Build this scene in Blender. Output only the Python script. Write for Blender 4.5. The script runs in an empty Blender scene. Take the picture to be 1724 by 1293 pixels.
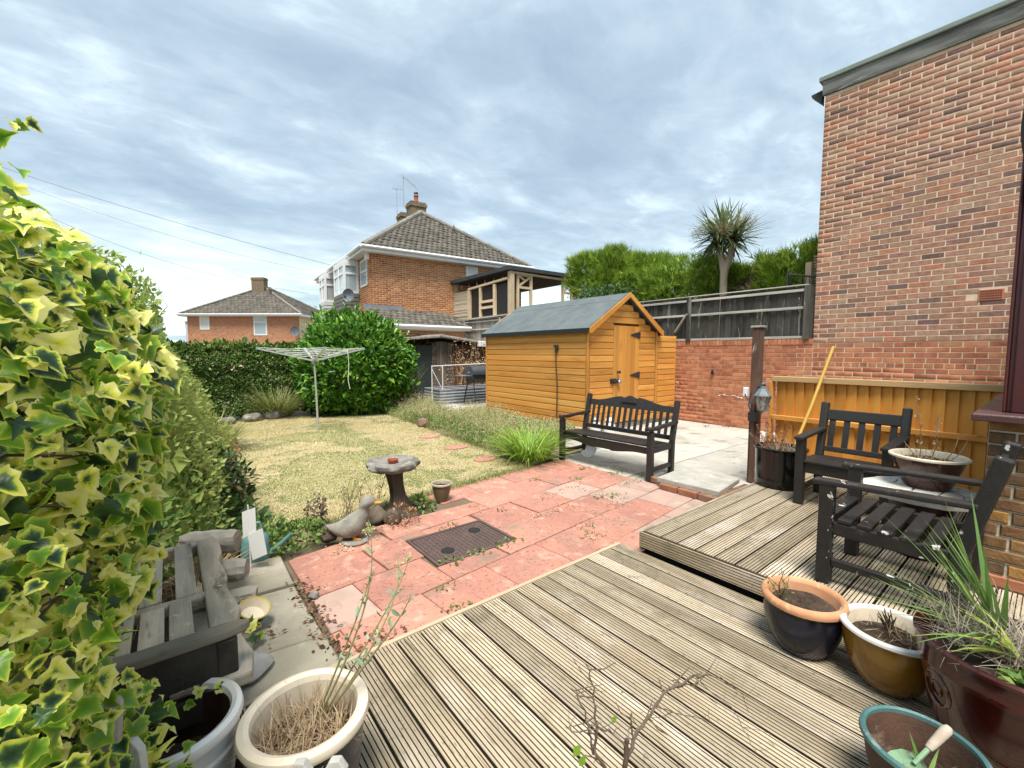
import bpy, bmesh, math, random
import numpy as np
from mathutils import Vector, Matrix, Euler

rad = math.radians
scn = bpy.context.scene
COL = scn.collection
random.seed(7)
RNG = np.random.default_rng(11)

# ------------------------------------------------------------------ camera
cam_d = bpy.data.cameras.new('camera')
cam_d.sensor_width = 36.0
cam_d.lens = 36.0 * 731.0 / 1724.0
cam_d.clip_start = 0.05
cam_d.clip_end = 2000
cam = bpy.data.objects.new('camera', cam_d)
COL.objects.link(cam)
cam.location = (0, 0, 1.56)
cam.rotation_euler = (rad(90 - 4.186), 0, rad(-38.4))
scn.camera = cam

# ------------------------------------------------------------------ sky, sun, exposure
SUN_EL, SUN_AZ = rad(66), rad(228)          # azimuth of the direction TOWARDS the sun, from +X counter-clockwise
world = bpy.data.worlds.new('World')
scn.world = world
world.use_nodes = True
wn, wl = world.node_tree.nodes, world.node_tree.links
wn.clear()
def wnode(t, **k):
    n = wn.new(t)
    for a, b in k.items():
        setattr(n, a, b)
    return n
def wmath(op, a, b=None):
    n = wnode('ShaderNodeMath', operation=op)
    for i, v in enumerate((a, b)):
        if v is None: continue
        if isinstance(v, (int, float)): n.inputs[i].default_value = v
        else: wl.new(v, n.inputs[i])
    return n.outputs[0]
def wramp(fac, stops):
    n = wnode('ShaderNodeValToRGB')
    e = n.color_ramp.elements
    while len(e) < len(stops): e.new(0.5)
    for i, (p, c) in enumerate(stops):
        e[i].position = p
        e[i].color = (c[0], c[1], c[2], 1) if not isinstance(c, (int, float)) else (c, c, c, 1)
    wl.new(fac, n.inputs[0])
    return n.outputs[0]
def wmix(fac, a, b):
    n = wnode('ShaderNodeMix', data_type='RGBA')
    for s, v in ((n.inputs[0], fac), (n.inputs[6], a), (n.inputs[7], b)):
        if isinstance(v, (int, float)): s.default_value = v
        elif isinstance(v, tuple): s.default_value = (*v, 1)
        else: wl.new(v, s)
    return n.outputs[2]
sky = wnode('ShaderNodeTexSky', sky_type='NISHITA')
sky.sun_disc = False
sky.sun_elevation = SUN_EL
sky.sun_rotation = rad(90) - SUN_AZ
tc = wnode('ShaderNodeTexCoord')
sep = wnode('ShaderNodeSeparateXYZ')
wl.new(tc.outputs['Generated'], sep.inputs[0])
zc = wmath('MAXIMUM', sep.outputs[2], 0.0)
zz = wmath('ADD', zc, 0.10)
comb = wnode('ShaderNodeCombineXYZ')
wl.new(wmath('DIVIDE', sep.outputs[0], zz), comb.inputs[0])
wl.new(wmath('DIVIDE', sep.outputs[1], zz), comb.inputs[1])
def wnoise(scale, st, rot, loc, detail=6, rough=.55, dist=0.0):
    m = wnode('ShaderNodeMapping')
    m.inputs['Scale'].default_value = st
    m.inputs['Rotation'].default_value = (0, 0, rad(rot))
    m.inputs['Location'].default_value = loc
    wl.new(comb.outputs[0], m.inputs[0])
    n = wnode('ShaderNodeTexNoise')
    n.inputs['Scale'].default_value = scale
    n.inputs['Detail'].default_value = detail
    n.inputs['Roughness'].default_value = rough
    n.inputs['Distortion'].default_value = dist
    wl.new(m.outputs[0], n.inputs['Vector'])
    return n.outputs[0]
big = wnoise(.95, (1, 1, 1), 0, (3.1, 7.7, 0), 5, .55, .5)
streak = wnoise(1.6, (.75, 1.25, 1), -30, (1.3, 0.2, 0), 9, .58, .35)
wisp = wnoise(4.6, (.85, 1.15, 1), 30, (4.2, 2.0, 0), 9, .60, .5)
dens = wmath('ADD', wmath('ADD', wmath('MULTIPLY', big, .42), wmath('MULTIPLY', streak, .34)), wmath('MULTIPLY', wisp, .24))
ccol = wramp(dens, [(.38, (1.24, 1.64, 2.02)), (.455, (1.46, 1.88, 2.26)), (.52, (1.80, 2.24, 2.60)), (.575, (2.35, 2.85, 3.15)), (.65, (3.5, 4.0, 4.15))])
# brighter, thinner cloud low down, breaking up towards the horizon
lowfac = wramp(zc, [(0.0, 1.0), (.12, .75), (.26, 0.0)])
lown = wnoise(1.0, (.5, .9, 1), 38, (0.5, 3.3, 0), 6, .55, .4)
lowb = wramp(lown, [(.40, 0.0), (.58, 1.0)])
lowcol = wmix(lowb, (1.9, 2.5, 2.65), (4.6, 5.15, 4.85))
ccol = wmix(wmath('MULTIPLY', lowfac, .8), ccol, lowcol)
skyc = wmix(.96, sky.outputs[0], ccol)
bg = wnode('ShaderNodeBackground')
bg.inputs['Strength'].default_value = 0.072
wl.new(skyc, bg.inputs['Color'])
wo = wnode('ShaderNodeOutputWorld')
wl.new(bg.outputs[0], wo.inputs['Surface'])

sun_d = bpy.data.lights.new('sun', 'SUN')
sun_d.energy = 1.5
sun_d.angle = rad(24)
sun_d.color = (1.0, .95, .86)
sun = bpy.data.objects.new('sun', sun_d)
COL.objects.link(sun)
sdir = Vector((math.cos(SUN_AZ) * math.cos(SUN_EL), math.sin(SUN_AZ) * math.cos(SUN_EL), math.sin(SUN_EL)))
sun.rotation_euler = sdir.to_track_quat('Z', 'Y').to_euler()
sun.location = (-10, -8, 20)

vs = scn.view_settings
vs.view_transform = 'Standard'
vs.look = 'None'
vs.gamma = 1
vs.use_curve_mapping = False
vs.exposure = 2.28

# ------------------------------------------------------------------ materials
MATS = {}
def _rnd(nt):
    N, L = nt.nodes, nt.links
    at = N.new('ShaderNodeAttribute'); at.attribute_name = 'rnd'
    oi = N.new('ShaderNodeObjectInfo')
    a = N.new('ShaderNodeMath'); a.operation = 'ADD'
    L.new(at.outputs['Fac'], a.inputs[0]); L.new(oi.outputs['Random'], a.inputs[1])
    f = N.new('ShaderNodeMath'); f.operation = 'FRACT'
    L.new(a.outputs[0], f.inputs[0])
    return f.outputs[0]
def _ramp(nt, fac, stops, interp='LINEAR'):
    n = nt.nodes.new('ShaderNodeValToRGB')
    n.color_ramp.interpolation = interp
    e = n.color_ramp.elements
    while len(e) < len(stops): e.new(0.5)
    for i, (p, c) in enumerate(stops):
        e[i].position = p
        e[i].color = (c, c, c, 1) if isinstance(c, (int, float)) else (*c[:3], 1)
    nt.links.new(fac, n.inputs[0])
    return n.outputs[0]
def _noise(nt, vec, scale, detail=5, rough=.6, dist=0):
    n = nt.nodes.new('ShaderNodeTexNoise')
    n.inputs['Scale'].default_value = scale
    n.inputs['Detail'].default_value = detail
    n.inputs['Roughness'].default_value = rough
    n.inputs['Distortion'].default_value = dist
    nt.links.new(vec, n.inputs['Vector'])
    return n.outputs[0]
def _mix(nt, fac, a, b, blend='MIX'):
    n = nt.nodes.new('ShaderNodeMix'); n.data_type = 'RGBA'; n.blend_type = blend
    for s, v in ((n.inputs[0], fac), (n.inputs[6], a), (n.inputs[7], b)):
        if isinstance(v, (int, float)): s.default_value = v
        elif isinstance(v, tuple): s.default_value = (*v, 1)
        else: nt.links.new(v, s)
    return n.outputs[2]
def _mul(nt, a, k, add=0.0):
    n = nt.nodes.new('ShaderNodeMath'); n.operation = 'MULTIPLY_ADD'
    nt.links.new(a, n.inputs[0]); n.inputs[1].default_value = k; n.inputs[2].default_value = add
    return n.outputs[0]
def M(name, c1=None, c2=None, sc=6, st=(1, 1, 1), rough=.75, bump=.25, bsc=60, bst=None, rv=.25, spots=(), spec=.35,
      metal=0, coat=0, cols=None, lo=.35, hi=.65, wave=None):
    """procedural surface: two tones through noise, a per-piece tone, optional blotches, fine relief"""
    if name in MATS: return MATS[name]
    m = bpy.data.materials.new(name); m.use_nodes = True
    nt = m.node_tree; N, L = nt.nodes, nt.links
    bs = N['Principled BSDF']
    c2 = c2 or c1
    rnd = _rnd(nt)
    co = N.new('ShaderNodeTexCoord')
    off = N.new('ShaderNodeVectorMath'); off.operation = 'ADD'
    cx = N.new('ShaderNodeCombineXYZ')
    for i, k in enumerate((37., 53., 71.)): L.new(_mul(nt, rnd, k), cx.inputs[i])
    L.new(co.outputs['Object'], off.inputs[0]); L.new(cx.outputs[0], off.inputs[1])
    mp = N.new('ShaderNodeMapping'); mp.inputs['Scale'].default_value = st
    L.new(off.outputs[0], mp.inputs[0])
    n1 = _noise(nt, mp.outputs[0], sc, 7, .62, .2)
    fac = _ramp(nt, n1, [(lo, 0.), (hi, 1.)])
    if cols:
        base = _ramp(nt, rnd, [(i / len(cols), c) for i, c in enumerate(cols)], 'CONSTANT')
        base = _mix(nt, fac, base, _mix(nt, 1.0, base, c1, 'MULTIPLY'))
    else:
        base = _mix(nt, fac, c1, c2)
    for s in spots:       # (colour, noise scale, threshold, softness, amount)
        mp2 = N.new('ShaderNodeMapping'); mp2.inputs['Scale'].default_value = s[5] if len(s) > 5 else (1, 1, 1)
        mp2.inputs['Location'].default_value = (s[1], s[2] * 9, 3)
        L.new(off.outputs[0], mp2.inputs[0])
        n2 = _noise(nt, mp2.outputs[0], s[1], 6, .65, .3)
        f2 = _ramp(nt, n2, [(s[2], 0.), (min(1, s[2] + s[3]), s[4])])
        base = _mix(nt, f2, base, s[0])
    hv = N.new('ShaderNodeHueSaturation')
    L.new(base, hv.inputs['Color'])
    r2 = N.new('ShaderNodeMath'); r2.operation = 'FRACT'
    L.new(_mul(nt, rnd, 7.31), r2.inputs[0])
    L.new(_mul(nt, r2.outputs[0], rv, 1 - rv / 2), hv.inputs['Value'])
    L.new(hv.outputs[0], bs.inputs['Base Color'])
    bs.inputs['Metallic'].default_value = metal
    bs.inputs['Specular IOR Level'].default_value = spec
    L.new(_mul(nt, n1, .25, rough - .125), bs.inputs['Roughness'])
    if coat:
        bs.inputs['Coat Weight'].default_value = coat
        bs.inputs['Coat Roughness'].default_value = .08
    if bump:
        mp3 = N.new('ShaderNodeMapping'); mp3.inputs['Scale'].default_value = bst or st
        L.new(off.outputs[0], mp3.inputs[0])
        n3 = _noise(nt, mp3.outputs[0], bsc, 5, .6)
        bp = N.new('ShaderNodeBump'); bp.inputs['Strength'].default_value = bump; bp.inputs['Distance'].default_value = .01
        L.new(n3, bp.inputs['Height']); L.new(bp.outputs[0], bs.inputs['Normal'])
    MATS[name] = m
    return m
def LEAF(name, cols, trans=.3, rough=.5, nsc=1.2, namt=.35, tint=None):
    """leaf: a tone per leaf, a slow drift of tone through the plant, some light through the blade"""
    if name in MATS: return MATS[name]
    m = bpy.data.materials.new(name); m.use_nodes = True
    nt = m.node_tree; N, L = nt.nodes, nt.links
    bs = N['Principled BSDF']; out = N['Material Output']
    rnd = _rnd(nt)
    k = len(cols) - 1
    col = _ramp(nt, rnd, [(i / k, c) for i, c in enumerate(cols)])
    co = N.new('ShaderNodeTexCoord')
    n1 = _noise(nt, co.outputs['Object'], nsc, 4)
    if tint:
        col = _mix(nt, _ramp(nt, n1, [(.42, 0.), (.62, .8)]), col, tint)
    hv = N.new('ShaderNodeHueSaturation'); L.new(col, hv.inputs['Color'])
    L.new(_mul(nt, n1, 2 * namt, 1 - namt), hv.inputs['Value'])
    L.new(hv.outputs[0], bs.inputs['Base Color'])
    bs.inputs['Roughness'].default_value = rough
    bs.inputs['Specular IOR Level'].default_value = .35
    tr = N.new('ShaderNodeBsdfTranslucent'); L.new(hv.outputs[0], tr.inputs['Color'])
    mx = N.new('ShaderNodeMixShader'); mx.inputs[0].default_value = trans
    L.new(bs.outputs[0], mx.inputs[1]); L.new(tr.outputs[0], mx.inputs[2]); L.new(mx.outputs[0], out.inputs['Surface'])
    MATS[name] = m
    return m
def PLAIN(name, c, rough=.5, metal=0, spec=.5, trans=0, coat=0):
    if name in MATS: return MATS[name]
    m = bpy.data.materials.new(name); m.use_nodes = True
    b = m.node_tree.nodes['Principled BSDF']
    b.inputs['Base Color'].default_value = (*c, 1)
    b.inputs['Roughness'].default_value = rough
    b.inputs['Metallic'].default_value = metal
    b.inputs['Specular IOR Level'].default_value = spec
    b.inputs['Transmission Weight'].default_value = trans
    b.inputs['Coat Weight'].default_value = coat
    MATS[name] = m
    return m

# ------------------------------------------------------------------ mesh helpers
def tag(o, label=None, cat=None, group=None, kind=None):
    if label: o['label'] = label
    if cat: o['category'] = cat
    if group: o['group'] = group
    if kind: o['kind'] = kind
    return o
def thing(name, label, cat, loc=(0, 0, 0), rz=0, group=None):
    o = bpy.data.objects.new(name, None)
    o.empty_display_size = .2
    COL.objects.link(o)
    o.location = loc; o.rotation_euler = (0, 0, rz)
    return tag(o, label, cat, group)
def link(name, me, parent=None, loc=None, rot=None, scale=None):
    o = bpy.data.objects.new(name, me); COL.objects.link(o)
    if parent is not None: o.parent = parent
    if loc is not None: o.location = loc
    if rot is not None: o.rotation_euler = rot
    if scale is not None: o.scale = scale if hasattr(scale, '__len__') else (scale,) * 3
    return o
def bump_copy(root, loc, rz=None, label=None, group=None):
    """a thing with copies of its parts and sub-parts"""
    r = root.copy(); COL.objects.link(r); r.location = loc
    if rz is not None: r.rotation_euler = (0, 0, rz)
    if label: r['label'] = label
    if group: r['group'] = group
    for ch in list(root.children):
        c = ch.copy(); COL.objects.link(c); c.parent = r
        for g in list(ch.children):
            d = g.copy(); COL.objects.link(d); d.parent = c
    return r

class MB:
    """collects boxes, bars, tubes, lathes and prisms; build() links them as one mesh object"""
    def __init__(s):
        s.v = []; s.f = []; s.r = []; s.m = []; s.rnd = 0.0; s.mi = 0
    def add(s, vs, fs):
        k = len(s.v)
        s.v += [tuple(x) for x in vs]
        for f in fs:
            s.f.append(tuple(i + k for i in f)); s.r.append(s.rnd); s.m.append(s.mi)
    def roll(s): s.rnd = random.random()
    def box(s, x0, x1, y0, y1, z0, z1):
        s.add([(x0, y0, z0), (x1, y0, z0), (x1, y1, z0), (x0, y1, z0), (x0, y0, z1), (x1, y0, z1), (x1, y1, z1), (x0, y1, z1)],
              [(0, 3, 2, 1), (4, 5, 6, 7), (0, 1, 5, 4), (1, 2, 6, 5), (2, 3, 7, 6), (3, 0, 4, 7)])
        return s
    def bar(s, p0, p1, w, h, up=(0, 0, 1), w1=None, h1=None):
        p0, p1 = Vector(p0), Vector(p1)
        d = (p1 - p0).normalized(); u = Vector(up)
        a = d.cross(u)
        if a.length < 1e-4: a = d.cross(Vector((1, 0, 0)))
        a.normalize(); b = a.cross(d).normalized()
        w1 = w if w1 is None else w1; h1 = h if h1 is None else h1
        q = []
        for p, ww, hh in ((p0, w, h), (p1, w1, h1)):
            for sx, sy in ((-1, -1), (1, -1), (1, 1), (-1, 1)): q.append(p + a * sx * ww / 2 + b * sy * hh / 2)
        s.add(q, [(0, 1, 2, 3), (7, 6, 5, 4), (0, 4, 5, 1), (1, 5, 6, 2), (2, 6, 7, 3), (3, 7, 4, 0)])
        return s
    def tube(s, pts, r, n=8, cap=True):
        pts = [Vector(p) for p in pts]
        rs = r if hasattr(r, '__len__') else [r] * len(pts)
        vs, fs = [], []
        ref = None
        for i, p in enumerate(pts):
            d = (pts[min(i + 1, len(pts) - 1)] - pts[max(i - 1, 0)]).normalized()
            if ref is None:
                ref = d.orthogonal().normalized()
            a = (ref - d * ref.dot(d))
            a = a.normalized() if a.length > 1e-5 else d.orthogonal().normalized()
            ref = a
            b = d.cross(a)
            for k in range(n):
                t = 2 * math.pi * k / n
                vs.append(p + (a * math.cos(t) + b * math.sin(t)) * rs[i])
        for i in range(len(pts) - 1):
            for k in range(n):
                fs.append((i * n + k, i * n + (k + 1) % n, (i + 1) * n + (k + 1) % n, (i + 1) * n + k))
        if cap:
            fs.append(tuple(range(n))[::-1]); fs.append(tuple((len(pts) - 1) * n + k for k in range(n)))
        s.add(vs, fs); return s
    def lathe(s, prof, c=(0, 0, 0), n=40, wob=None, cap0=False, cap1=False):
        vs, fs = [], []
        for i, (r, z) in enumerate(prof):
            for k in range(n):
                t = 2 * math.pi * k / n
                q = r * (wob(t, i) if wob else 1)
                vs.append((c[0] + q * math.cos(t), c[1] + q * math.sin(t), c[2] + z))
        for i in range(len(prof) - 1):
            for k in range(n):
                fs.append((i * n + k, i * n + (k + 1) % n, (i + 1) * n + (k + 1) % n, (i + 1) * n + k))
        if cap0: fs.append(tuple(range(n))[::-1])
        if cap1: fs.append(tuple((len(prof) - 1) * n + k for k in range(n)))
        s.add(vs, fs); return s
    def prism(s, poly, z0, z1, ch=0.0):
        """vertical prism over a convex or concave outline, its top edge chamfered by ch"""
        n = len(poly)
        a = sum(poly[i][0] * poly[(i + 1) % n][1] - poly[(i + 1) % n][0] * poly[i][1] for i in range(n))
        if a < 0: poly = poly[::-1]
        cx = sum(p[0] for p in poly) / n; cy = sum(p[1] for p in poly) / n
        vs = [(x, y, z0) for x, y in poly]
        fs = [tuple(range(n))[::-1]]
        if ch:
            vs += [(x, y, z1 - ch) for x, y in poly]
            for x, y in poly:
                d = math.hypot(cx - x, cy - y) or 1
                k = min(.5, ch * 1.5 / d); vs.append((x + (cx - x) * k, y + (cy - y) * k, z1))
            rings = 3
        else:
            vs += [(x, y, z1) for x, y in poly]; rings = 2
        for q in range(rings - 1):
            for i in range(n):
                j = (i + 1) % n
                fs.append((q * n + i, q * n + j, (q + 1) * n + j, (q + 1) * n + i))
        fs.append(tuple((rings - 1) * n + i for i in range(n)))
        s.add(vs, fs); return s
    def slab(s, poly, o, u, v, th):
        """outline poly in the plane (o, u, v), given thickness th along u x v"""
        o, u, v = Vector(o), Vector(u), Vector(v)
        w = u.cross(v).normalized() * th
        n = len(poly)
        q = [o + u * a + v * b for a, b in poly]
        s.add(q + [p + w for p in q], [tuple(range(n))[::-1], tuple(range(n, 2 * n))] +
              [(i, (i + 1) % n, n + (i + 1) % n, n + i) for i in range(n)])
        return s
    def mesh(s, name, mats, off=None, smooth=False):
        me = bpy.data.meshes.new(name)
        v = s.v if off is None else [(a - off[0], b - off[1], c - off[2]) for a, b, c in s.v]
        me.from_pydata(v, [], s.f)
        for m in (mats if isinstance(mats, (list, tuple)) else [mats]): me.materials.append(m)
        if any(s.m): me.polygons.foreach_set('material_index', s.m)
        if any(s.r):
            at = me.attributes.new('rnd', 'FLOAT', 'FACE'); at.data.foreach_set('value', s.r)
        if smooth: me.polygons.foreach_set('use_smooth', [True] * len(s.f))
        me.update()
        return me
    def build(s, name, mats, parent=None, world=False, smooth=False, bevel=0, loc=None, rot=None, seg=2):
        off = tuple(parent.location) if (world and parent is not None) else None
        o = link(name, s.mesh(name, mats, off, smooth), parent, loc, rot)
        if bevel:
            b = o.modifiers.new('bevel', 'BEVEL'); b.width = bevel; b.segments = seg; b.limit_method = 'ANGLE'; b.angle_limit = rad(40)
        if smooth:
            try:
                o.data.set_sharp_from_angle(angle=rad(42))
            except Exception: pass
        return o

def np_mesh(name, V, F, mat, rnd=None, parent=None, world=True, smooth=False, extra=None):
    """fast mesh from arrays; F is (M,3) or (M,4); rnd one value per face"""
    V = np.asarray(V, np.float32); F = np.asarray(F, np.int32)
    if parent is not None and world: V = V - np.array(parent.location, np.float32)
    me = bpy.data.meshes.new(name)
    n, k = F.shape
    me.vertices.add(len(V)); me.vertices.foreach_set('co', V.ravel())
    me.loops.add(n * k); me.loops.foreach_set('vertex_index', F.ravel())
    me.polygons.add(n)
    me.polygons.foreach_set('loop_start', np.arange(0, n * k, k, dtype=np.int32))
    me.polygons.foreach_set('loop_total', np.full(n, k, np.int32))
    if rnd is not None:
        a = me.attributes.new('rnd', 'FLOAT', 'FACE'); a.data.foreach_set('value', np.asarray(rnd, np.float32))
    if extra is not None:
        a = me.attributes.new(extra[0], 'FLOAT', 'POINT'); a.data.foreach_set('value', np.asarray(extra[1], np.float32))
    me.materials.append(mat)
    me.update(calc_edges=True); me.validate()
    if smooth: me.polygons.foreach_set('use_smooth', np.ones(n, bool))
    if name == '_': return me
    return link(name, me, parent)

def nrm(a): return a / np.maximum(np.linalg.norm(a, axis=1, keepdims=True), 1e-6)
T_OVAL = (np.array([(0, 0, 0), (.45, .27, .09), (1, 0, -.04), (.45, -.27, .09)]), np.array([(0, 2, 1), (0, 3, 2)]))
T_LAUREL = (np.array([(0, 0, 0), (.3, .17, .07), (.7, .17, .05), (1, 0, -.12), (.7, -.17, .05), (.3, -.17, .07), (.35, 0, 0), (.7, 0, -.02)]),
            np.array([(0, 6, 1), (6, 7, 2), (6, 2, 1), (7, 3, 2), (0, 5, 6), (6, 5, 4), (6, 4, 7), (7, 4, 3)]))
T_SPRAY = (np.array([(0, .02, 0), (0, -.02, 0), (1, 0, 0), (.25, .02, 0), (.35, -.0, 0), (.75, .28, .05), (.25, -.02, 0), (.35, 0, 0), (.8, -.25, -.05), (.1, .01, 0), (.2, 0, 0), (.5, .22, -.08)]),
           np.array([(0, 1, 2), (3, 4, 5), (7, 6, 8), (9, 10, 11)]))
def leaves(name, P, D, size, tpl, mat, parent=None, up=None, roll=.6, rng=RNG, as_arrays=False):
    """one leaf per row of P, lying along D, rolled about it at random"""
    T, F = tpl
    N = len(P); D = nrm(np.asarray(D, float))
    upv = np.tile([0, 0, 1.], (N, 1)) if up is None else np.asarray(up, float)
    upv = upv + rng.normal(0, roll, (N, 3))
    B = nrm(np.cross(upv, D)); Nn = np.cross(D, B)
    s = np.asarray(size).reshape(-1, 1, 1) if np.ndim(size) else np.full((N, 1, 1), size)
    V = P[:, None, :] + s * (T[None, :, 0:1] * D[:, None, :] + T[None, :, 1:2] * B[:, None, :] + T[None, :, 2:3] * Nn[:, None, :])
    FF = (F[None] + (np.arange(N) * len(T))[:, None, None]).reshape(-1, 3)
    r = np.repeat(rng.random(N), len(F))
    V = V.reshape(-1, 3)
    if as_arrays: return V, FF, r
    return np_mesh(name, V, FF, mat, r, parent)
def blades(P, az, L, lean, droop, w, seg=4, rng=RNG, taper=2.0):
    """curved strips: each starts at P, leans by lean from upright and droops on"""
    N = len(P)
    az = np.asarray(az, float) * np.ones(N); L = np.asarray(L, float) * np.ones(N)
    lean = np.asarray(lean, float) * np.ones(N); droop = np.asarray(droop, float) * np.ones(N); w = np.asarray(w, float) * np.ones(N)
    h = np.stack([np.cos(az), np.sin(az), np.zeros(N)], 1)
    sd = np.stack([-np.sin(az), np.cos(az), np.zeros(N)], 1)
    p = np.array(P, float); rows = []
    for k in range(seg + 1):
        t = k / seg
        ww = (w * max(.04, 1 - t ** taper) * (.6 + .4 * min(1, t * 4)))[:, None] / 2
        rows += [p + sd * ww, p - sd * ww]
        a = lean + droop * (t + .5 / seg)
        p = p + (L / seg)[:, None] * (np.sin(a)[:, None] * h + np.cos(a)[:, None] * np.array([0, 0, 1.]))
    V = np.stack(rows, 1).reshape(-1, 3)
    f = np.array([(2 * k, 2 * k + 1, 2 * k + 3, 2 * k + 2) for k in range(seg)])
    F = (f[None] + (np.arange(N) * 2 * (seg + 1))[:, None, None]).reshape(-1, 4)
    r = np.repeat(rng.random(N), seg)
    return V, F, r
def lump(P, amp, fr, ph=0.0):
    x, y, z = P[:, 0] * fr, P[:, 1] * fr, P[:, 2] * fr
    return amp * (np.sin(x * 1.7 + ph) * np.sin(y * 1.3 + 2 + ph) + np.sin(y * 2.1 + z * 1.9 + ph) * .7 + np.sin(z * 2.7 + x * 1.1 + 4) * .6) / 1.6
def in_poly(P, poly):
    x, y = P[:, 0], P[:, 1]; ins = np.zeros(len(P), bool)
    n = len(poly)
    for i in range(n):
        x0, y0 = poly[i]; x1, y1 = poly[(i + 1) % n]
        c = ((y0 > y) != (y1 > y)) & (x < (x1 - x0) * (y - y0) / ((y1 - y0) or 1e-9) + x0)
        ins ^= c
    return ins

# ------------------------------------------------------------------ palette
MORTAR = M('mortar_cream', (.66, .54, .40), (.54, .43, .31), sc=9, rough=.95, bump=.3, bsc=120)
MORTAR_O = M('mortar_orange', (.54, .36, .24), (.36, .18, .115), sc=8, rough=.95, bump=.3, bsc=120)
MORTAR_G = M('mortar_pale', (.62, .57, .47), (.48, .43, .34), sc=22, rough=.95, bump=.5, bsc=70)
BRICK = M('brick_multi', (.76, .72, .70), sc=16, rough=.88, bump=.45, bsc=60, rv=.3, lo=.42, hi=.62, spots=[((.46, .32, .24), 11, .62, .10, .6), ((.16, .10, .08), 1.1, .60, .14, .35)],
          cols=[(.39, .205, .145), (.32, .165, .12), (.41, .24, .165), (.34, .205, .135), (.39, .185, .115), (.26, .14, .115), (.36, .19, .13), (.38, .24, .165), (.17, .105, .09), (.38, .205, .145), (.37, .19, .125), (.33, .175, .12), (.34, .17, .11), (.25, .135, .10), (.41, .175, .105), (.36, .215, .145)])
BRICK_O = M('brick_orange', (.66, .54, .50), sc=4, rough=.88, bump=.4, bsc=80, rv=.28, lo=.45, hi=.66, spots=[((.18, .095, .065), 1.7, .60, .12, .55)],
            cols=[(.44, .175, .09), (.40, .15, .078), (.47, .20, .105), (.42, .165, .082), (.37, .15, .088), (.46, .21, .115)])
BRICK_N = M('brick_neighbour', (.7, .62, .58), sc=5, rough=.88, bump=.2, rv=.28,
            cols=[(.50, .225, .095), (.45, .185, .075), (.53, .26, .12), (.48, .21, .085), (.40, .155, .07)])
BRICK_T = M('brick_tan', (.62, .58, .5), sc=12, rough=.85, bump=.5, bsc=60, rv=.3, lo=.4, hi=.62,
            cols=[(.22, .125, .055), (.17, .10, .05), (.30, .17, .07), (.22, .12, .06), (.46, .25, .075), (.15, .09, .05)])
CONC = M('concrete', (.44, .42, .375), (.34, .325, .29), sc=1.6, rough=.92, bump=.3, bsc=45,
         spots=[((.20, .19, .155), 2.3, .53, .12, .75), ((.54, .52, .47), 7, .58, .1, .6), ((.15, .14, .11), 26, .64, .05, .7)])
SLAB_GP = M('slab_greyed_pink', (.42, .27, .22), (.31, .225, .185), sc=3.2, rough=.9, bump=.4, bsc=60, rv=.2, spots=[((.20, .15, .12), 9, .57, .1, .6), ((.50, .36, .30), 5, .58, .1, .6)])
SLAB_P = M('slab_pink', (.47, .215, .155), (.35, .165, .125), sc=2.6, rough=.88, bump=.4, bsc=70, rv=.24,
           spots=[((.20, .10, .08), 42, .565, .05, .85), ((.60, .36, .28), 7, .56, .12, .7), ((.22, .165, .125), 2.0, .53, .14, .8), ((.17, .15, .09), 5, .62, .08, .6)])
SLAB_G = M('slab_grey', (.35, .315, .245), (.25, .225, .165), sc=3, rough=.92, bump=.4, bsc=50, rv=.2,
           spots=[((.46, .42, .35), 8, .58, .1, .6), ((.16, .145, .085), 2.5, .57, .12, .6)])
SOIL = M('soil', (.075, .05, .033), (.035, .024, .017), sc=14, rough=1, bump=.9, bsc=40, spots=[((.17, .13, .085), 40, .62, .05, .7)])
DRYSOIL = M('dry_soil', (.20, .155, .10), (.13, .10, .065), sc=5, rough=1, bump=.8, bsc=40, spots=[((.17, .18, .06), 9, .55, .1, .6)])
def deckmat(name, st):
    return M(name, (.43, .36, .262), (.265, .21, .14), sc=7, st=st, rough=.85, bump=.4, bsc=60, rv=.45, lo=.36, hi=.60,
             spots=[((.55, .48, .41), 3, .54, .14, .7, tuple(k ** .45 for k in st)), ((.10, .075, .045), 14, .62, .05, .75, tuple(k * 3 for k in st)), ((.20, .12, .07), 26, .68, .04, .9), ((.155, .135, .08), 2.2, .55, .10, .6), ((.10, .08, .055), 70, .60, .05, .75, tuple(k ** .35 for k in st))])
DECK_Y = deckmat('deck_wood_y', (1, .09, 1))
DECK_X = deckmat('deck_wood_x', (.09, 1, 1))
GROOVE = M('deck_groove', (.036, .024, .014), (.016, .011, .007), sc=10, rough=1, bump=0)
TRIMW = M('deck_trim', (.42, .34, .23), (.33, .26, .17), sc=9, st=(.1, 1, 1), rough=.8)
def honey(name, st, d=1.0):
    return M(name, (.61 * d, .30 * d, .070 * d), (.49 * d, .20 * d, .038 * d), sc=5, st=st, rough=.6, bump=.2, bsc=45, rv=.3, spec=.3,
             spots=[((.62 * d, .36 * d, .11 * d), 4, .54, .14, .7, tuple(k * 1.5 for k in st)), ((.30, .13, .03), 3.0, .57, .12, .6, tuple(k ** .5 for k in st)), ((.14, .05, .014), 13, .685, .03, .9)])
HONEY_Y = honey('honey_boards_y', (1, .07, 1)); HONEY_X = honey('honey_boards_x', (.07, 1, 1)); HONEY_Z = honey('honey_boards_z', (1, 1, .07))
HONEY_F = M('honey_fence_boards', (.74, .35, .07), (.60, .255, .042), sc=5, st=(1, 1, .07), rough=.6, bump=.2, bsc=45, rv=.35, spots=[((.34, .14, .03), 3, .57, .12, .5, (1, 1, .2)), ((.16, .06, .015), 13, .69, .03, .9)])
HONEY_TRIM = honey('honey_trim', (.3, .3, .3), 1.05)
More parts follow.
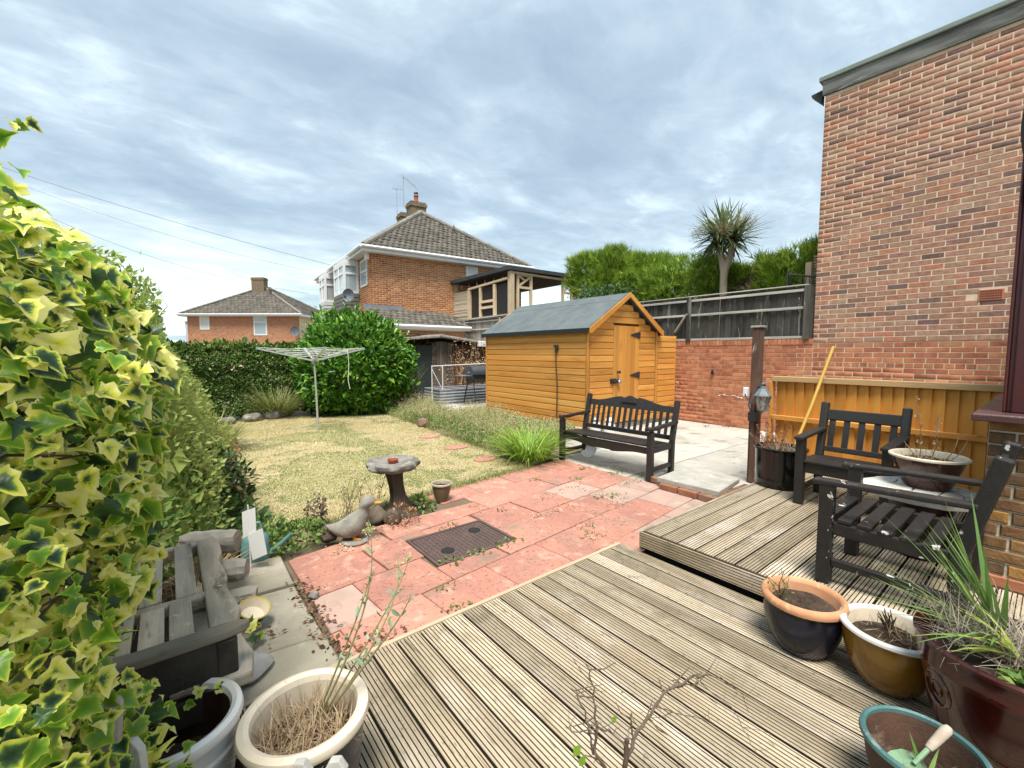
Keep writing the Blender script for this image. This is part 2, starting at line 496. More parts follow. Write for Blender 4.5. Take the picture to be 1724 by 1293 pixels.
FELT = M('roofing_felt', (.115, .135, .14), (.085, .102, .108), sc=3, rough=.95, bump=.8, bsc=7, rv=.1, spots=[((.12, .14, .15), 14, .6, .1, .5)])
FELT_EDGE = M('felt_edge', (.016, .018, .02), sc=5, rough=.9)
BLACKPAINT = M('black_paint', (.021, .018, .017), (.013, .0115, .011), sc=12, rough=.48, bump=.2, bsc=50, rv=.3, spec=.5,
               spots=[((.06, .055, .05), 14, .64, .06, .5)])
BLACKWORN = M('black_paint_worn', (.021, .018, .017), (.013, .0115, .011), sc=12, rough=.42, bump=.25, bsc=50, rv=.3, spec=.5,
              spots=[((.06, .056, .053), 10, .60, .08, .6), ((.55, .53, .49), 9, .640, .012, 1.0)])
BLACKFENCE = M('fence_weathered_black', (.019, .018, .016), (.085, .08, .068), sc=6, st=(1, 1, .1), rough=.9, bump=.5, bsc=50, rv=.8,
               spots=[((.30, .28, .24), 10, .575, .07, .7, (1, 1, .12)), ((.06, .075, .045), 2.5, .55, .1, .6)])
GREYWOOD = M('weathered_grey_wood', (.34, .315, .27), (.22, .20, .17), sc=8, st=(1, 1, .12), rough=.9, bump=.6, bsc=50, rv=.35,
             spots=[((.12, .105, .085), 12, .60, .08, .7, (1, 1, .2))])
GREYWOOD_Y = M('weathered_grey_wood_y', (.52, .455, .36), (.27, .225, .165), sc=8, st=(1, .12, 1), rough=.9, bump=.7, bsc=45, rv=.35,
               spots=[((.06, .05, .038), 7, .56, .08, .85, (1, .2, 1)), ((.46, .45, .40), 20, .61, .03, .9)])
PALERAIL = M('pale_rail', (.46, .44, .40), (.30, .28, .25), sc=9, st=(1, .1, 1), rough=.9, bump=.4, rv=.25)
PINE = M('pale_pine', (.60, .47, .32), (.50, .38, .25), sc=6, st=(.4, .4, .4), rough=.75, rv=.25, spots=[((.30, .19, .10), 14, .68, .05, .6)])
WHITE = M('white_upvc', (.74, .75, .76), (.70, .71, .73), sc=4, rough=.4, bump=0, rv=.08, spots=[((.55, .56, .55), 5, .62, .1, .4)])
GREYCLAD = M('grey_cladding', (.17, .165, .16), (.13, .125, .12), sc=5, rough=.7, rv=.2)
PALECLAD = M('pale_cladding', (.50, .51, .53), (.44, .45, .47), sc=5, rough=.7, rv=.12)
GLASS = PLAIN('window_glass', (.30, .36, .38), rough=.04, spec=.9, coat=.6)
CURTAIN = PLAIN('net_curtain', (.62, .64, .60), rough=.6)
DARKIN = PLAIN('dark_interior', (.02, .02, .022), rough=.4)
TILE = M('roof_tile', (.135, .12, .10), (.095, .086, .074), sc=3, rough=.95, bump=.5, bsc=40, rv=.45,
         spots=[((.27, .26, .22), 9, .62, .06, .7), ((.07, .065, .055), 4, .6, .1, .6)])
RIDGE = M('ridge_tile', (.21, .195, .165), (.16, .15, .13), sc=5, rough=.95, rv=.3)
CHIMNEY = M('chimney_brick', (.24, .175, .11), (.13, .105, .07), sc=9, rough=.95, bump=.6, bsc=30)
LEAD = M('lead_flashing', (.26, .29, .33), (.20, .22, .25), sc=5, rough=.6)
TERRA = M('terracotta', (.46, .15, .075), (.40, .125, .06), sc=8, rough=.75)
SLATE = M('fascia_slate', (.20, .205, .19), (.05, .052, .05), sc=5, st=(1, .18, 1), rough=.8, bump=.9, bsc=14, bst=(1, .15, 1), rv=.3,
          spots=[((.27, .28, .26), 5, .58, .06, .85, (1, .2, 2))])
VERDI = M('roof_edge_strip', (.20, .25, .22), (.16, .20, .175), sc=4, rough=.6)
METAL = M('galvanised', (.52, .54, .56), (.40, .42, .44), sc=12, rough=.38, bump=.1, metal=.75, rv=.15)
ALU = M('aluminium', (.60, .61, .60), (.50, .51, .50), sc=10, rough=.4, bump=0, metal=.6, rv=.1)
BLACKMETAL = M('black_metal', (.022, .023, .025), (.03, .03, .032), sc=8, rough=.4, spec=.6, bump=.1)
BBQ = M('barbecue_paint', (.055, .06, .066), (.04, .044, .05), sc=8, rough=.38, spec=.7, bump=.1)
MAROON = M('maroon_frame', (.062, .014, .014), (.048, .011, .012), sc=5, rough=.35, spec=.5, bump=.1)
SILL = M('maroon_sill', (.085, .036, .033), (.06, .025, .024), sc=6, rough=.4, spec=.5)

# ------------------------------------------------------------------ bricks
def brick_mesh(L, H, mat, dp=.0035, ch=.004):
    b = MB(); x, z = L / 2, H / 2
    b.add([(-x, -.03, -z), (x, -.03, -z), (x, -.03, z), (-x, -.03, z),
           (-x, dp - ch, -z), (x, dp - ch, -z), (x, dp - ch, z), (-x, dp - ch, z),
           (-x + ch, dp, -z + ch), (x - ch, dp, -z + ch), (x - ch, dp, z - ch), (-x + ch, dp, z - ch)],
          [(0, 4, 5, 1), (1, 5, 6, 2), (2, 6, 7, 3), (3, 7, 4, 0), (4, 8, 9, 5), (5, 9, 10, 6), (6, 10, 11, 7), (7, 11, 8, 4), (8, 11, 10, 9)])
    b.f = [f[::-1] for f in b.f]
    return b
def brick_field(parent, fr, x0, x1, z0, z1, mat, holes=(), nmax=0, key=None, courses=None, header_every=0, H=.065, J=.010, L=.215, dp=.0035, skip=None, shift=0.0):
    """bricks in the frame fr=(x, y, z, angle) of parent: along local x, outward local +y. The nmax nearest are single parts, the rest one part."""
    ox, oy, oz, an = fr
    ca, sa = math.cos(an), math.sin(an)
    items = []
    n = int(round((z1 - z0) / (H + J)))
    for r in range(n):
        zc = z0 + (r + .5) * (H + J)
        hd = header_every and r % header_every == header_every - 2
        Lr = .1025 if hd else L
        x = x0 - (Lr + J) * (.5 if r % 2 else 0) - shift * (r % 3)
        while x < x1 - .02:
            a, b = max(x + J / 2, x0), min(x + Lr + J / 2, x1)
            x += Lr + J
            if b - a < .03: continue
            if any(hx0 < (a + b) / 2 < hx1 and hz0 < zc < hz1 for hx0, hx1, hz0, hz1 in holes): continue
            if skip and skip((a + b) / 2, zc): continue
            items.append(((a + b) / 2, zc, b - a))
    if key: items.sort(key=lambda q: -key(q[0], q[1]))
    base = brick_mesh(L, H, mat, dp)
    if nmax:
        me = base.mesh('brick', mat)
        for q in items[:nmax]:
            p = (ox + ca * q[0], oy + sa * q[0], oz + q[1])
            o = link('brick', me, parent, p, (random.uniform(-.006, .006), random.uniform(-.01, .01), an + random.uniform(-.008, .008)))
            o.scale = (q[2] / L, 1, 1)
    rest = items[nmax:]
    if rest:
        tv = np.array(base.v)
        tf = np.array(base.f)
        k = len(rest)
        arr = np.array(rest)
        V = np.repeat(tv[None], k, 0)
        V[:, :, 0] *= (arr[:, 2] / L)[:, None]
        V[:, :, 1] += RNG.uniform(-.002, .002, k)[:, None]
        V[:, :, 0] += arr[:, 0][:, None]; V[:, :, 2] += arr[:, 1][:, None] + oz
        X = V[:, :, 0].copy(); Y = V[:, :, 1].copy()
        V[:, :, 0] = ox + ca * X - sa * Y; V[:, :, 1] = oy + sa * X + ca * Y
        F = (tf[None] + (np.arange(k) * len(tv))[:, None, None]).reshape(-1, 4)
        o = np_mesh('brickwork', V.reshape(-1, 3), F, mat, np.repeat(RNG.random(k), len(tf)), parent, world=False)
        o['kind'] = 'stuff'

def window(parent, fr, x0, x1, z0, z1, split_h=None, split_v=None, fw=.07, glass=None, proud=.03):
    """white frame with panes, in the frame fr of parent"""
    ox, oy, oz, an = fr
    b = MB(); y0, y1 = -.03, proud
    b.box(x0, x0 + fw, y0, y1, z0, z1); b.box(x1 - fw, x1, y0, y1, z0, z1)
    b.box(x0 + fw, x1 - fw, y0, y1, z0, z0 + fw); b.box(x0 + fw, x1 - fw, y0, y1, z1 - fw, z1)
    zs = [z0 + fw] ; xs = [x0 + fw]
    ze, xe = z1 - fw, x1 - fw
    if split_h: b.box(x0 + fw, x1 - fw, y0, y1 - .006, split_h - fw / 2, split_h + fw / 2)
    if split_v: b.box(split_v - fw / 2, split_v + fw / 2, y0, y1 - .009, z0 + fw, z1 - fw)
    w = b.build('window', WHITE, parent, loc=(ox, oy, oz), rot=(0, 0, an))
    cells_z = [(z0 + fw, split_h - fw / 2), (split_h + fw / 2, z1 - fw)] if split_h else [(z0 + fw, z1 - fw)]
    cells_x = [(x0 + fw, split_v - fw / 2), (split_v + fw / 2, x1 - fw)] if split_v else [(x0 + fw, x1 - fw)]
    for i, (a, c) in enumerate(cells_z):
        for (d, e) in cells_x:
            g = MB(); g.box(d, e, y0 + .01, y0 + .035, a, c)
            g.build('pane', glass or GLASS, w)
    return w

# ------------------------------------------------------------------ ground, terrace, yard, lawn
g = MB(); g.add([(-400, -400, -.12), (400, -400, -.12), (400, 400, -.12), (-400, 400, -.12)], [(0, 1, 2, 3)])
tag(g.build('ground', DRYSOIL), kind='structure')
g = MB(); g.box(9.42, 60, -12, 14.0, -.1, 1.72)
tag(g.build('terrace_ground', DRYSOIL), kind='structure')
g = MB(); g.prism([(3.4, 4.45), (6.2, 4.9), (6.2, 12.2), (3.4, 12.2)], -.1, -.02)
tag(g.build('border_soil', DRYSOIL), kind='structure')

yard = tag(thing('yard', None, None, (7, 4, 0)), kind='structure')
random.seed(3)
for (x0, x1, y0, y1) in ((4.42, 6.9, 1.0, 3.32), (6.915, 9.29, -.2, 3.32), (4.42, 6.9, 3.335, 4.6), (6.915, 9.29, 3.335, 5.6), (5.2, 6.9, 4.615, 5.6)):
    b = MB(); b.roll(); b.prism([(x0, y0), (x1, y0), (x1, y1), (x0, y1)], -.1, -.012 - random.random() * .004, .004)
    b.build('concrete_bay', CONC, yard, world=True)
plinth = tag(thing('shed_base', None, None, (7.4, 7.2, 0)), kind='structure')
b = MB(); b.box(6.15, 9.28, 5.62, 9.1, -.1, .10); b.build('base_slab', CONC, plinth, world=True)
for i, y in enumerate((9.2, 9.68, 10.16, 10.64, 11.12)):
    for j in range(5):
        b = MB(); b.roll(); x = 5.55 + j * .5
        b.prism([(x, y), (x + .47, y), (x + .47, y + .46), (x, y + .46)], -.1, .07 + random.uniform(-.01, .01), .008)
        b.build('paving_slab', SLAB_G if random.random() < .3 else CONC, plinth, world=True)

LAWN = [(.95, 11.3), (2.4, 11.5), (4.16, 10.75), (4.3, 10.1), (4.04, 7.3), (3.9, 4.95), (3.82, 4.38), (2.8, 4.27), (2.05, 4.22), (1.58, 4.06), (1.0, 3.98), (.38, 4.45), (.52, 5.6), (.66, 8), (.8, 10)]
GRASSMAT = M('lawn_ground', (.51, .43, .25), (.41, .36, .19), sc=2.6, rough=1, bump=.8, bsc=90,
             spots=[((.25, .25, .09), 2.0, .58, .1, .5), ((.40, .30, .20), 3.1, .63, .06, .5)])
b = MB(); b.prism(LAWN, -.1, .0)
tag(b.build('lawn', GRASSMAT), kind='structure')
def lawn_blades():
    rng = np.random.default_rng(5)
    P = np.stack([rng.uniform(.3, 4.4, 330000), 4 + 7.6 * rng.random(330000) ** 1.5, np.zeros(330000)], 1)
    P = P[in_poly(P, LAWN)]
    n = len(P)
    def fbm(s0, k):
        v = 0
        for o_ in range(5):
            a_ = .9 * o_ + s0; q = s0 * 2 ** o_
            u, w_ = P[:, 0] * math.cos(a_) + P[:, 1] * math.sin(a_), -P[:, 0] * math.sin(a_) + P[:, 1] * math.cos(a_)
            v = v + np.sin(u * q + 1.7 * np.sin(w_ * q * .7 + k + o_)) * np.sin(w_ * q * 1.1 + 1.3 * np.sin(u * q * .6 + 2 * k)) / 1.55 ** o_
        return v
    big_, mid_, fine = fbm(.75, 1.0), fbm(1.9, 3.1), fbm(5.5, .4)
    near = np.clip((5.4 - P[:, 1]) / 1.1, 0, 1) * np.clip((2.3 - P[:, 0]) / 1.3, .15, 1)
    edge = np.clip((P[:, 0] - 3.4) / .5, 0, 1) * .5 + np.clip((1.1 - P[:, 0]) / .6, 0, 1) * .4
    g = np.clip(.37 + .22 * big_ + .18 * mid_ + .06 * fine + .50 * near + .28 * edge + rng.normal(0, .035, n), 0, .999)
    keep = rng.random(n) > np.clip(.5 * (fine * .5 + mid_ * .6 - .35), 0, .4)
    P, g = P[keep], g[keep]; n = len(P)
    h = rng.uniform(.004, .014, n) * (1 + .5 * g)
    az = rng.uniform(0, 6.283, n); tl = rng.normal(0, .8, n)
    sd = np.stack([np.cos(az), np.sin(az), np.zeros(n)], 1); pd = np.stack([-np.sin(az), np.cos(az), np.zeros(n)], 1)
    w = (.0028 + .0007 * P[:, 1] / 4)[:, None]
    V = np.stack([P - sd * w, P + sd * w, P + pd * (h * np.sin(tl))[:, None] + np.array([0, 0, 1.]) * (h * np.cos(tl))[:, None]], 1).reshape(-1, 3)
    o = np_mesh('lawn_grass', V, np.arange(3 * n).reshape(-1, 3), LEAF('dry_grass', [(.74, .63, .41), (.66, .56, .31), (.52, .48, .22), (.34, .37, .12), (.18, .26, .055)], .5, .8, namt=.08), g)
    me = o.data; me.polygons.foreach_set('use_smooth', np.ones(len(me.polygons), bool))
    nv = nrm(np.array([0, 0, 1.]) + rng.normal(0, .12, (len(me.vertices), 3)))
    me.normals_split_custom_set_from_vertices(nv.tolist())
    tag(o, 'short parched straw and green grass of the lawn', 'grass', kind='stuff')
lawn_blades()
def lawn_tufts():
    rng = np.random.default_rng(15)
    C = np.stack([rng.uniform(.4, 4.3, 900), 4 + 7.3 * rng.random(900) ** 1.3, np.zeros(900)], 1)
    P = np.repeat(C, 22, 0); P[:, :2] += rng.normal(0, .045, (len(P), 2)); P = P[in_poly(P, LAWN)]; n = len(P)
    V, F, r = blades(P, rng.uniform(0, 6.283, n), rng.uniform(.010, .030, n), rng.uniform(.1, 1.1, n), rng.uniform(.2, 1.0, n), rng.uniform(.002, .0035, n), 2, rng)
    tone = np.repeat(np.clip(.66 + .25 * np.sin(P[:, 0] * 1.3) * np.sin(P[:, 1] * 1.1) + rng.normal(0, .15, n), .15, .98), 2)
    tag(np_mesh('lawn_tufts', V, F, MATS['dry_grass'], tone), 'slightly longer green tufts scattered through the parched lawn', 'grass', kind='stuff')
lawn_tufts()
for i, (x, y, sx, sy, a) in enumerate(((3.55, 5.12, .20, .13, .3), (3.63, 6.05, .22, .15, .1), (3.72, 7.15, .2, .16, -.2))):
    b = MB(); b.roll()
    pts = [(x + sx * math.cos(t + a) * random.uniform(.85, 1.1), y + sy * math.sin(t + a) * random.uniform(.85, 1.1)) for t in np.linspace(0, 6.283, 9)[:-1]]
    b.prism(pts, -.03, .022, .006)
    o = b.build('stepping_stone', SLAB_P)
    tag(o, ('pale pink stepping stone in the lawn beside the green daylily clump', 'pinkish stepping stone in the lawn, the middle one of three along the border', 'stepping stone in the lawn nearest the brown stone ball')[i], 'stepping stone', 'stepping stones along the edge of the lawn')

# ------------------------------------------------------------------ patio of pink slabs
def clip(poly, a, b, c):
    """keep the part of poly where a x + b y <= c"""
    out = []
    n = len(poly)
    for i in range(n):
        p, q = poly[i], poly[(i + 1) % n]
        dp, dq = a * p[0] + b * p[1] - c, a * q[0] + b * q[1] - c
        if dp <= 0: out.append(p)
        if (dp < 0 < dq) or (dq < 0 < dp):
            t = dp / (dp - dq); out.append((p[0] + (q[0] - p[0]) * t, p[1] + (q[1] - p[1]) * t))
    return out
def area(p):
    return abs(sum(p[i][0] * p[(i + 1) % len(p)][1] - p[(i + 1) % len(p)][0] * p[i][1] for i in range(len(p)))) / 2 if len(p) > 2 else 0
patio = tag(thing('patio', None, None, (2.4, 3.2, 0)), kind='structure')
b = MB(); b.prism([(.62, 1.9), (2.78, 1.9), (4.46, 1.9), (4.46, 4.48), (3.82, 4.4), (2.0, 4.2), (1.5, 3.72), (.62, 3.56)], -.1, -.022)
b.build('bedding', DRYSOIL, patio, world=True)
def patio_slabs():
    random.seed(12)
    ca, sa = math.cos(rad(5.5)), math.sin(rad(5.5))
    PX, PY = .535, .432
    for r in range(-5, 12):
        for c in range(-8, 10):
            u0 = c * PX + (r % 2) * PX * .5 + .012 * random.random(); v0 = r * PY
            w, h = PX - random.uniform(.006, .014), PY - random.uniform(.006, .014)
            q = [(u0, v0), (u0 + w, v0), (u0 + w, v0 + h), (u0, v0 + h)]
            q = [(2.55 + ca * x - sa * y, 2.62 + sa * x + ca * y) for x, y in q]
            for cl in ((-1, 0, -.645), (0, -1, -1.95), (1, 0, 4.46)): q = clip(q, *cl) if q else q
            if not q: continue
            q = clip(q, 0, 1, 4.46) if q else q
            # lawn and bed edge
            for (x0, y0, x1, y1) in ((2.02, 4.2, 3.9, 4.42),):
                q = clip(q, -(y1 - y0), x1 - x0, -(y1 - y0) * x0 + (x1 - x0) * y0) if q else q
            if q and sum(p[0] for p in q) / len(q) < 2.2:
                q = clip(q, -.62, 1, 3.12 - .0)          # runs down beside the bird bath to the grey flags
                q = clip(q, 0, 1, 3.72) if q else q
                q = clip(q, -.12, 1, 3.46) if (q and sum(p[0] for p in q) / len(q) < 1.35) else q
            if not q or area(q) < .008: continue
            hx0, hx1, hy0, hy1 = 1.475, 2.235, 2.735, 3.295
            xs = [p[0] for p in q]; ys = [p[1] for p in q]
            if max(xs) > hx0 and min(xs) < hx1 and max(ys) > hy0 and min(ys) < hy1:
                mid = clip(clip(q, -1, 0, -hx0) , 1, 0, hx1) if clip(q, -1, 0, -hx0) else []
                ps = [clip(q, 1, 0, hx0), clip(q, -1, 0, -hx1), clip(mid, 0, 1, hy0) if mid else [], clip(mid, 0, -1, -hy1) if mid else []]
            else: ps = [q]
            for p in ps:
                if area(p) < .006: continue
                b = MB(); b.roll()
                b.prism(p, -.05, random.uniform(-.004, .004), .005)
                b.build('paving_slab', (SLAB_GP if (p[0][0] > 3.15 and p[0][1] < 3.15 and random.random() < .7) or random.random() < .10 else SLAB_P), patio, world=True)
patio_slabs()

flags = tag(thing('flagstone_path', None, None, (.2, 3, 0)), kind='structure')
for poly in ([(-.02, 3.17), (.60, 3.13), (.61, 3.62), (-.02, 3.66)], [(-.02, 2.52), (.61, 2.46), (.60, 3.105), (-.02, 3.145)], [(-.02, 1.9), (.62, 1.9), (.615, 2.44), (-.02, 2.5)], [(-.6, 3.685), (.3, 3.66), (.25, 4.2), (-.6, 4.2)]):
    b = MB(); b.roll(); b.prism(poly, -.08, random.uniform(-.002, .012), .007); b.build('paving_slab', SLAB_G, flags, world=True)
b = MB(); b.prism([(-.7, 1.8), (.64, 1.8), (.64, 3.6), (.2, 4.3), (-.7, 4.3)], -.1, -.025); b.build('bedding', SOIL, flags, world=True)  # dark soil left bare under the bench stands in for the shade there

# manhole cover
mh = thing('manhole_cover', 'brown metal drain cover with two round lifting holes set into the pink paving', 'manhole cover', (1.855, 3.015, 0))
RUST = M('cast_iron', (.105, .068, .058), (.075, .05, .045), sc=7, rough=.7, bump=.3, spec=.4, rv=.1, spots=[((.17, .12, .10), 9, .6, .1, .5)])
b = MB()
for q in ((-.37, .37, -.275, -.25), (-.37, .37, .25, .275), (-.37, -.345, -.25, .25), (.345, .37, -.25, .25)): b.box(*q, -.05, .002)
b.build('frame', RUST, mh, bevel=.003)
b = MB(); b.box(-.335, .335, -.24, .24, -.05, -.001)
lid = b.build('lid', RUST, mh, bevel=.004)
b = MB()
for i in range(17):
    for j in range(13):
        x, y = -.31 + i * .0385, -.215 + j * .0355
        if min(math.hypot(x + .19, y + .1), math.hypot(x - .19, y - .1)) < .06: continue
        d = .012 if (i + j) % 2 else 0.0
        if (i + j) % 2: b.box(x - .015, x + .015, y - .004, y + .004, -.002, .0035)
        else: b.box(x - .004, x + .004, y - .015, y + .015, -.002, .0035)
tag(b.build('tread_bars', RUST, mh), kind='stuff')
for sx in (-1, 1):
    b = MB(); b.lathe([(.056, .002), (.050, .0055), (.046, .003), (.044, .003)], (sx * .19, sx * .10, 0), 24)
    b.lathe([(.044, .0036), (.0, .0036)], (sx * .19, sx * .10, 0), 24)
    b.build('lifting_hole', PLAIN('hole_dark', (.012, .01, .009), .9), mh, smooth=True)

# ------------------------------------------------------------------ decks
def deck_profile(w, th=.027, ng=6):
    pr = [(-w / 2, -th), (w / 2, -th), (w / 2, -.003), (w / 2 - .003, 0)]
    dark_faces = []
    pitch = (w - .004) / ng
    x = w / 2 - .002 - pitch * .38
    for i in range(ng):
        gw = pitch * .25
        k = len(pr)
        pr += [(x, 0), (x - gw * .15, -.007), (x - gw * .85, -.007), (x - gw, 0)]
        dark_faces += [k, k + 1, k + 2]
        x -= pitch
    pr += [(-w / 2 + .003, 0), (-w / 2, -.003)]
    dark_faces += [1, len(pr) - 1]                            # near-black board edges in the gaps, coloured like the grooves
    return pr, set(dark_faces)
def deck_board(name, parent, a, b_, w, axis, z, mat, frame=None):
    """grooved board from a to b_ along axis ('x' or 'y'), centred on the other coordinate"""
    pr, dark_faces = deck_profile(w)
    m = MB(); m.roll(); n = len(pr)
    s0, c = a
    s1, _ = b_
    for s in (s0, s1):
        for (q, h) in pr: m.v.append((s, c + q, z + h) if axis == 'x' else (c - q, s, z + h))
    for i in range(n):
        j = (i + 1) % n
        m.f.append((i, j, n + j, n + i)); m.r.append(m.rnd); m.m.append(1 if i in dark_faces else 0)
    m.f.append(tuple(range(n))[::-1]); m.r.append(m.rnd); m.m.append(0)
    m.f.append(tuple(range(n, 2 * n))); m.r.append(m.rnd); m.m.append(0)
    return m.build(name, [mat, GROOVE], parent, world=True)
deck = thing('lower_deck', 'large low deck of grooved boards with a pale edge strip along the pink paving', 'deck', (1, .8, 0))
random.seed(21)
PIT = .1345
x = 2.755
i = 0
while x > -1.1:
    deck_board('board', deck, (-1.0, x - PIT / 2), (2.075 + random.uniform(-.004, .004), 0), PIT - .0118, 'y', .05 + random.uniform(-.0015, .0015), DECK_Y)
    x -= PIT
b = MB()
b.box(-1.1, 2.76, 2.085, 2.112, -.05, .049); b.build('edge_strip', TRIMW, deck, world=True, bevel=.003)
b = MB(); b.box(-1.1, 2.75, -1.0, 2.07, -.1, -.085); b.build('under_deck_shade', PLAIN('under_deck', (.006, .005, .004), .95), deck, world=True)  # near-black sheet below the boards, shade of the gaps put into its colour

UZ = .2
udeck = thing('raised_deck', 'raised deck of grooved boards one step up, carrying the two black armchairs', 'deck', (4, .9, 0))
y = 1.90
while y > -1.0:
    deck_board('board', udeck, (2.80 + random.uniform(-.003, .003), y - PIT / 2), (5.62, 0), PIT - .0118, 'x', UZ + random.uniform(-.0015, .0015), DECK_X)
    y -= PIT
pr, dark_faces = deck_profile(.118)
m = MB(); m.roll(); n = len(pr)
for s in (1.925, -1.0):
    for (q, h) in pr: m.v.append((2.768 - h, s, .138 + q))
for i in range(n):
    j = (i + 1) % n
    m.f.append((i, j, n + j, n + i)); m.r.append(m.rnd); m.m.append(1 if i in dark_faces else 0)
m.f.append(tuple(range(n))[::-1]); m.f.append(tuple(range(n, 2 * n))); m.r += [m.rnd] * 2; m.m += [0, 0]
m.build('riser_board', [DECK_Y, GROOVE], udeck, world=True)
b = MB(); b.box(2.775, 5.62, 1.906, 1.928, .05, .199); b.build('side_board', DECK_X, udeck, world=True, bevel=.003)
b = MB(); b.box(2.80, 5.6, -1.0, 1.90, -.1, .08); b.build('under_deck_shade', MATS['under_deck'], udeck, world=True)  # near-black block painting the shade under the raised boards

# ------------------------------------------------------------------ tall brick house and retaining wall (plane X = 9.3, facing the garden)
A90 = rad(90)
house = thing('brick_house', 'tall house wall of mixed red and plum bricks under a grey slate fascia', 'house', (9.3, 1, 0))
b = MB(); b.box(9.3, 15, -6, 2.84, 1.735, 6.09); b.build('wall', MORTAR, house, world=True)
AIRB = (.545, .80, 2.30, 2.465)
brick_field(house, (0, -1, 0, A90), -5, 2.84, 1.735, 6.06, BRICK, H=.071, J=.013, L=.25, nmax=300, key=lambda u, z: -((u - .9) ** 2 + 1.2 * (z - 2.6) ** 2) if u > .1 else -99, holes=[AIRB])
b = MB(); b.box(9.27, 9.30, -6, 2.88, 6.06, 6.30); b.build('fascia', SLATE, house, world=True, bevel=.006)
b = MB(); b.box(9.235, 15.2, -6, 2.93, 6.305, 6.39); b.build('roof_edge', VERDI, house, world=True, bevel=.015)
b = MB(); b.slab([(0, -.10), (0, .14), (.17, .12), (.16, .08)], (9.33, 2.90, 6.06), (0, 1, 0), (0, 0, 1), .12)
b.build('gutter_end', M('gutter_grey', (.022, .022, .022), (.035, .035, .035), sc=5, rough=.7), house, world=True)
b = MB()
for k in range(4):
    z = 2.325 + k * .034
    for j in range(9):
        y = .565 + j * .0245
        b.box(9.293, 9.297, y + .003, y + .0215, z, z + .018)
ab = MB(); ab.box(9.289, 9.299, .548, .797, 2.305, 2.46)
air = ab.build('air_brick', TERRA, house, world=True, bevel=.003)
hb = MB()
for k in range(4):
    z = 2.325 + k * .034
    for j in range(9):
        y = .568 + j * .0245
        hb.box(9.286, 9.2885, y, y + .017, z, z + .017)
hb.build('vent_slots', DARKIN, air, loc=(0, 0, 0)).data.transform(Matrix.Translation((-9.3, -1, 0)))

rwall = thing('retaining_wall', 'orange red brick retaining wall with a soldier course on top, below the black fence', 'wall', (9.3, 3, 0))
b = MB(); b.box(9.306, 9.42, 3.1, 17.3, -.12, 1.69); b.build('wall_core', MORTAR_O, rwall, world=True)
b = MB(); b.box(9.306, 9.42, -6, 3.1, -.12, 1.73); b.build('wall_core', MORTAR, rwall, world=True)
brick_field(rwall, (.004, -3, 0, A90), 2.84, 9.0, -.02, 1.69, BRICK_O, nmax=230, header_every=6, dp=.003, H=.070, J=.0125, L=.245,
            key=lambda u, z: -abs(u - 3.6) * .5 - abs(z - 1.4) * .4)
brick_field(rwall, (.004, -3, 0, A90), -.4, 2.835, .97, 1.735, BRICK_O, nmax=70, header_every=6, dp=.003, H=.071, J=.013, L=.25,
            key=lambda u, z: z if u > .2 else -9)
for i in range(36):                                   # soldier course
    o = link('coping_brick', bpy.data.meshes.get('soldier') or brick_mesh(.066, .105, BRICK_O, .010).mesh('soldier', BRICK_O), rwall, (.002, -.13 + i * .0755, 1.755), (random.uniform(-.02, .02), random.uniform(-.04, .04), A90))
b = MB(); b.box(9.305, 9.42, 2.85, 17.3, 1.69, 1.80); b.build('coping_core', MORTAR_O, rwall, world=True)
b = MB(); random.seed(4)
pts = [(y, .955 + .012 * math.sin(y * 9) + random.uniform(-.012, .012)) for y in np.linspace(4.05, 4.55, 21)]
b.slab([(p[0], p[1] + random.choice((.001, .004, .016))) for p in pts] + [(p[0], p[1] - random.choice((.0, .002, .014))) for p in reversed(pts)], (9.2995, 0, -.32), (0, 1, 0), (0, 0, 1), -.004)
b.build('white_efflorescence', PLAIN('lime_white', (.72, .68, .62), .9), rwall, world=True)
b = MB(); b.box(9.24, 9.31, 4.66, 4.70, 1.08, 1.13); b.box(9.24, 9.26, 4.665, 4.695, 1.10, 1.19)
b.build('iron_bracket', BLACKMETAL, rwall, world=True)

# ------------------------------------------------------------------ boarded fences on top of the wall
def board_fence(name, label, y0, y1, posts, z0, z1, mats, bw=.125, group=None):
    t = thing(name, label, 'fence', (9.34, (y0 + y1) / 2, 0), 0, group)
    mb_, mr, mp = mats
    shapes = []
    for k in range(4):
        b = MB(); b.box(-.009, .009, -bw / 2 + .003, bw / 2 - .003, 0, z1 - z0 - .02 - .006 * k); b.rnd = 0; shapes.append(b.mesh('fence_board', mb_))
    y = y0 + bw / 2; i = 0
    while y < y1:
        o = link('board', random.choice(shapes), t, (random.uniform(0, .014) + (.012 if i % 2 else 0), y - t.location.y, z0), (random.uniform(-.01, .01), 0, random.uniform(-.07, .07)))
        y += bw; i += 1
    b = MB()
    for i in range(len(posts) - 1):
        a, c = posts[i] + .05, posts[i + 1] - .05
        for z in (z0 + .025, (z0 * .42 + z1 * .58), z1 - .09):
            r = MB(); r.roll(); r.box(9.29, 9.325, a, c, z - .024, z + .024); r.build('rail', mr, t, world=True, bevel=.005)
        r = MB(); r.roll(); r.box(9.285, 9.385, a - .05, c + .05, z1 - .005, z1 + .014); r.build('cap', mr, t, world=True, bevel=.004)
    for p in posts:
        r = MB(); r.roll(); r.box(9.265, 9.36, p - .05, p + .05, z0 - .02, z1 - .005); r.build('post', mp, t, world=True, bevel=.006)
    return t
random.seed(8)
board_fence('board_fence', 'blackened board fence with pale weathered rails standing on the orange brick wall', 2.86, 10.0, (2.96, 5.28, 7.65, 10.0), 1.815, 2.80, (BLACKFENCE, PALERAIL, BLACKFENCE))
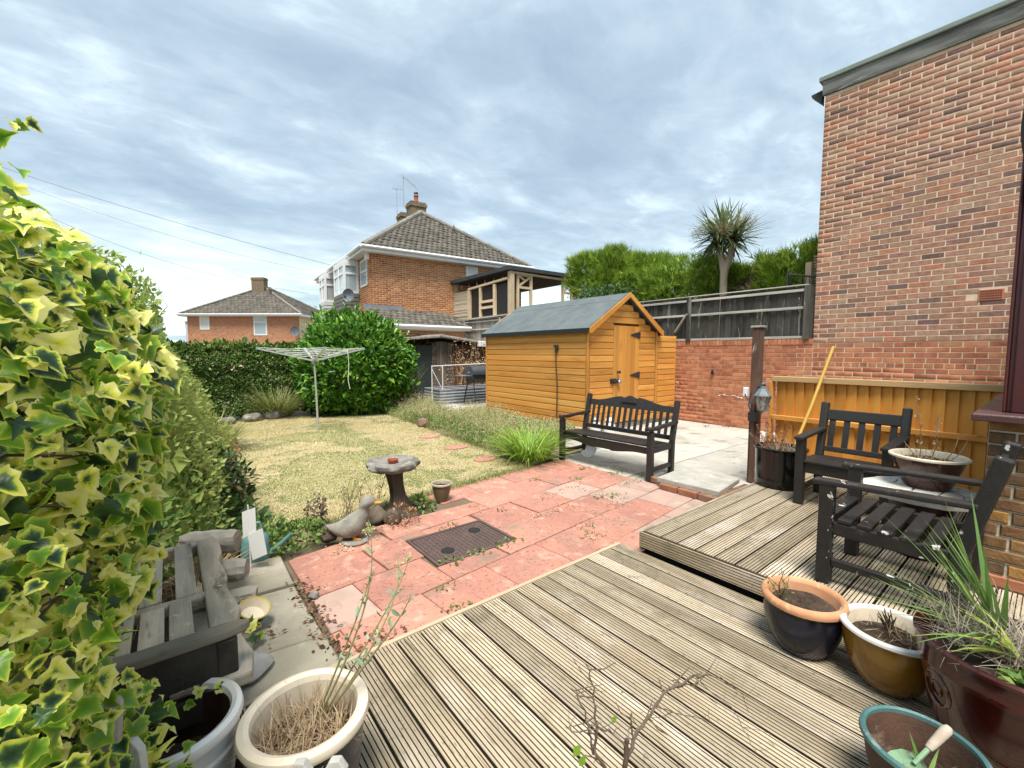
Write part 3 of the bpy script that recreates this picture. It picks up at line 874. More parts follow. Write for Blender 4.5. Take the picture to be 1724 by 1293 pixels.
gf = board_fence('board_fence', 'low grey weathered board fence below the slatted screen, behind the old shed', 10.1, 17.1, (10.1, 12.4, 14.8, 17.15), 1.9, 2.80, (GREYWOOD, PALERAIL, PALERAIL))
b = MB(); b.bar((9.30, 5.62, 2.02), (9.25, 5.36, 2.35), .05, .025); b.bar((9.25, 5.36, 2.35), (9.24, 5.30, 2.42), .03, .02)
tag(b.build('loose_batten', M('bare_stick', (.50, .42, .32), (.40, .33, .25), sc=8)), 'loose pale batten leaning against the black fence beside its post', 'batten')

# ------------------------------------------------------------------ neighbour's slatted screen, black panels, gazebo
sc_ = thing('slatted_screen', 'pale screen of thin horizontal slats above the grey fence, left of the black panels', 'screen', (9.3, 15.8, 2.8))
random.seed(5)
me = MB(); me.box(-.012, .012, -1.38, 1.38, -.021, .021); me = me.mesh('screen_slat', M('screen_slat', (.56, .48, .37), (.46, .39, .29), sc=6, st=(1, .1, 1), rough=.85, rv=.35))
for i in range(22):
    link('slat', me, sc_, (random.uniform(-.008, .008), 0, .05 + i * .051), (0, 0, random.uniform(-.003, .003)))
for y in (14.45, 17.15):
    b = MB(); b.box(9.27, 9.36, y - .05, y + .05, 2.8, 3.97); b.build('post', PINE, sc_, world=True, bevel=.004)
b = MB(); b.box(9.2, 9.25, 17.05, 17.2, 2.3, 4.05); b.build('dark_post', GREYWOOD, sc_, world=True)
pn = thing('panel_screen', 'pine framed screen with black sheet panels under the gazebo eave', 'screen', (9.3, 13.1, 2.8))
b = MB()
for (y, w) in ((14.36, .12), (13.62, .10), (12.72, .12)):
    r = MB(); r.box(9.25, 9.34, y - w / 2, y + w / 2, 2.85, 3.98); r.build('stud', PINE, pn, world=True, bevel=.004)
for (a, c, z) in ((14.3, 12.78, 3.40), (14.3 - .63, 12.78, 3.23)):
    r = MB(); r.box(9.255, 9.33, min(a, 13.57), 13.57 if a > 13.57 else a, z - .04, z + .04)
for z in (3.42, 3.20):
    r = MB(); r.box(9.255, 9.33, 12.78, 13.57, z - .045, z + .045); r.build('cross_rail', PINE, pn, world=True, bevel=.004)
r = MB(); r.bar((9.29, 14.42, 3.99), (9.29, 11.95, 4.10), .10, .07); r.build('top_rail', PINE, pn, world=True)
r = MB(); r.bar((9.29, 14.42, 2.84), (9.29, 11.95, 2.86), .10, .05); r.build('bottom_rail', PALERAIL, pn, world=True)
BLKSHEET = PLAIN('black_sheet', (.014, .014, .016), .55)
for (a, c) in ((13.67, 14.30), (12.78, 13.57), (11.98, 12.66)):
    r = MB(); r.box(9.35, 9.36, a, c, 2.86, 3.96); r.build('black_panel', BLKSHEET, pn, world=True)

gz = thing('gazebo', 'open timber gazebo with a flat black roof and braced pine posts', 'gazebo', (11, 13.5, 1.72))
r = MB(); r.slab([(9.15, 11.72), (13.15, 11.72), (13.15, 15.9), (9.15, 15.9)], (0, 0, 4.36), (1, 0, .012), (0, 1, -.01), .13)
r.build('roof', M('gazebo_felt', (.045, .048, .052), (.03, .032, .036), sc=4, rough=.9), gz, world=True)
r = MB(); r.box(9.3, 12.7, 11.9, 15.7, 4.33, 4.35); r.build('roof_lining', PLAIN('dark_lining', (.02, .018, .018), .9), gz, world=True)
for (x, y, w) in ((9.36, 11.86, .17), (12.55, 11.90, .15), (12.55, 15.6, .15), (9.4, 15.6, .15)):
    r = MB(); r.roll(); r.box(x - w / 2, x + w / 2, y - w / 2, y + w / 2, 1.72, 4.33); r.build('post', PINE, gz, world=True, bevel=.006)
def brace_frame(x0, x1, y, z0, z1):
    r = MB(); r.roll()
    r.box(x0, x0 + .09, y - .04, y + .04, 1.9, z1); r.box(x1 - .09, x1, y - .04, y + .04, 1.9, z1)
    r.box(x0 + .09, x1 - .09, y - .037, y + .037, z1 - .09, z1); r.box(x0 + .09, x1 - .09, y - .037, y + .037, z0, z0 + .08)
    r.bar((x0 + .09, y, z0 + .08), (x1 - .09, y, z1 - .09), .07, .06, (0, 1, 0)); r.bar(((x0 + x1) / 2, y + .003, (z0 + z1) / 2 + .05), (x0 + .1, y + .003, z1 - .1), .06, .06, (0, 1, 0))
    r.build('braced_frame', PINE, gz, world=True)
brace_frame(9.62, 10.32, 11.88, 3.78, 4.30)
brace_frame(11.85, 12.42, 11.90, 3.78, 4.30)
brace_frame(10.2, 10.8, 15.6, 3.4, 4.30)
r = MB(); r.box(9.45, 12.47, 11.80, 11.90, 4.26, 4.33); r.build('beam', PINE, gz, world=True)
for i in range(6):
    r = MB(); y = 12.4 + i * .55
    r.tube([(9.42, y, 4.25), (9.42, y, 4.16)], .006, 5); r.lathe([(.0, -.03), (.022, -.012), (.024, .005), (.012, .03)], (9.42, y, 4.14), 8)
    r.build('festoon_bulb', PLAIN('bulb_glass', (.65, .66, .66), .15), gz, world=True)
fs = thing('woven_panel', 'low pale woven fence panel behind the gazebo posts', 'fence panel', (11.8, 15.9, 1.72))
me = MB(); me.box(-1.6, 1.6, -.01, .01, -.03, .03); me = me.mesh('woven_slat', MATS['screen_slat'])
for i in range(26): link('slat', me, fs, (0, random.uniform(-.01, .01), .04 + i * .068))
gs = thing('hanging_coat', 'black garment hanging inside the gazebo frame', 'garment', (11.0, 14.0, 3.3))
b = MB(); b.lathe([(.03, .45), (.10, .42), (.16, .30), (.15, .1), (.18, -.2), (.19, -.45), (.17, -.48)], (0, 0, 0), 14, wob=lambda t, i: 1 + .18 * math.sin(5 * t + i * .4)); b.v = [(x, y * .5, z) for x, y, z in b.v]
b.build('cloth', BLKSHEET, gs, smooth=True); b = MB(); b.tube([(0, 0, .44), (0, 0, 1.0)], .006, 5); b.build('hook', BLACKMETAL, gs)

# ------------------------------------------------------------------ honey coloured shed
shed = thing('garden_shed', 'honey coloured timber shed with an apex roof of grey felt and a boarded door', 'shed', (7.4, 7.2, 0))
SX0, SX1, SY0, SY1, SZ0, SZE, SZR = 6.28, 8.50, 5.60, 8.92, .10, 2.02, 2.70
SXM = (SX0 + SX1) / 2
random.seed(15)
# long side: shiplap boards, each its own piece
def lap(bm, p0, p1, z, h, out, top=None):
    """one overlapping board from p0 to p1 (x, y) with its lower edge standing out along out"""
    (x0, y0), (x1, y1) = p0, p1
    ox, oy = out
    q = []
    for (x, y) in ((x0, y0), (x1, y1)):
        q += [(x, y, z), (x + ox * .020, y + oy * .020, z), (x + ox * .018, y + oy * .018, z + h * .78), (x + ox * .009, y + oy * .009, z + h * .86), (x + ox * .006, y + oy * .006, z + h * 1.0), (x, y, z + h * 1.0)]
    k = 6
    bm.add(q, [(i, (i + 1) % k, k + (i + 1) % k, k + i) for i in range(k)] + [tuple(range(k))[::-1], tuple(range(k, 2 * k))])
NB = 15
bh = (SZE - SZ0) / NB
for i in range(NB):
    b = MB(); b.roll(); lap(b, (SX0, SY1 - .03), (SX0, SY0 + .035), SZ0 + i * bh, bh - .001, (-1, 0)); b.build('side_board', HONEY_Y, shed, world=True)
    b = MB(); b.roll(); lap(b, (SX1, SY0 + .03), (SX1, SY1 - .03), SZ0 + i * bh, bh - .001, (1, 0)); b.build('side_board', HONEY_Y, shed, world=True)
DX0, DX1, DZ1 = 7.02, 7.86, 2.10
slope = (SZR - SZE) / (SXM - SX0)
nf = int((SZR - SZ0) / bh) + 1
for i in range(nf):
    z = SZ0 + i * bh
    zt = z + bh * .9
    ins = max(0.0, (zt - SZE) / slope)
    a, c = SX0 + .045 + ins, SX1 - .045 - ins
    if c - a < .1: continue
    segs = [(a, DX0 - .004), (DX1 + .004, c)] if z < DZ1 - .05 else [(a, c)]
    for (u, v) in segs:
        if v - u < .03: continue
        b = MB(); b.roll(); lap(b, (u, SY0), (v, SY0), z, bh - .001, (0, -1)); b.build('front_board', HONEY_X, shed, world=True)
b = MB(); b.prism([(SX0 + .02, SY0 + .01), (SX1 - .02, SY0 + .01), (SX1 - .02, SY1 - .01), (SX0 + .02, SY1 - .01)], SZ0 - .01, SZE)
b.slab([(SX0 + .03, SZE), (SX1 - .03, SZE), (SXM, SZR - .03)], (0, SY1 - .01, 0), (1, 0, 0), (0, 0, 1), SY1 - SY0 - .02)
b.build('shell', M('shed_inside', (.12, .06, .02), sc=5), shed, world=True)
for (x, y) in ((SX0 - .012, SY0 - .012), (SX1 + .012, SY0 - .012), (SX0 - .012, SY1), (SX1 + .012, SY1)):
    b = MB(); b.roll(); b.box(x - .022, x + .022, y - .022, y + .022, SZ0, SZE - .01); b.build('corner_post', HONEY_Z, shed, world=True, bevel=.003)
for (x, y) in ((DX0 - .03, 0), (DX1 + .03, 0)):
    pass
# door of five vertical boards
door = MB(); door.box(DX0, DX1, SY0 - .004, SY0 + .02, SZ0 + .02, DZ1)
door = door.build('door', HONEY_Z, shed, world=True)
dw = (DX1 - DX0) / 6
me = MB(); me.box(-dw / 2 + .002, dw / 2 - .002, -.026, -.006, 0, DZ1 - SZ0 - .03); me = me.mesh('door_board', HONEY_Z)
for i in range(6): link('board', me, door, (DX0 + dw * (i + .5) - 7.4, SY0 - 7.2, SZ0 + .025))
for zz in (1.92, 1.08):
    b = MB(); y = SY0 - .032
    b.slab([(DX1 + .03, -.07), (DX1 + .03, .07), (DX1 - .005, .07), (DX1 - .30, .008), (DX1 - .30, -.008), (DX1 - .005, -.07)], (0, y, zz), (1, 0, 0), (0, 0, 1), .006)
    b.tube([(DX1 + .005, y - .006, zz - .07), (DX1 + .005, y - .006, zz + .07)], .008, 8)
    b.v = [(p[0] - 7.4, p[1] - 7.2, p[2]) for p in b.v]
    b.build('hinge', BLACKMETAL, door)
b = MB(); b.box(-.05, .13, -.01, .004, -.05, .05); b.box(.13, .20, -.02, .004, -.03, .03); b.tube([(-.02, -.02, 0), (.17, -.02, 0)], .012, 8)
bolt = b.build('hasp', BLACKMETAL, shed, loc=(DX0 - .05 - 7.4, SY0 - .035 - 7.2, .98))
b = MB(); b.lathe([(.0, -.02), (.035, -.02), (.042, -.01), (.042, .01), (.035, .02), (0, .02)], (0, 0, 0), 20); b.v = [(x, z, y) for x, y, z in b.v]
b.tube([(-.025, 0, .03), (-.025, 0, .06), (0, 0, .078), (.025, 0, .06), (.025, 0, .03)], .006, 8)
b.build('padlock', METAL, bolt, loc=(.19, -.045, -.02), smooth=True)
b = MB(); b.lathe([(.022, -.03), (.022, -.01), (.012, 0), (.03, .02), (.034, .035), (.02, .05), (0, .052)], (0, 0, 0), 18); b.v = [(x, -z, y) for x, y, z in b.v]
b.build('door_knob', BLACKMETAL, shed, loc=(DX0 + .13 - 7.4, SY0 - .05 - 7.2, 1.16), smooth=True)
# roof: felt sheets over each slope, lap lines, dark drip edge, barge boards
OVX, OVY = .10, .10
for sgn in (-1, 1):
    ex = SXM + sgn * (SXM - SX0 + OVX); ez = SZE - OVX * slope + .045
    for j, (t0, t1) in enumerate(((0, .80), (.78, 1.0))):
        x0, z0_ = ex + (SXM - ex) * t0, ez + (SZR + .05 - ez) * t0
        x1, z1_ = ex + (SXM - ex) * t1, ez + (SZR + .05 - ez) * t1
        u = Vector((x1 - x0, 0, z1_ - z0_)); ln = u.length; u.normalize()
        b = MB(); b.roll(); lift = .004 * j
        nn = Vector((0, 1, 0)).cross(u) if sgn < 0 else u.cross(Vector((0, 1, 0)))
        if nn.z < 0: nn = -nn
        o = Vector((x0, SY0 - OVY, z0_)) + nn * lift
        L_ = SY1 - SY0 + 2 * OVY
        vv = [o, o + u * ln, o + u * ln + Vector((0, L_, 0)), o + Vector((0, L_, 0))]
        b.add(vv + [p + nn * .012 for p in vv], [(0, 1, 2, 3), (4, 7, 6, 5), (0, 4, 5, 1), (1, 5, 6, 2), (2, 6, 7, 3), (3, 7, 4, 0)])
        b.build('felt_sheet', FELT, shed, world=True)
    b = MB(); b.box(ex - .012 * (sgn < 0) - .0, ex + .012 * (sgn > 0) + .002, SY0 - OVY, SY1 + OVY, ez - .075, ez + .012); b.build('drip_edge', FELT_EDGE, shed, world=True)
    for (yy, nm) in ((SY0 - OVY - .022, 0), (SY1 + OVY, 1)):
        b = MB(); b.roll()
        hh = .10
        pts = [(ex - SXM, ez - .085), (ex - SXM + .0 * sgn, ez + .012), (0, SZR + .068), (0, SZR + .068 - hh), (ex - SXM - sgn * .04, ez - .095)]
        b.slab(pts, (SXM, yy, 0), (1, 0, 0), (0, 0, 1), .022 if sgn < 0 else .022)
        ob = b.build('barge_board', HONEY_TRIM, shed, world=True, bevel=.003)
b = MB(); b.box(SX0 - .03, SX0 - .021, 6.9, 6.9, 0, 0)
# side screen
scr = thing('side_gate', 'narrow honey coloured boarded gate filling the gap between the shed and the brick wall', 'gate', (8.9, 5.6, 0))
for i in range(15):
    b = MB(); b.roll(); lap(b, (8.56, 5.585), (9.24, 5.585), .08 + i * .123, .122, (0, -1)); b.build('board', HONEY_X, scr, world=True)
b = MB(); b.box(8.56, 9.24, 5.59, 5.62, .06, 1.93); b.build('backing', HONEY_Z, scr, world=True)
b = MB(); b.box(9.24, 9.27, 5.56, 5.62, .02, 1.935); b.build('edge_post', HONEY_Z, scr, world=True)

# black rod leaning on the shed
rod = thing('leaning_rod', 'thin rusty dark rod with a black head leaning on the honey coloured shed', 'rod', (6.2, 6.4, .1))
RODM = M('rusty_rod', (.05, .028, .018), (.025, .018, .015), sc=20, rough=.8)
b = MB(); pts = [(6.08 + .15 * t, 6.20 + .21 * t + .012 * math.sin(t * 9), .02 + 1.62 * t) for t in np.linspace(0, 1, 12)]
b.tube(pts, [.014 - .003 * k / 11 for k in range(12)], 8)
for k in (3, 5, 8): b.lathe([(.012, -.015), (.019, 0), (.012, .015)], pts[k], 8)
b.build('shaft', RODM, rod, world=True, smooth=True)
b = MB(); b.box(6.195, 6.255, 6.38, 6.46, 1.66, 1.71); b.box(6.2, 6.25, 6.36, 6.395, 1.60, 1.70); b.tube([(6.225, 6.41, 1.58), (6.225, 6.42, 1.70)], .022, 8)
b.build('head', BLACKMETAL, rod, world=True, bevel=.01)

# ------------------------------------------------------------------ conservatory corner at the right edge
cons = thing('conservatory', 'conservatory corner with a maroon frame and sill on a low wall of tan bricks', 'conservatory', (3.7, -.2, 0))
b = MB(); b.box(3.712, 9.0, -4, .235, -.1, 1.165); b.build('plinth_wall', MORTAR_G, cons, world=True)
random.seed(31)
zc = .205
cm = {}
for r in range(13):
    xs = []
    u = .232
    first = True
    while u > -1.6:
        L_ = (.215 if r % 2 == 0 else .10) if first else .215
        if r == 4: L_ = .06 if first else .215
        first = False
        o = link('brick', (bpy.data.meshes.get('tan_brick') or brick_mesh(.215, .065, BRICK_T, .010, .007).mesh('tan_brick', BRICK_T)), cons,
                 (.010 + random.uniform(-.003, .003), u - L_ / 2 + .2, zc + .035), (random.uniform(-.02, .02), random.uniform(-.02, .02), A90 + random.uniform(-.01, .01)))
        o.scale = (L_ / .215, 1, 1)
        if r == 0: o.data = bpy.data.meshes.get('base_brick') or brick_mesh(.215, .065, BRICK_O, .012, .006).mesh('base_brick', BRICK_O)
        u -= L_ + .012
    zc += .0755
b = MB(); b.prism([(3.60, -4), (9.2, -4), (9.2, .30), (3.60, .30)], 1.17, 1.215, .008); b.build('sill', SILL, cons, world=True, bevel=.005)
b = MB(); b.box(3.76, 3.86, .07, .18, 1.217, 3.0); b.box(3.745, 3.76, .09, .16, 1.217, 3.0); b.box(3.75, 3.875, .18, .194, 1.217, 3.0)
b.build('corner_post', MAROON, cons, world=True, bevel=.006)
b = MB(); b.box(3.77, 3.84, -.9, .07, 1.217, 1.29); b.box(3.77, 3.84, -.9, .07, 2.7, 2.8); b.box(3.77, 3.84, -.98, -.9, 1.217, 2.8)
b.build('window_frame', MAROON, cons, world=True, bevel=.004)
b = MB(); b.box(3.80, 3.81, -.9, .07, 1.29, 2.7); b.build('pane', GLASS, cons, world=True)
b = MB(); b.box(3.86, 9.0, .08, .16, 1.217, 1.29); b.box(3.86, 9.0, .08, .16, 2.72, 2.8)
for k in range(5): b.box(4.9 + k, 4.97 + k, .083, .157, 1.29, 2.72)
b.build('side_frame', MAROON, cons, world=True)
b = MB(); b.box(3.86, 9.0, .115, .125, 1.29, 2.72); b.build('side_pane', GLASS, cons, world=True)
random.seed(2)
b = MB(); b.slab([(.145, 3.02), (.203, 3.00), (.205, 3.09), (.195, 3.13), (-.6, 3.2), (-.6, 3.02)], (3.66, 0, 0), (0, 1, 0), (0, 0, 1), .16)
b.build('gutter', SLATE, cons, world=True, bevel=.008)
zs = np.linspace(2.40, 3.02, 11)
edge = [(.185 + .018 * math.sin(k * .55 + 4.4) + random.uniform(-.003, .003) + .004 * k / 10, z) for k, z in enumerate(zs)]
b = MB(); b.slab([(.14, 2.39)] + edge + [(.12, 3.02)], (3.68, 0, 0), (0, 1, 0), (0, 0, 1), .05)
b.build('torn_felt', PLAIN('black_felt', (.008, .007, .008), .95), cons, world=True)

# ------------------------------------------------------------------ honey fence on the raised deck, with its post
yf = thing('feather_board_fence', 'honey coloured featheredge board fence behind the two black armchairs', 'fence', (5.7, 1.2, .2))
random.seed(41)
y = 2.09; i = 0
while y > .26:
    w = random.uniform(.094, .106)
    b = MB(); b.roll(); zt = 1.215
    b.add([(5.715, y, .21), (5.715, y - w, .21), (5.684, y - w, .21), (5.708, y, .21), (5.715, y, zt), (5.715, y - w, zt), (5.684, y - w, zt), (5.708, y, zt)],
          [(0, 1, 2, 3), (7, 6, 5, 4), (3, 2, 6, 7), (2, 1, 5, 6), (1, 0, 4, 5), (0, 3, 7, 4)])
    b.build('board', HONEY_F, yf, world=True); y -= w - .004
for (z0_, z1_) in ((.76, .815),):
    b = MB(); b.box(5.645, 5.682, .27, 2.12, z0_, z1_); b.build('rail', HONEY_Y, yf, world=True, bevel=.004)
b = MB(); b.box(5.645, 5.74, .25, 2.13, 1.215, 1.275); b.build('cap_rail', M('cap_rail', (.50, .34, .16), (.40, .25, .11), sc=7, st=(1, .1, 1), rough=.75, spots=[((.62, .55, .45), 8, .58, .1, .6, (1, .1, 1))]), yf, world=True, bevel=.004)
b = MB(); b.box(5.65, 5.74, .18, .27, .2, 1.21); b.box(5.65, 5.74, 2.12, 2.16, .2, 1.21); b.build('end_post', HONEY_Z, yf, world=True, bevel=.004)

post = thing('timber_post', 'weathered brown post with flaking paint standing at the corner of the raised deck', 'post', (5.5, 2.24, 0))
POSTM = M('flaking_post', (.135, .075, .048), (.075, .042, .03), sc=9, st=(1, 1, .15), rough=.8, bump=.5,
          spots=[((.40, .36, .32), 10, .60, .05, .8, (1, 1, .15)), ((.05, .03, .025), 4, .58, .1, .7)])
b = MB(); b.box(-.05, .05, -.05, .05, -.05, 1.85); b.build('shaft', POSTM, post, bevel=.007)
b = MB(); b.prism([(-.064, -.064), (.064, -.064), (.064, .064), (-.064, .064)], 1.851, 1.872, .006); b.build('cap', GREYWOOD, post)
b = MB(); b.box(-.07, -.051, -.02, .02, .0, 1.05); b.build('cable_trunking', POSTM, post)
# white socket and junction box
sk = thing('outdoor_socket', 'white weatherproof socket box fixed to the left side of the post', 'socket', (5.43, 2.32, 1.08))
b = MB(); b.box(-.03, .03, -.02, .03, -.05, .06); b.build('cover', WHITE, sk, bevel=.008)
b = MB(); b.tube([(-.032, 0, -.02), (-.06, -.02, -.05), (-.07, -.07, -.10), (-.06, -.10, -.16)], .007, 6); b.build('plug_lead', BLACKMETAL, sk, smooth=True)
jb = thing('junction_box', 'small black switch box on the post just below the lantern', 'switch box', (5.42, 2.23, .80))
b = MB(); b.box(-.03, .02, -.06, .05, -.055, .055); b.build('case', BLACKMETAL, jb, bevel=.008)
b = MB(); b.tube([(0, .02, .05), (-.01, .05, .12), (0, .05, .2), (.0, .03, .28)], .006, 6); b.build('lead', BLACKMETAL, jb, smooth=True)
# lantern
lan = thing('wall_lantern', 'grey carriage lantern with glass sides mounted on the weathered post', 'lantern', (5.36, 2.11, .98))
LANM = M('lantern_paint', (.17, .20, .235), (.12, .14, .165), sc=15, rough=.5, rv=.1)
b = MB(); sq = lambda r: [(r, 0), (0, r), (-r, 0), (0, -r)]
def frustum(m, r0, z0, r1, z1, n=6, tw=0):
    vs = [(r0 * math.cos(2 * math.pi * k / n + tw), r0 * math.sin(2 * math.pi * k / n + tw), z0) for k in range(n)] + [(r1 * math.cos(2 * math.pi * k / n + tw), r1 * math.sin(2 * math.pi * k / n + tw), z1) for k in range(n)]
    m.add(vs, [(k, (k + 1) % n, n + (k + 1) % n, n + k) for k in range(n)] + [tuple(range(n))[::-1], tuple(range(n, 2 * n))])
frustum(b, .098, .075, .096, .086); frustum(b, .088, .086, .058, .13); frustum(b, .058, .13, .042, .16); frustum(b, .03, .16, .022, .19); frustum(b, .012, .19, .012, .205)
b.lathe([(.0, .2), (.016, .205), (.02, .215), (.014, .228), (.006, .24), (.009, .25), (.0, .262)], (0, 0, 0), 12)
b.build('hood', LANM, lan)
b = MB()
for k in range(6):
    t = 2 * math.pi * k / 6
    b.bar((.086 * math.cos(t), .086 * math.sin(t), .075), (.05 * math.cos(t), .05 * math.sin(t), -.075), .008, .008)
frustum(b, .055, -.092, .055, -.075); frustum(b, .03, -.105, .05, -.092); b.lathe([(.0, -.13), (.01, -.12), (.006, -.105)], (0, 0, 0), 8)
b.build('cage', LANM, lan)
b = MB(); n = 6
vs = [(.081 * math.cos(2 * math.pi * k / n), .081 * math.sin(2 * math.pi * k / n), .074) for k in range(n)] + [(.046 * math.cos(2 * math.pi * k / n), .046 * math.sin(2 * math.pi * k / n), -.074) for k in range(n)]
b.add(vs, [(k, n + k, n + (k + 1) % n, (k + 1) % n) for k in range(n)])
b.build('glass', PLAIN('lantern_glass', (.85, .88, .88), .08, trans=.85), lan)
b = MB(); b.lathe([(.0, -.045), (.02, -.03), (.03, 0), (.022, .03), (.013, .045), (.013, .07)], (0, 0, 0), 16); b.build('bulb', PLAIN('bulb_white', (.85, .85, .82), .3), lan, smooth=True)
b = MB(); b.box(.02, .09, .055, .075, .02, .19); b.tube([(.05, .06, .15), (.05, .0, .20), (0.02, -.0, .225), (0, 0, .2)], .012, 8); b.build('bracket', M('lantern_dark', (.04, .05, .06), rough=.5), lan, bevel=.004)

# broom handle
bh_ = thing('broom', 'pale yellow broom handle leaning on the honey fence behind the armchair', 'broom', (5.3, 1.6, .2))
b = MB(); b.tube([(5.12, 1.78, .24), (5.40, 1.63, 1.0), (5.62, 1.525, 1.62)], [.0155, .0155, .015], 12); b.build('handle', M('yellow_handle', (.62, .40, .09), (.56, .34, .07), sc=9, st=(1, 1, .2), rough=.5, spots=[((.70, .62, .5), 9, .62, .05, .8)]), bh_, world=True, smooth=True)
b = MB(); b.box(4.98, 5.28, 1.76, 1.81, .235, .275); b.build('head', M('broom_head', (.3, .16, .06)), bh_, world=True)
b = MB(); b.box(4.99, 5.27, 1.755, 1.815, .2, .235); b.build('bristles', M('bristles', (.2, .1, .04)), bh_, world=True)

# ------------------------------------------------------------------ roofs with real tiles
def tiles(parent, o, u, v, poly, w=.30, e=.30, mat=None, name='roof_tiles'):
    """pantiles over the outline poly (s along u, t up the slope v)"""
    o, u, v = np.array(o, float), np.array(u, float), np.array(v, float)
    n = np.cross(u, v); n /= np.linalg.norm(n)
    if n[2] < 0: n = -n
    ss = [p[0] for p in poly]; ts = [p[1] for p in poly]
    C = []
    r = 0; t = min(ts)
    while t < max(ts):
        s = min(ss) - (w / 2 if r % 2 else 0)
        while s < max(ss):
            C.append((s, t)); s += w
        t += e; r += 1
    C = np.array(C)
    C = C[in_poly(C + np.array([w / 2, e / 2]), poly)]
    k = len(C)
    prof = [(0, .010), (.22, .030), (.5, .040), (.78, .030), (1.0, .010)]
    m = len(prof)
    T = []
    for (a, h) in prof: T.append((a * w, -.03 - .02 * math.sin(a * math.pi), h + .028))
    for (a, h) in prof: T.append((a * w, e + .02, h - .008))
    for (a, h) in prof: T.append((a * w, -.03 - .02 * math.sin(a * math.pi), 0))
    T = np.array(T)
    F = np.array([(i, i + 1, m + i + 1, m + i) for i in range(m - 1)] + [(2 * m + i, 2 * m + i + 1, i + 1, i) for i in range(m - 1)])
    L = T[None] + 0 * C[:, None, :1]
    S = L[:, :, 0] + C[:, 0][:, None]; TT = L[:, :, 1] + C[:, 1][:, None]
    NN = L[:, :, 2] * (1 + RNG.uniform(-.2, .35, k)[:, None])
    V = o + S[:, :, None] * u + TT[:, :, None] * v + NN[:, :, None] * n
    FF = (F[None] + (np.arange(k) * len(T))[:, None, None]).reshape(-1, 4)
    ob = np_mesh(name, V.reshape(-1, 3), FF, mat or TILE, np.repeat(RNG.random(k), len(F)), parent, world=False)
    ob['kind'] = 'stuff'
    return ob
def hip_roof(parent, W, L, ze, zr, ov=.28, inset=None, w=.22, e=.27, chim=()):
    """hip roof over local 0..W by 0..L, ridge along local y"""
    x0, x1, y0, y1 = -ov, W + ov, -ov, L + ov
    h = inset or (W / 2 + ov)
    xm = W / 2
    ra, rb = Vector((xm, y0 + h, zr)), Vector((xm, max(y0 + h + .05, y1 - h), zr))
    c = [Vector((x0, y0, ze)), Vector((x1, y0, ze)), Vector((x1, y1, ze)), Vector((x0, y1, ze))]
    b = MB(); b.add(c + [ra, rb], [(0, 1, 4), (1, 2, 5, 4), (2, 3, 5), (3, 0, 4, 5), (3, 2, 1, 0)])
    roof = b.build('roof', MATS['roof_tile'], parent)
    for (p, q, tops) in ((c[0], c[1], (ra,)), (c[1], c[2], (ra, rb)), (c[2], c[3], (rb,)), (c[3], c[0], (rb, ra))):
        u = (q - p); ln = u.length; u.normalize()
        tl = [((t - p).dot(u), ((t - p) - u * (t - p).dot(u)).length) for t in tops]
        v = ((tops[0] - p) - u * (tops[0] - p).dot(u)).normalized()
        poly = [(0, 0), (ln, 0)] + sorted(tl, key=lambda a: -a[0])
        tiles(roof, p, u, v, poly, w, e)
    b = MB()
    for (p, q) in ((c[0], ra), (c[1], ra), (c[2], rb), (c[3], rb), (ra, rb)):
        n = max(1, int((q - p).length / .42))
        for i in range(n):
            b.roll(); a0 = p.lerp(q, i / n); a1 = p.lerp(q, (i + .97) / n)
            b.tube([a0 + Vector((0, 0, .06)), a1 + Vector((0, 0, .075))], [.105, .11], 8)
    b.build('ridge_tiles', RIDGE, roof)['kind'] = 'stuff'
    b = MB()
    b.box(x0 - .05, x1 + .05, y0 - .06, y0, ze - .16, ze + .02); b.box(x0 - .05, x1 + .05, y1, y1 + .06, ze - .16, ze + .02)
    b.box(x0 - .06, x0, y0, y1, ze - .16, ze + .02); b.box(x1, x1 + .06, y0, y1, ze - .16, ze + .02)
    b.build('fascia', WHITE, parent)
    b = MB(); b.box(x0, x1, y0, y1, ze - .15, ze - .13); b.build('soffit', WHITE, parent)
    b = MB()
    b.tube([(x0 - .12, y0 - .12, ze - .0), (x1 + .12, y0 - .12, ze - .0)], .055, 8); b.tube([(x0 - .12, y0 - .12, ze), (x0 - .12, y1, ze)], .055, 8)
    b.build('gutter', WHITE, parent, smooth=True)
    return roof
def chimney(parent, x, y, w, d, z0, z1, pot=True):
    b = MB(); b.box(x - w / 2, x + w / 2, y - d / 2, y + d / 2, z0, z1); b.box(x - w / 2 - .04, x + w / 2 + .04, y - d / 2 - .04, y + d / 2 + .04, z1 - .22, z1 - .08)
    ch = b.build('chimney', CHIMNEY, parent)
    if pot:
        b = MB(); b.lathe([(.12, 0), (.10, .12), (.09, .28), (.12, .32), (.12, .36), (.08, .36)], (x, y, z1), 14); b.build('chimney_pot', TERRA, ch, smooth=True)
        b = MB(); b.lathe([(.0, .52), (.10, .50), (.11, .47)], (x, y, z1), 10)
        for k in range(3): b.tube([(x + .08 * math.cos(k * 2.1), y + .08 * math.sin(k * 2.1), z1 + .34), (x + .09 * math.cos(k * 2.1), y + .09 * math.sin(k * 2.1), z1 + .48)], .012, 5)
        b.build('cowl', BLACKMETAL, ch)
    return ch

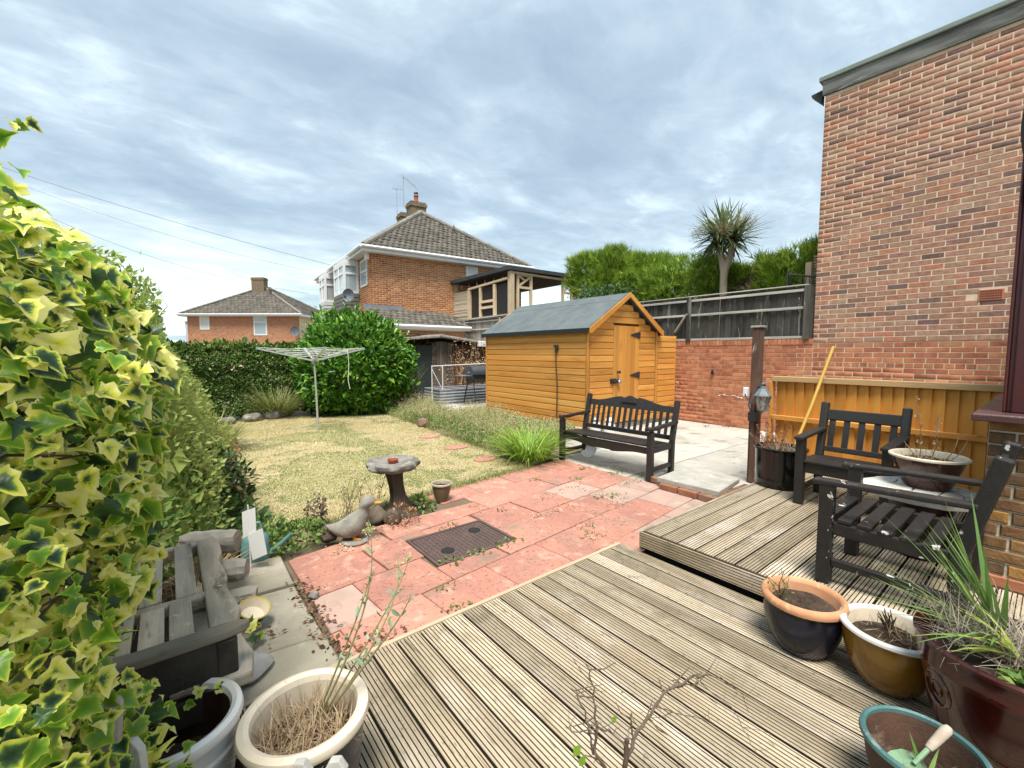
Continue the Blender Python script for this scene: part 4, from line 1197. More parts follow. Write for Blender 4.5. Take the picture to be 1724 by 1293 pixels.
# ------------------------------------------------------------------ semi detached brick house beyond the gardens
mid = thing('brick_house', 'orange brick semi with white bay windows and a hipped grey tile roof', 'house', (5.92, 15.8, 0), rad(-4.5))
W_, L_ = 6.75, 8.2
b = MB(); b.box(.02, W_ - .02, .02, L_ - .02, -.1, 5.25); b.build('wall', MORTAR_O, mid)
MRT = M('mortar_light', (.70, .56, .40), sc=10, rough=.95)
mid.children[0].data.materials[0] = MRT
wr = (W_ - 4.5, W_ - 3.95, 4.5, 5.12)
brick_field(mid, (W_, 0.02, 0, math.pi), 0, W_, 1.8, 5.2, BRICK_N, holes=[wr], dp=.005)
wl_ = (.38, 1.28, 4.05, 5.05)
brick_field(mid, (.02, 0, 0, A90), 0, L_, 1.8, 5.2, BRICK_N, holes=[wl_, (1.5, 3.2, 0, 6), (5.1, 6.4, 0, 6)], dp=.005)
window(mid, (W_, .02, 0, math.pi), *wr, split_h=4.78, glass=CURTAIN)
window(mid, (.02, 0, 0, A90), *wl_, split_h=4.62)
hip_roof(mid, W_, L_, 5.30, 7.98)
chimney(mid, W_ / 2, 3.9, .75, .6, 7.3, 8.6)
chimney(mid, W_ / 2, 5.3, .7, .6, 7.3, 8.45, False)
b = MB(); b.lathe([(.07, 0), (.055, .5), (.075, .52), (.05, .62), (.0, .78)], (4.35, 1.9, 6.55), 10); b.build('vent_pipe', PLAIN('vent_terracotta', (.10, .07, .055), .8), mid, smooth=True)
b = MB(); b.box(-.12, 0.0, .02, .27, 4.92, 5.16); b.build('alarm_box', WHITE, mid, bevel=.02)
for (y0, y1, cl, gl) in ((1.5, 3.2, GREYCLAD, GLASS), (5.1, 6.4, PALECLAD, GLASS)):
    d = .58
    b = MB(); b.box(-d, 0.0, y0, y1, 4.98, 5.14); bay = b.build('bay_window', WHITE, mid)
    b = MB()
    for (x, y) in ((-d + .04, y0 + .04), (-d + .04, y1 - .04), (-.05, y0 + .04), (-d + .035, (y0 + y1) / 2)): b.box(x - .045, x + .045, y - .045, y + .045, 3.86, 4.98)
    for z in (3.90, 4.62, 4.95): b.box(-d, 0, y0 + .002, y0 + .075, z - .04, z + .04); b.box(-d + .002, -d + .075, y0 + .075, y1, z - .04, z + .04)
    b.build('frame', WHITE, bay)
    b = MB(); b.box(-d + .04, -.02, y0 + .035, y0 + .045, 3.9, 4.95); b.box(-d + .035, -d + .045, y0 + .05, y1 - .02, 3.9, 4.95); b.build('pane', gl, bay)
    b = MB(); b.box(-d + .10, -.02, y0 + .10, y1 - .1, 3.88, 4.97); b.build('blind', CURTAIN if y0 < 3 else PLAIN('grey_interior', (.25, .27, .28), .6), bay)
    b = MB()
    for k in range(9):
        z = 3.86 - (k + 1) * .15; b.roll()
        b.box(-d - .01 - .012 * 0, 0, y0 - .012, y1, z + .008, z + .145); b.box(-d - .024, 0, y0 - .026, y1, z, z + .02)
    b.build('cladding', cl, bay)['kind'] = 'stuff'
    b = MB(); b.box(-d + .02, 0, y0 + .02, y1 - .02, 0, 2.5); b.build('lower_bay', WHITE, bay)
def dish(name_label, loc, rz, r=.25):
    t = thing('satellite_dish', name_label, 'satellite dish', loc, rz)
    b = MB(); b.lathe([(0, 0), (r * .5, .02), (r * .85, .06), (r, .09), (r * .99, .1), (r * .8, .07), (r * .45, .03), (0, .012)], (0, 0, 0), 22)
    b.v = [(z - .0, x * .92, y) for x, y, z in b.v]
    b.build('reflector', M('dish_grey', (.09, .11, .13), (.12, .14, .16), sc=5, rough=.5), t, smooth=True)
    b = MB(); b.tube([(.02, 0, -r * .9), (.40, 0, -.12)], .012, 6); b.box(.38, .46, -.03, .03, -.15, -.06); b.build('receiver_arm', BLACKMETAL, t)
    b = MB(); b.tube([(-.01, 0, 0), (-.10, 0, -.02), (-.16, .02, -.30), (-.10, .05, -.36)], .02, 6); b.build('bracket', BLACKMETAL, t)
    return t
dish('grey satellite dish on the brick corner beside the lower grey bay cladding', (5.55, 17.0, 3.72), rad(230))
for (lab, x, y, z0, h, yag) in (('thin television aerial mast on the front chimney stack, with a slanted top rod', 8.95, 19.4, 8.3, 1.35, True), ('short aerial mast on the farther chimney stack', 9.3, 20.95, 8.3, 1.35, False)):
    t = thing('aerial', lab, 'aerial', (x, y, z0))
    b = MB(); b.tube([(0, 0, 0), (0, 0, h)], .018, 6); b.build('mast', METAL, t)
    b = MB()
    if yag:
        b.tube([(-.05, 0, h + .02), (.55, -.4, h - .55)], .016, 6)
        for k in range(6): b.tube([(.08 * k - .12, -.07 * k - .1, h - .09 * k + .05), (.08 * k + .1, -.07 * k + .1, h - .09 * k + .05)], .006, 4)
    else:
        b.tube([(-.2, .1, h), (.25, -.2, h - .05)], .014, 6)
        for k in range(4): b.tube([(.1 * k - .15, -.06 * k + .05, h - .12), (.1 * k - .15, -.06 * k + .05, h + .1)], .006, 4)
    b.build('rods', METAL, t)

lean = thing('lean_to', 'low brick lean-to with a grey tiled roof in front of the orange brick semi', 'outbuilding', (5.45, 14.3, 0))
b = MB(); b.box(.3, 3.6, .02, 1.3, 0, 2.40); b.build('wall', MRT, lean)
lw = (3.6 - 2.28, 3.6 - 1.98, 1.9, 2.2)
brick_field(lean, (3.6, .02, 0, math.pi), 0, 3.3, 1.2, 2.36, BRICK_N, holes=[lw], dp=.005)
window(lean, (3.6, .02, 0, math.pi), *lw, glass=DARKIN, fw=.04)
b = MB(); b.add([(-.1, -.15, 2.5), (3.7, -.15, 2.5), (3.7, 1.45, 3.15), (.25, 1.45, 3.15)], [(0, 1, 2, 3)]); rf = b.build('roof', TILE, lean)
tiles(rf, (-.1, -.15, 2.5), (1, 0, 0), Vector((0, 1.6, .65)).normalized(), [(0, 0), (3.8, 0), (3.8, 1.72), (.35, 1.72)], .24, .3)
b = MB(); b.box(.2, 3.7, 1.42, 1.48, 3.14, 3.30); b.build('flashing', LEAD, lean)
b = MB(); b.box(-.12, 3.7, -.2, -.16, 2.36, 2.50); b.tube([(-.14, -.25, 2.47), (3.7, -.25, 2.47)], .055, 8); b.build('gutter', WHITE, lean)

# ------------------------------------------------------------------ far brick house and its bits
far = thing('brick_house', 'distant small red brick house with a hipped roof and one central chimney', 'house', (1.5, 47.9, 0), rad(-38.4))
FW, FL = 9.85, 8.0
b = MB(); b.box(.03, FW - .03, .03, FL, -.1, 4.75); b.build('wall', MRT, far)
w1, w2 = (FW - 1.95, FW - 1.1, 3.55, 4.72), (FW - 7.0, FW - 5.85, 3.05, 4.7)
BRF = M('brick_far', (.8, .7, .68), sc=3, rough=.9, bump=0, rv=.2, cols=[(.40, .155, .07), (.36, .135, .06), (.42, .175, .08)])
brick_field(far, (FW, .03, 0, math.pi), 0, FW, 1.2, 4.7, BRF, holes=[w1, w2])
window(far, (FW, .03, 0, math.pi), *w1, glass=CURTAIN, fw=.1); window(far, (FW, .03, 0, math.pi), *w2, split_h=4.2, fw=.1)
hip_roof(far, FW, FL, 4.85, 7.7, ov=.4, inset=3.9, w=.34, e=.34)
chimney(far, 4.75, 3.1, 1.15, .7, 6.9, 8.55, False)
b = MB(); b.box(-1.3, 0, 1.5, 3.5, 0, 4.35); b.build('side_bay', PALECLAD, far); b = MB(); b.box(-1.4, .05, 1.4, 3.6, 4.35, 4.5); b.build('bay_roof', WHITE, far)
b = MB(); b.lathe([(.14, 0), (.12, .9), (.16, .95), (.1, 1.1), (0, 1.25)], (6.1, 2.4, 6.4), 8); b.build('vent_pipe', MATS['vent_terracotta'], far)
dish('far satellite dish on the right hand corner of the distant red brick house', (8.85, 41.65, 3.4), rad(-110), .42)
fr2 = thing('neighbour_house', 'sliver of a far brick house showing between the distant house and the bay windows', 'house', (11.2, 50, 0), rad(-38.4))
b = MB(); b.box(0, 7, 0, 6, 0, 4.7); b.build('wall', BRF, fr2); hip_roof(fr2, 7, 6, 4.75, 7.2, w=.34, e=.34); chimney(fr2, 1.6, 2.9, .9, .7, 6.4, 8.0, False)

# overhead wires
WIRE = PLAIN('wire_grey', (.07, .08, .09), .6)
def wire(label, a, c, sag, r=.009):
    a, c = Vector(a), Vector(c)
    pts = [a.lerp(c, t) - Vector((0, 0, sag * 4 * t * (1 - t))) for t in np.linspace(0, 1, 24)]
    b = MB(); b.tube(pts, r, 5); tag(b.build('overhead_cable', WIRE), label, 'cable', 'overhead cables crossing to the houses')
def R(px, py, d):
    x, y = (px - 862) / 731, (646.5 - py) / 731
    F = Vector((.6212 * .99733, .7837 * .99733, -.07299)); U = Vector((.6212 * .07299, .7837 * .07299, .99733)); Rt = Vector((.7837, -.6212, 0))
    return Vector((0, 0, 1.56)) + (F + Rt * x + U * y) * d
wire('topmost dark overhead cable running from the ivy to the bay roof', (-8.57, 34.61, 11.73), (6.23, 21.67, 5.67), .25)
wire('pale middle overhead cable just under the topmost one', (-8.58, 34.59, 11.5), (5.87, 23.88, 5.67), .55, .006)
wire('lowest overhead cable passing above the distant chimney', (-9.83, 39.51, 12.4), (6.82, 28.19, 5.07), 1.2, .009)

# ------------------------------------------------------------------ old shed, barbecue, raised bed behind the lawn
old = thing('old_shed', 'dilapidated dark shed with a sagging grey roof beside the round shrub', 'shed', (7.5, 13, 0))
OLDW = M('old_dark_wood', (.085, .065, .05), (.20, .165, .135), sc=6, st=(1, 1, .1), rough=.9, bump=.5, rv=.4)
OLDB = M('old_brown_wood', (.15, .06, .03), (.10, .05, .03), sc=6, st=(.1, 1, 1), rough=.85, bump=.4, rv=.4, spots=[((.26, .21, .165), 8, .6, .08, .6)])
random.seed(6)
b = MB(); b.box(6.0, 9.05, 13.04, 14.8, -.1, 1.80); b.build('shell', DARKIN, old, world=True)
b = MB(); b.box(6.35, 6.9, 13.0, 13.03, .05, 1.78); b.build('door', PLAIN('door_dark', (.03, .04, .037), .6), old, world=True)
for k in range(4):
    b = MB(); b.roll(); x = 7.08 + k * .1; b.box(x, x + .092, 12.98 + random.uniform(-.008, .008), 13.03, .0, 1.92); b.build('board', OLDW, old, world=True)
for k in range(16):
    b = MB(); b.roll(); lap(b, (7.49, 13.0), (7.68, 13.0), .0 + k * .118, .116, (0, -1)); b.build('strip', OLDW, old, world=True)
    b = MB(); b.roll(); lap(b, (6.90, 13.0), (7.06, 13.0), .0 + k * .118, .116, (0, -1)); b.build('strip', OLDW, old, world=True)
for k in range(12):
    b = MB(); b.roll(); lap(b, (7.74, 13.01), (9.0, 13.01), .1 + k * .143, .142, (0, -1)); b.build('panel_board', OLDB, old, world=True)
b = MB(); b.box(7.69, 7.74, 12.97, 13.02, 0, 1.95); b.box(9.0, 9.05, 12.97, 13.02, 0, 1.75); b.build('corner_post', OLDB, old, world=True)
for (x0, z0, x1, z1) in ((5.85, 1.93, 7.15, 2.04), (7.05, 2.06, 9.25, 1.80)):
    b = MB(); b.roll(); b.slab([(x0, z0), (x1, z1), (x1, z1 + .09), (x0, z0 + .09)], (0, 14.9, 0), (1, 0, 0), (0, 0, 1), 2.2); b.build('roof_sheet', GREYWOOD, old, world=True, bevel=.02)
b = MB(); b.box(8.55, 8.85, 12.6, 12.8, 1.75, 1.95); b.build('white_box', WHITE, old, world=True, bevel=.02)

bbq = thing('barrel_barbecue', 'black barrel barbecue on thin legs with a small side shelf beside the honey shed', 'barbecue', (7.1, 10.3, .1))
def halfcyl(m, x0, x1, r, zc, a0, a1, n=14):
    vs = []
    for x in (x0, x1):
        for k in range(n + 1):
            t = a0 + (a1 - a0) * k / n; vs.append((x, r * math.cos(t), zc + r * math.sin(t)))
    m.add(vs, [(k, k + 1, n + 2 + k, n + 1 + k) for k in range(n)] + [tuple(range(n + 1)), tuple(range(n + 1, 2 * n + 2))])
b = MB(); halfcyl(b, -.48, .55, .235, .84, -.05, math.pi + .05); b.build('lid', BBQ, bbq, smooth=True)
b = MB(); halfcyl(b, -.47, .54, .225, .82, math.pi, 2 * math.pi); b.build('bowl', BLACKMETAL, bbq, smooth=True)
b = MB(); b.box(-.82, -.50, -.2, .2, .80, .82); b.build('side_shelf', METAL, bbq)
for x in (-.42, .42):
    for y in (-.24, .24):
        b = MB(); b.bar((x, y * .6, .66), (x + (.05 if x > 0 else -.05), y * 1.25, 0), .028, .028); b.build('leg', BLACKMETAL, bbq)
for y in (-.28, .28):
    b = MB(); b.bar((-.44, y * .9, .22), (.44, y * .9, .22), .02, .02); b.build('stretcher', BLACKMETAL, bbq)
b = MB(); b.lathe([(.0, 0), (.03, .0), (.035, .02), (0, .03)], (0, 0, 0), 10); b.v = [(x * 1 - .485, y, z + .88) for x, y, z in b.v]; b.build('badge', METAL, bbq)

bed = thing('raised_bed', 'galvanised corrugated raised bed behind the barbecue', 'raised bed', (7.0, 11.2, .07))
pr = []
for k in range(21): pr.append((.012 * math.cos(k * math.pi / 2.0), k * .021))
out = [(-1.05, -.42), (1.25, -.42), (1.25, .5), (-1.05, .5)]
for i in range(4):
    (x0, y0), (x1, y1) = out[i], out[(i + 1) % 4]
    nx, ny = (y1 - y0), -(x1 - x0); q = math.hypot(nx, ny); nx, ny = nx / q, ny / q
    b = MB(); vs = []
    for (x, y) in ((x0, y0), (x1, y1)):
        for (d, z) in pr: vs.append((x + nx * d * 1.4, y + ny * d * 1.4, z))
    k = len(pr); b.add(vs, [(j, k + j, k + j + 1, j + 1) for j in range(k - 1)]); b.build('side_panel', METAL, bed)
b = MB(); b.box(-1.04, 1.24, -.41, .49, .30, .36); b.build('soil', SOIL, bed)
b = MB()
for i in range(4):
    (x0, y0), (x1, y1) = out[i], out[(i + 1) % 4]; b.tube([(x0, y0, .43), (x1, y1, .43)], .012, 6)
b.build('rim', ALU, bed)
wf = thing('metal_frame', 'white metal rail frame standing over the raised bed', 'frame', (6.9, 10.9, .07))
b = MB()
for q in (((-1.12, 0, 0), (-1.12, 0, 1.12)), ((-1.12, 0, 1.1), (.9, 0, 1.15)), ((-1.12, 0, 1.02), (-.78, 0, .40)), ((-.78, 0, 1.1), (-.78, 0, .0)), ((.9, 0, 1.15), (.9, 0, 0))): b.tube(q, .012, 6)
b.build('rails', WHITE, wf)

# ------------------------------------------------------------------ rotary washing line
dry = thing('rotary_dryer', 'rotary washing line with an aluminium pole and four splayed arms on the lawn', 'washing line', (2.3, 9.2, 0))
b = MB(); b.tube([(.015, 0, -.05), (0, 0, .8)], .021, 12); b.tube([(0, 0, .8), (-.02, 0, 1.42)], .019, 12); b.build('pole', ALU, dry, smooth=True)
b = MB(); b.lathe([(.03, -.09), (.042, -.07), (.042, .03), (.03, .05)], (-.02, 0, 1.40), 14, cap0=True, cap1=True); b.tube([(-.02, 0, 1.44), (-.02, 0, 1.62)], .017, 8); b.build('hub', M('grey_plastic', (.22, .23, .24), rough=.5), dry, smooth=True)
ends = []
for k in range(4):
    t = rad(-38.4 + 35 + 90 * k); e = Vector((.97 * math.cos(t) - .02, .97 * math.sin(t), 1.63)); ends.append(e)
    b = MB(); b.bar((-.02 + .04 * math.cos(t), .04 * math.sin(t), 1.40), e, .038, .03)
    a = b.build('arm', ALU, dry)
    m_ = Vector((-.02, 0, 1.40)).lerp(e, .42)
    b = MB(); b.bar((-.02, 0, 1.60), m_, .014, .014); b.build('strut', ALU, a)
    b = MB(); b.box(e.x - .02, e.x + .02, e.y - .02, e.y + .02, e.z - .02, e.z + .03); b.build('tip', M('blue_tip', (.25, .36, .42), rough=.5), a)
b = MB()
for f in (.36, .52, .68, .84, .98):
    q = [Vector((-.02, 0, 1.40)).lerp(e, f) + Vector((0, 0, .02)) for e in ends]
    for i in range(4):
        a, c = q[i], q[(i + 1) % 4]; mid_ = (a + c) / 2 - Vector((0, 0, .03)); b.tube([a, mid_, c], .0042, 5)
b.build('line', M('line_white', (.66, .68, .62), rough=.6), dry)
b = MB(); e = ends[0].lerp(ends[3], .45); b.tube([e, e + Vector((.02, 0, -.3)), e + Vector((.0, .01, -.62)), e + Vector((.03, 0, -.80))], .006, 5); b.build('loose_cord', M('line_white'), dry)

# ------------------------------------------------------------------ benches and chairs
def wavy(L, base, crown, n=48, bump=.03):
    p = []
    for k in range(n + 1):
        s = k / n * 2 - 1; a = abs(s)
        z = base + crown * (.5 + .5 * math.cos(math.pi * min(1, max(0, (a - .18) / .62)))) if a > .18 else base + crown
        if a < .12: z += bump * math.cos(a / .12 * math.pi / 2) - .012
        elif a < .18: z -= .012
        p.append((s * L / 2, z))
    return p
def park_bench():
    t = thing('garden_bench', 'long black painted bench with a wavy crest rail and slatted back facing the patio', 'bench', (4.74, 3.74, 0), rad(90 + 3.0))
    # local x along the bench, local y towards the front (-X in the garden)
    Lh, D = .74, .50
    def part(name, m, **k): return m.build(name, BLACKPAINT, t, bevel=k.get('bevel', .006))
    for sx in (-1, 1):
        x = sx * (Lh - .03)
        b = MB(); b.box(x - .034, x + .034, D / 2 - .035, D / 2 + .035, 0, .60); part('leg', b)
        b = MB(); b.bar((x, -D / 2, 0), (x, -D / 2 - .01, .42), .062, .062, (0, 1, 0)); b.bar((x, -D / 2 - .01, .42), (x, -D / 2 - .13, .93), .062, .06, (0, 1, 0)); part('leg', b)
        b = MB()   # scrolled arm: dips behind a rounded front
        pr = [(-.36, .66), (-.2, .645), (0, .64), (.15, .625), (.24, .635)]
        for (a, c) in zip(pr[:-1], pr[1:]): b.bar((x, a[0], a[1]), (x, c[0], c[1]), .062, .04)
        b.lathe([(.0, -.022), (.042, -.022), (.046, 0), (.042, .022), (0, .022)], (x, .27, .635), 16); part('armrest', b)
        b = MB(); b.box(x - .022, x + .022, -D / 2, D / 2, .10, .15); part('stretcher', b)
        b = MB(); b.box(x - .02, x + .02, -D / 2, D / 2, .33, .40); part('side_rail', b)
    for k in range(6):
        y = D / 2 - .02 - k * .088
        b = MB(); b.rnd = .1 * k; b.box(-Lh + .01, Lh - .01, y - .037, y + .037, .405 - .006 * k + (.008 if k == 0 else 0), .428 - .006 * k + (.008 if k == 0 else 0)); part('seat_slat', b, bevel=.004)
    # crest
    top = wavy(1.40, .855, .075)
    b = MB(); q0, q1 = Vector((0, -D / 2 - .095, 0)), Vector((0, 0, 1))
    tilt = Vector((0, -.235, 1)).normalized()
    b.slab([(x, (z - .62) * 1.02) for x, z in top] + [(.70, .155), (-.70, .155)], (0, -D / 2 - .057, .62), (1, 0, 0), tilt, .035); part('crest_rail', b, bevel=.004)
    b = MB(); b.slab([(x * .55, .235 + .02 * math.sin(abs(x) * 20) * 0) for x in np.linspace(-.25, .25, 9)] + [(.08, .30), (0, .32), (-.08, .30)], (0, -D / 2 - .045, .62), (1, 0, 0), tilt, .01)
    b.v = [(p[0], p[1] + .012, p[2]) for p in b.v]; part('carving', b, bevel=.004)
    b = MB(); b.bar((-.70, -D / 2 - .02, .46), (.70, -D / 2 - .02, .46), .032, .06); part('lower_rail', b)
    for k in range(14):
        x = -.60 + k * 1.20 / 13
        b = MB(); b.bar((x, -D / 2 - .03, .47), (x, -D / 2 - .098, .785), .042, .014, (0, 1, .2)); part('back_slat', b, bevel=.002)
    lo = [(x, -z) for x, z in wavy(1.36, .02, .045, bump=.0)]
    b = MB(); b.slab([(-.68, .06), (.68, .06)] + [(x, z) for x, z in reversed(lo)], (0, D / 2 - .02, .34), (1, 0, 0), (0, 0, 1), -.026); part('apron', b, bevel=.003)
    return t
park_bench()
def armchair(label, loc, rz, mat, slats_across, back_slats=5, w=.62, d=.58):
    """local y points to the front of the chair"""
    t = thing('garden_armchair', label, 'armchair', loc, rz, 'black garden armchairs on the raised deck')
    def part(name, m, bevel=.006): return m.build(name, mat, t, bevel=bevel)
    h = w / 2
    for sx in (-1, 1):
        x = sx * (h - .03)
        b = MB(); b.box(x - .034, x + .034, d / 2 - .07, d / 2, 0, .59); part('leg', b)
        b = MB(); b.bar((x, -d / 2 + .03, 0), (x, -d / 2 + .03, .40), .062, .075, (0, 1, 0)); b.bar((x, -d / 2 + .03, .38), (x, -d / 2 - .09, .875), .062, .07, (0, 1, 0)); part('leg', b, .012)
        b = MB(); b.bar((x, -d / 2 - .02, .625), (x, d / 2 + .035, .60), .078, .03); part('armrest', b, .008)
        b = MB(); b.box(x - .018, x + .018, -d / 2 + .05, d / 2 - .07, .11, .155); part('stretcher', b)
        b = MB(); b.box(x - .018, x + .018, -d / 2 + .05, d / 2 - .07, .30, .375); part('side_rail', b)
    b = MB(); b.box(-h + .06, h - .06, d / 2 - .055, d / 2 - .025, .29, .38); part('front_rail', b)
    b = MB(); b.box(-h + .06, h - .06, -d / 2 + .02, -d / 2 + .05, .30, .375); part('rear_rail', b)
    n = 6
    for k in range(n):
        b = MB(); b.roll(); y = d / 2 - .035 - k * (d - .08) / n
        b.box(-h + .01, h - .01, y - .032, y + .032, .384 - .004 * k, .404 - .004 * k); part('seat_slat', b, .003)
    b = MB(); b.bar((-h + .05, -d / 2 - .055, .76), (h - .05, -d / 2 - .055, .76), .03, .10, (0, -.23, 1)); part('top_rail', b)
    b = MB(); b.bar((-h + .05, -d / 2 + .02, .44), (h - .05, -d / 2 + .02, .44), .03, .05, (0, -.23, 1)); part('lower_rail', b)
    for k in range(back_slats):
        x = -h + .105 + k * (w - .21) / (back_slats - 1)
        b = MB(); b.roll(); b.bar((x, -d / 2 + .015, .45), (x, -d / 2 - .048, .72), .048, .014, (0, 1, .2)); part('back_slat', b, .002)
    return t
armchair('black armchair with its slatted back against the honey fence, facing across the deck', (4.66, 1.10, UZ), A90, BLACKPAINT, True, w=.66, d=.56)
near = armchair('black armchair with chipped white patches, nearest the camera beside the white topped table', (3.285, .53, UZ), 0, BLACKWORN, True, w=.62, d=.62)

# old grey bench under the ivy: seat along Y, front towards the deck
ob_ = thing('broken_bench', 'broken weathered grey bench with missing seat slats half covered by the ivy', 'bench', (-.05, 2.4, 0))
def opart(name, m, mat=GREYWOOD_Y, bevel=.01): return m.build(name, mat, ob_, world=True, bevel=bevel)
OLDDARK = M('dark_old_paint', (.028, .022, .018), (.05, .042, .034), sc=8, rough=.75, bump=.4, bsc=40)
b = MB(); random.seed(17)
fr = [(1.72 + k * .12, .185 + .014 * math.sin(k * 1.9) + random.uniform(-.009, .012)) for k in range(13)]
b.slab([(y, x) for y, x in fr] + [(3.16, .085), (1.72, .085)], (0, 0, .385), (0, 1, 0), (1, 0, 0), -.05); opart('front_rail', b)
for (xa, ya, yb) in ((-.005, 1.74, 2.42), (-.10, 1.74, 2.40), (-.20, 2.1, 3.12), (-.11, 2.46, 3.13), (.02, 2.45, 3.13)):
    b = MB(); b.roll(); b.box(xa - .040, xa + .040, ya, yb, .418, .438); opart('seat_slat', b, bevel=.004)
b = MB(); b.box(-.36, .12, 2.40, 2.46, .385, .432); opart('cross_rail', b)
b = MB(); b.box(-.36, .13, 3.10, 3.16, .36, .43); opart('far_rail', b)
b = MB(); b.box(-.34, .10, 1.745, 1.80, .30, .40); opart('near_rail', b, OLDDARK)
b = MB(); b.slab([(-.40, -.03), (.13, -.032), (.185, -.022), (.215, 0.0), (.185, .026), (.13, .034), (-.40, .03)], (-.02, 1.772, .565), (1, 0, 0), (0, 1, 0), .032); opart('armrest', b, M('worn_arm', (.25, .22, .17), (.11, .095, .072), sc=8, st=(.12, 1, 1), rough=.8, bump=.6, bsc=40, spots=[((.04, .033, .028), 7, .58, .1, .8)]), .008)
b = MB(); b.box(-.38, .10, 1.75, 1.79, .42, .563); opart('arm_panel', b, OLDDARK)
b = MB(); b.box(.085, .15, 1.745, 1.805, .0, .563); opart('leg', b, OLDDARK)
b = MB(); b.box(.112, .175, 3.10, 3.16, .0, .43); opart('leg', b, GREYWOOD)
b = MB(); b.bar((-.38, 1.72, 0), (-.45, 1.72, .95), .06, .06, (0, 1, 0)); opart('leg', b, GREYWOOD)
b = MB(); b.bar((-.38, 3.13, 0), (-.45, 3.13, .95), .06, .06, (0, 1, 0)); opart('leg', b, GREYWOOD)
b = MB(); b.box(-.46, -.40, 1.7, 3.16, .80, .92); opart('crest_rail', b)

# weathered chair back poking into the bottom of the view
wc = thing('weathered_chair', 'bleached grey fan backed wooden chair whose slat tips rise beside the white pot', 'chair', (-.02, 1.12, .05))
random.seed(9)
bx = MB()
def cslat(name, p0, p1, w, mat):
    b = MB(); b.roll(); p0, p1 = Vector(p0), Vector(p1); d = (p1 - p0); L = d.length; d.normalize()
    s = Vector((.784, -.621, 0)); s = (s - d * s.dot(d)).normalized()
    b.slab([(-w / 2, 0), (w / 2, 0), (w / 2, L - w * .45), (w * .22, L), (-w * .22, L), (-w / 2, L - w * .45)], p0, s, d, .02)
    b.build(name, mat, wc, world=True, bevel=.003)
PALEW = M('bleached_wood', (.46, .45, .42), (.34, .325, .295), sc=9, st=(1, 1, .15), rough=.85, bump=.5, rv=.3)
cslat('back_slat', (-.20, 1.24, .1), (-.20, 1.33, .655), .05, PALEW)
cslat('back_slat', (-.06, 1.13, .1), (-.10, 1.26, .69), .055, PALEW)
cslat('back_slat', (.19, .95, .1), (.20, 1.02, .642), .05, PALEW)
cslat('back_slat', (.255, .90, .1), (.262, .97, .648), .05, PALEW)
b = MB(); b.bar((-.19, 1.20, .05), (-.145, 1.29, .77), .085, .06, (1, 0, 0)); b.build('upright', GREYWOOD, wc, world=True, bevel=.015)
b = MB(); b.bar((-.20, 1.24, .40), (.30, .86, .40), .03, .08); b.build('cross_rail', PALEW, wc, world=True)
for (x, y) in ((-.1, .9), (.1, .75)):
    b = MB(); b.box(x - .03, x + .03, y - .03, y + .03, .05, .42); b.build('leg', PALEW, wc, world=True)
b = MB(); b.prism([(-.2, 1.2), (.26, .86), (.1, .7), (-.36, 1.04)], .40, .425); b.build('seat', PALEW, wc, world=True)

# ------------------------------------------------------------------ low table with a mosaic top
tab = thing('mosaic_table', 'low table with an irregular white stone mosaic top under the brown glazed bowl', 'table', (3.93, .53, UZ))
random.seed(14)
outl = [(.30 * math.cos(t) * random.uniform(.93, 1.05), .32 * math.sin(t) * random.uniform(.93, 1.05)) for t in np.linspace(0, 6.283, 13)[:-1]]
b = MB(); b.prism(outl, .40, .432); b.build('top', M('white_grout', (.42, .39, .34), (.3, .27, .22), sc=9, rough=.9), tab)
STONE = M('white_stone', (.60, .585, .53), (.44, .42, .37), sc=5, rough=.8, bump=.5, rv=.3, spots=[((.25, .22, .17), 7, .62, .06, .6)])
cs = [(random.uniform(-.28, .28), random.uniform(-.3, .3)) for _ in range(26)]
for i, c in enumerate(cs):
    p = list(outl)
    for j, d in enumerate(cs):
        if i == j or not p: continue
        a_, b2_ = d[0] - c[0], d[1] - c[1]; L2 = math.hypot(a_, b2_)
        p = clip(p, a_ / L2, b2_ / L2, ((d[0] ** 2 + d[1] ** 2 - c[0] ** 2 - c[1] ** 2) / 2) / L2 - .004)
    if area(p) < .0006: continue
    m = MB(); m.roll(); m.prism(p, .425, .445 + random.uniform(-.003, .003), .004); m.build('mosaic_stone', STONE, tab)
b = MB(); b.lathe([(.13, 0), (.14, .02), (.15, .15), (.155, .28), (.17, .36), (.19, .40)], (0, 0, 0), 28); b.build('drum_base', M('drum_brown', (.035, .014, .010), (.02, .01, .008), sc=4, rough=.35), tab, smooth=True)

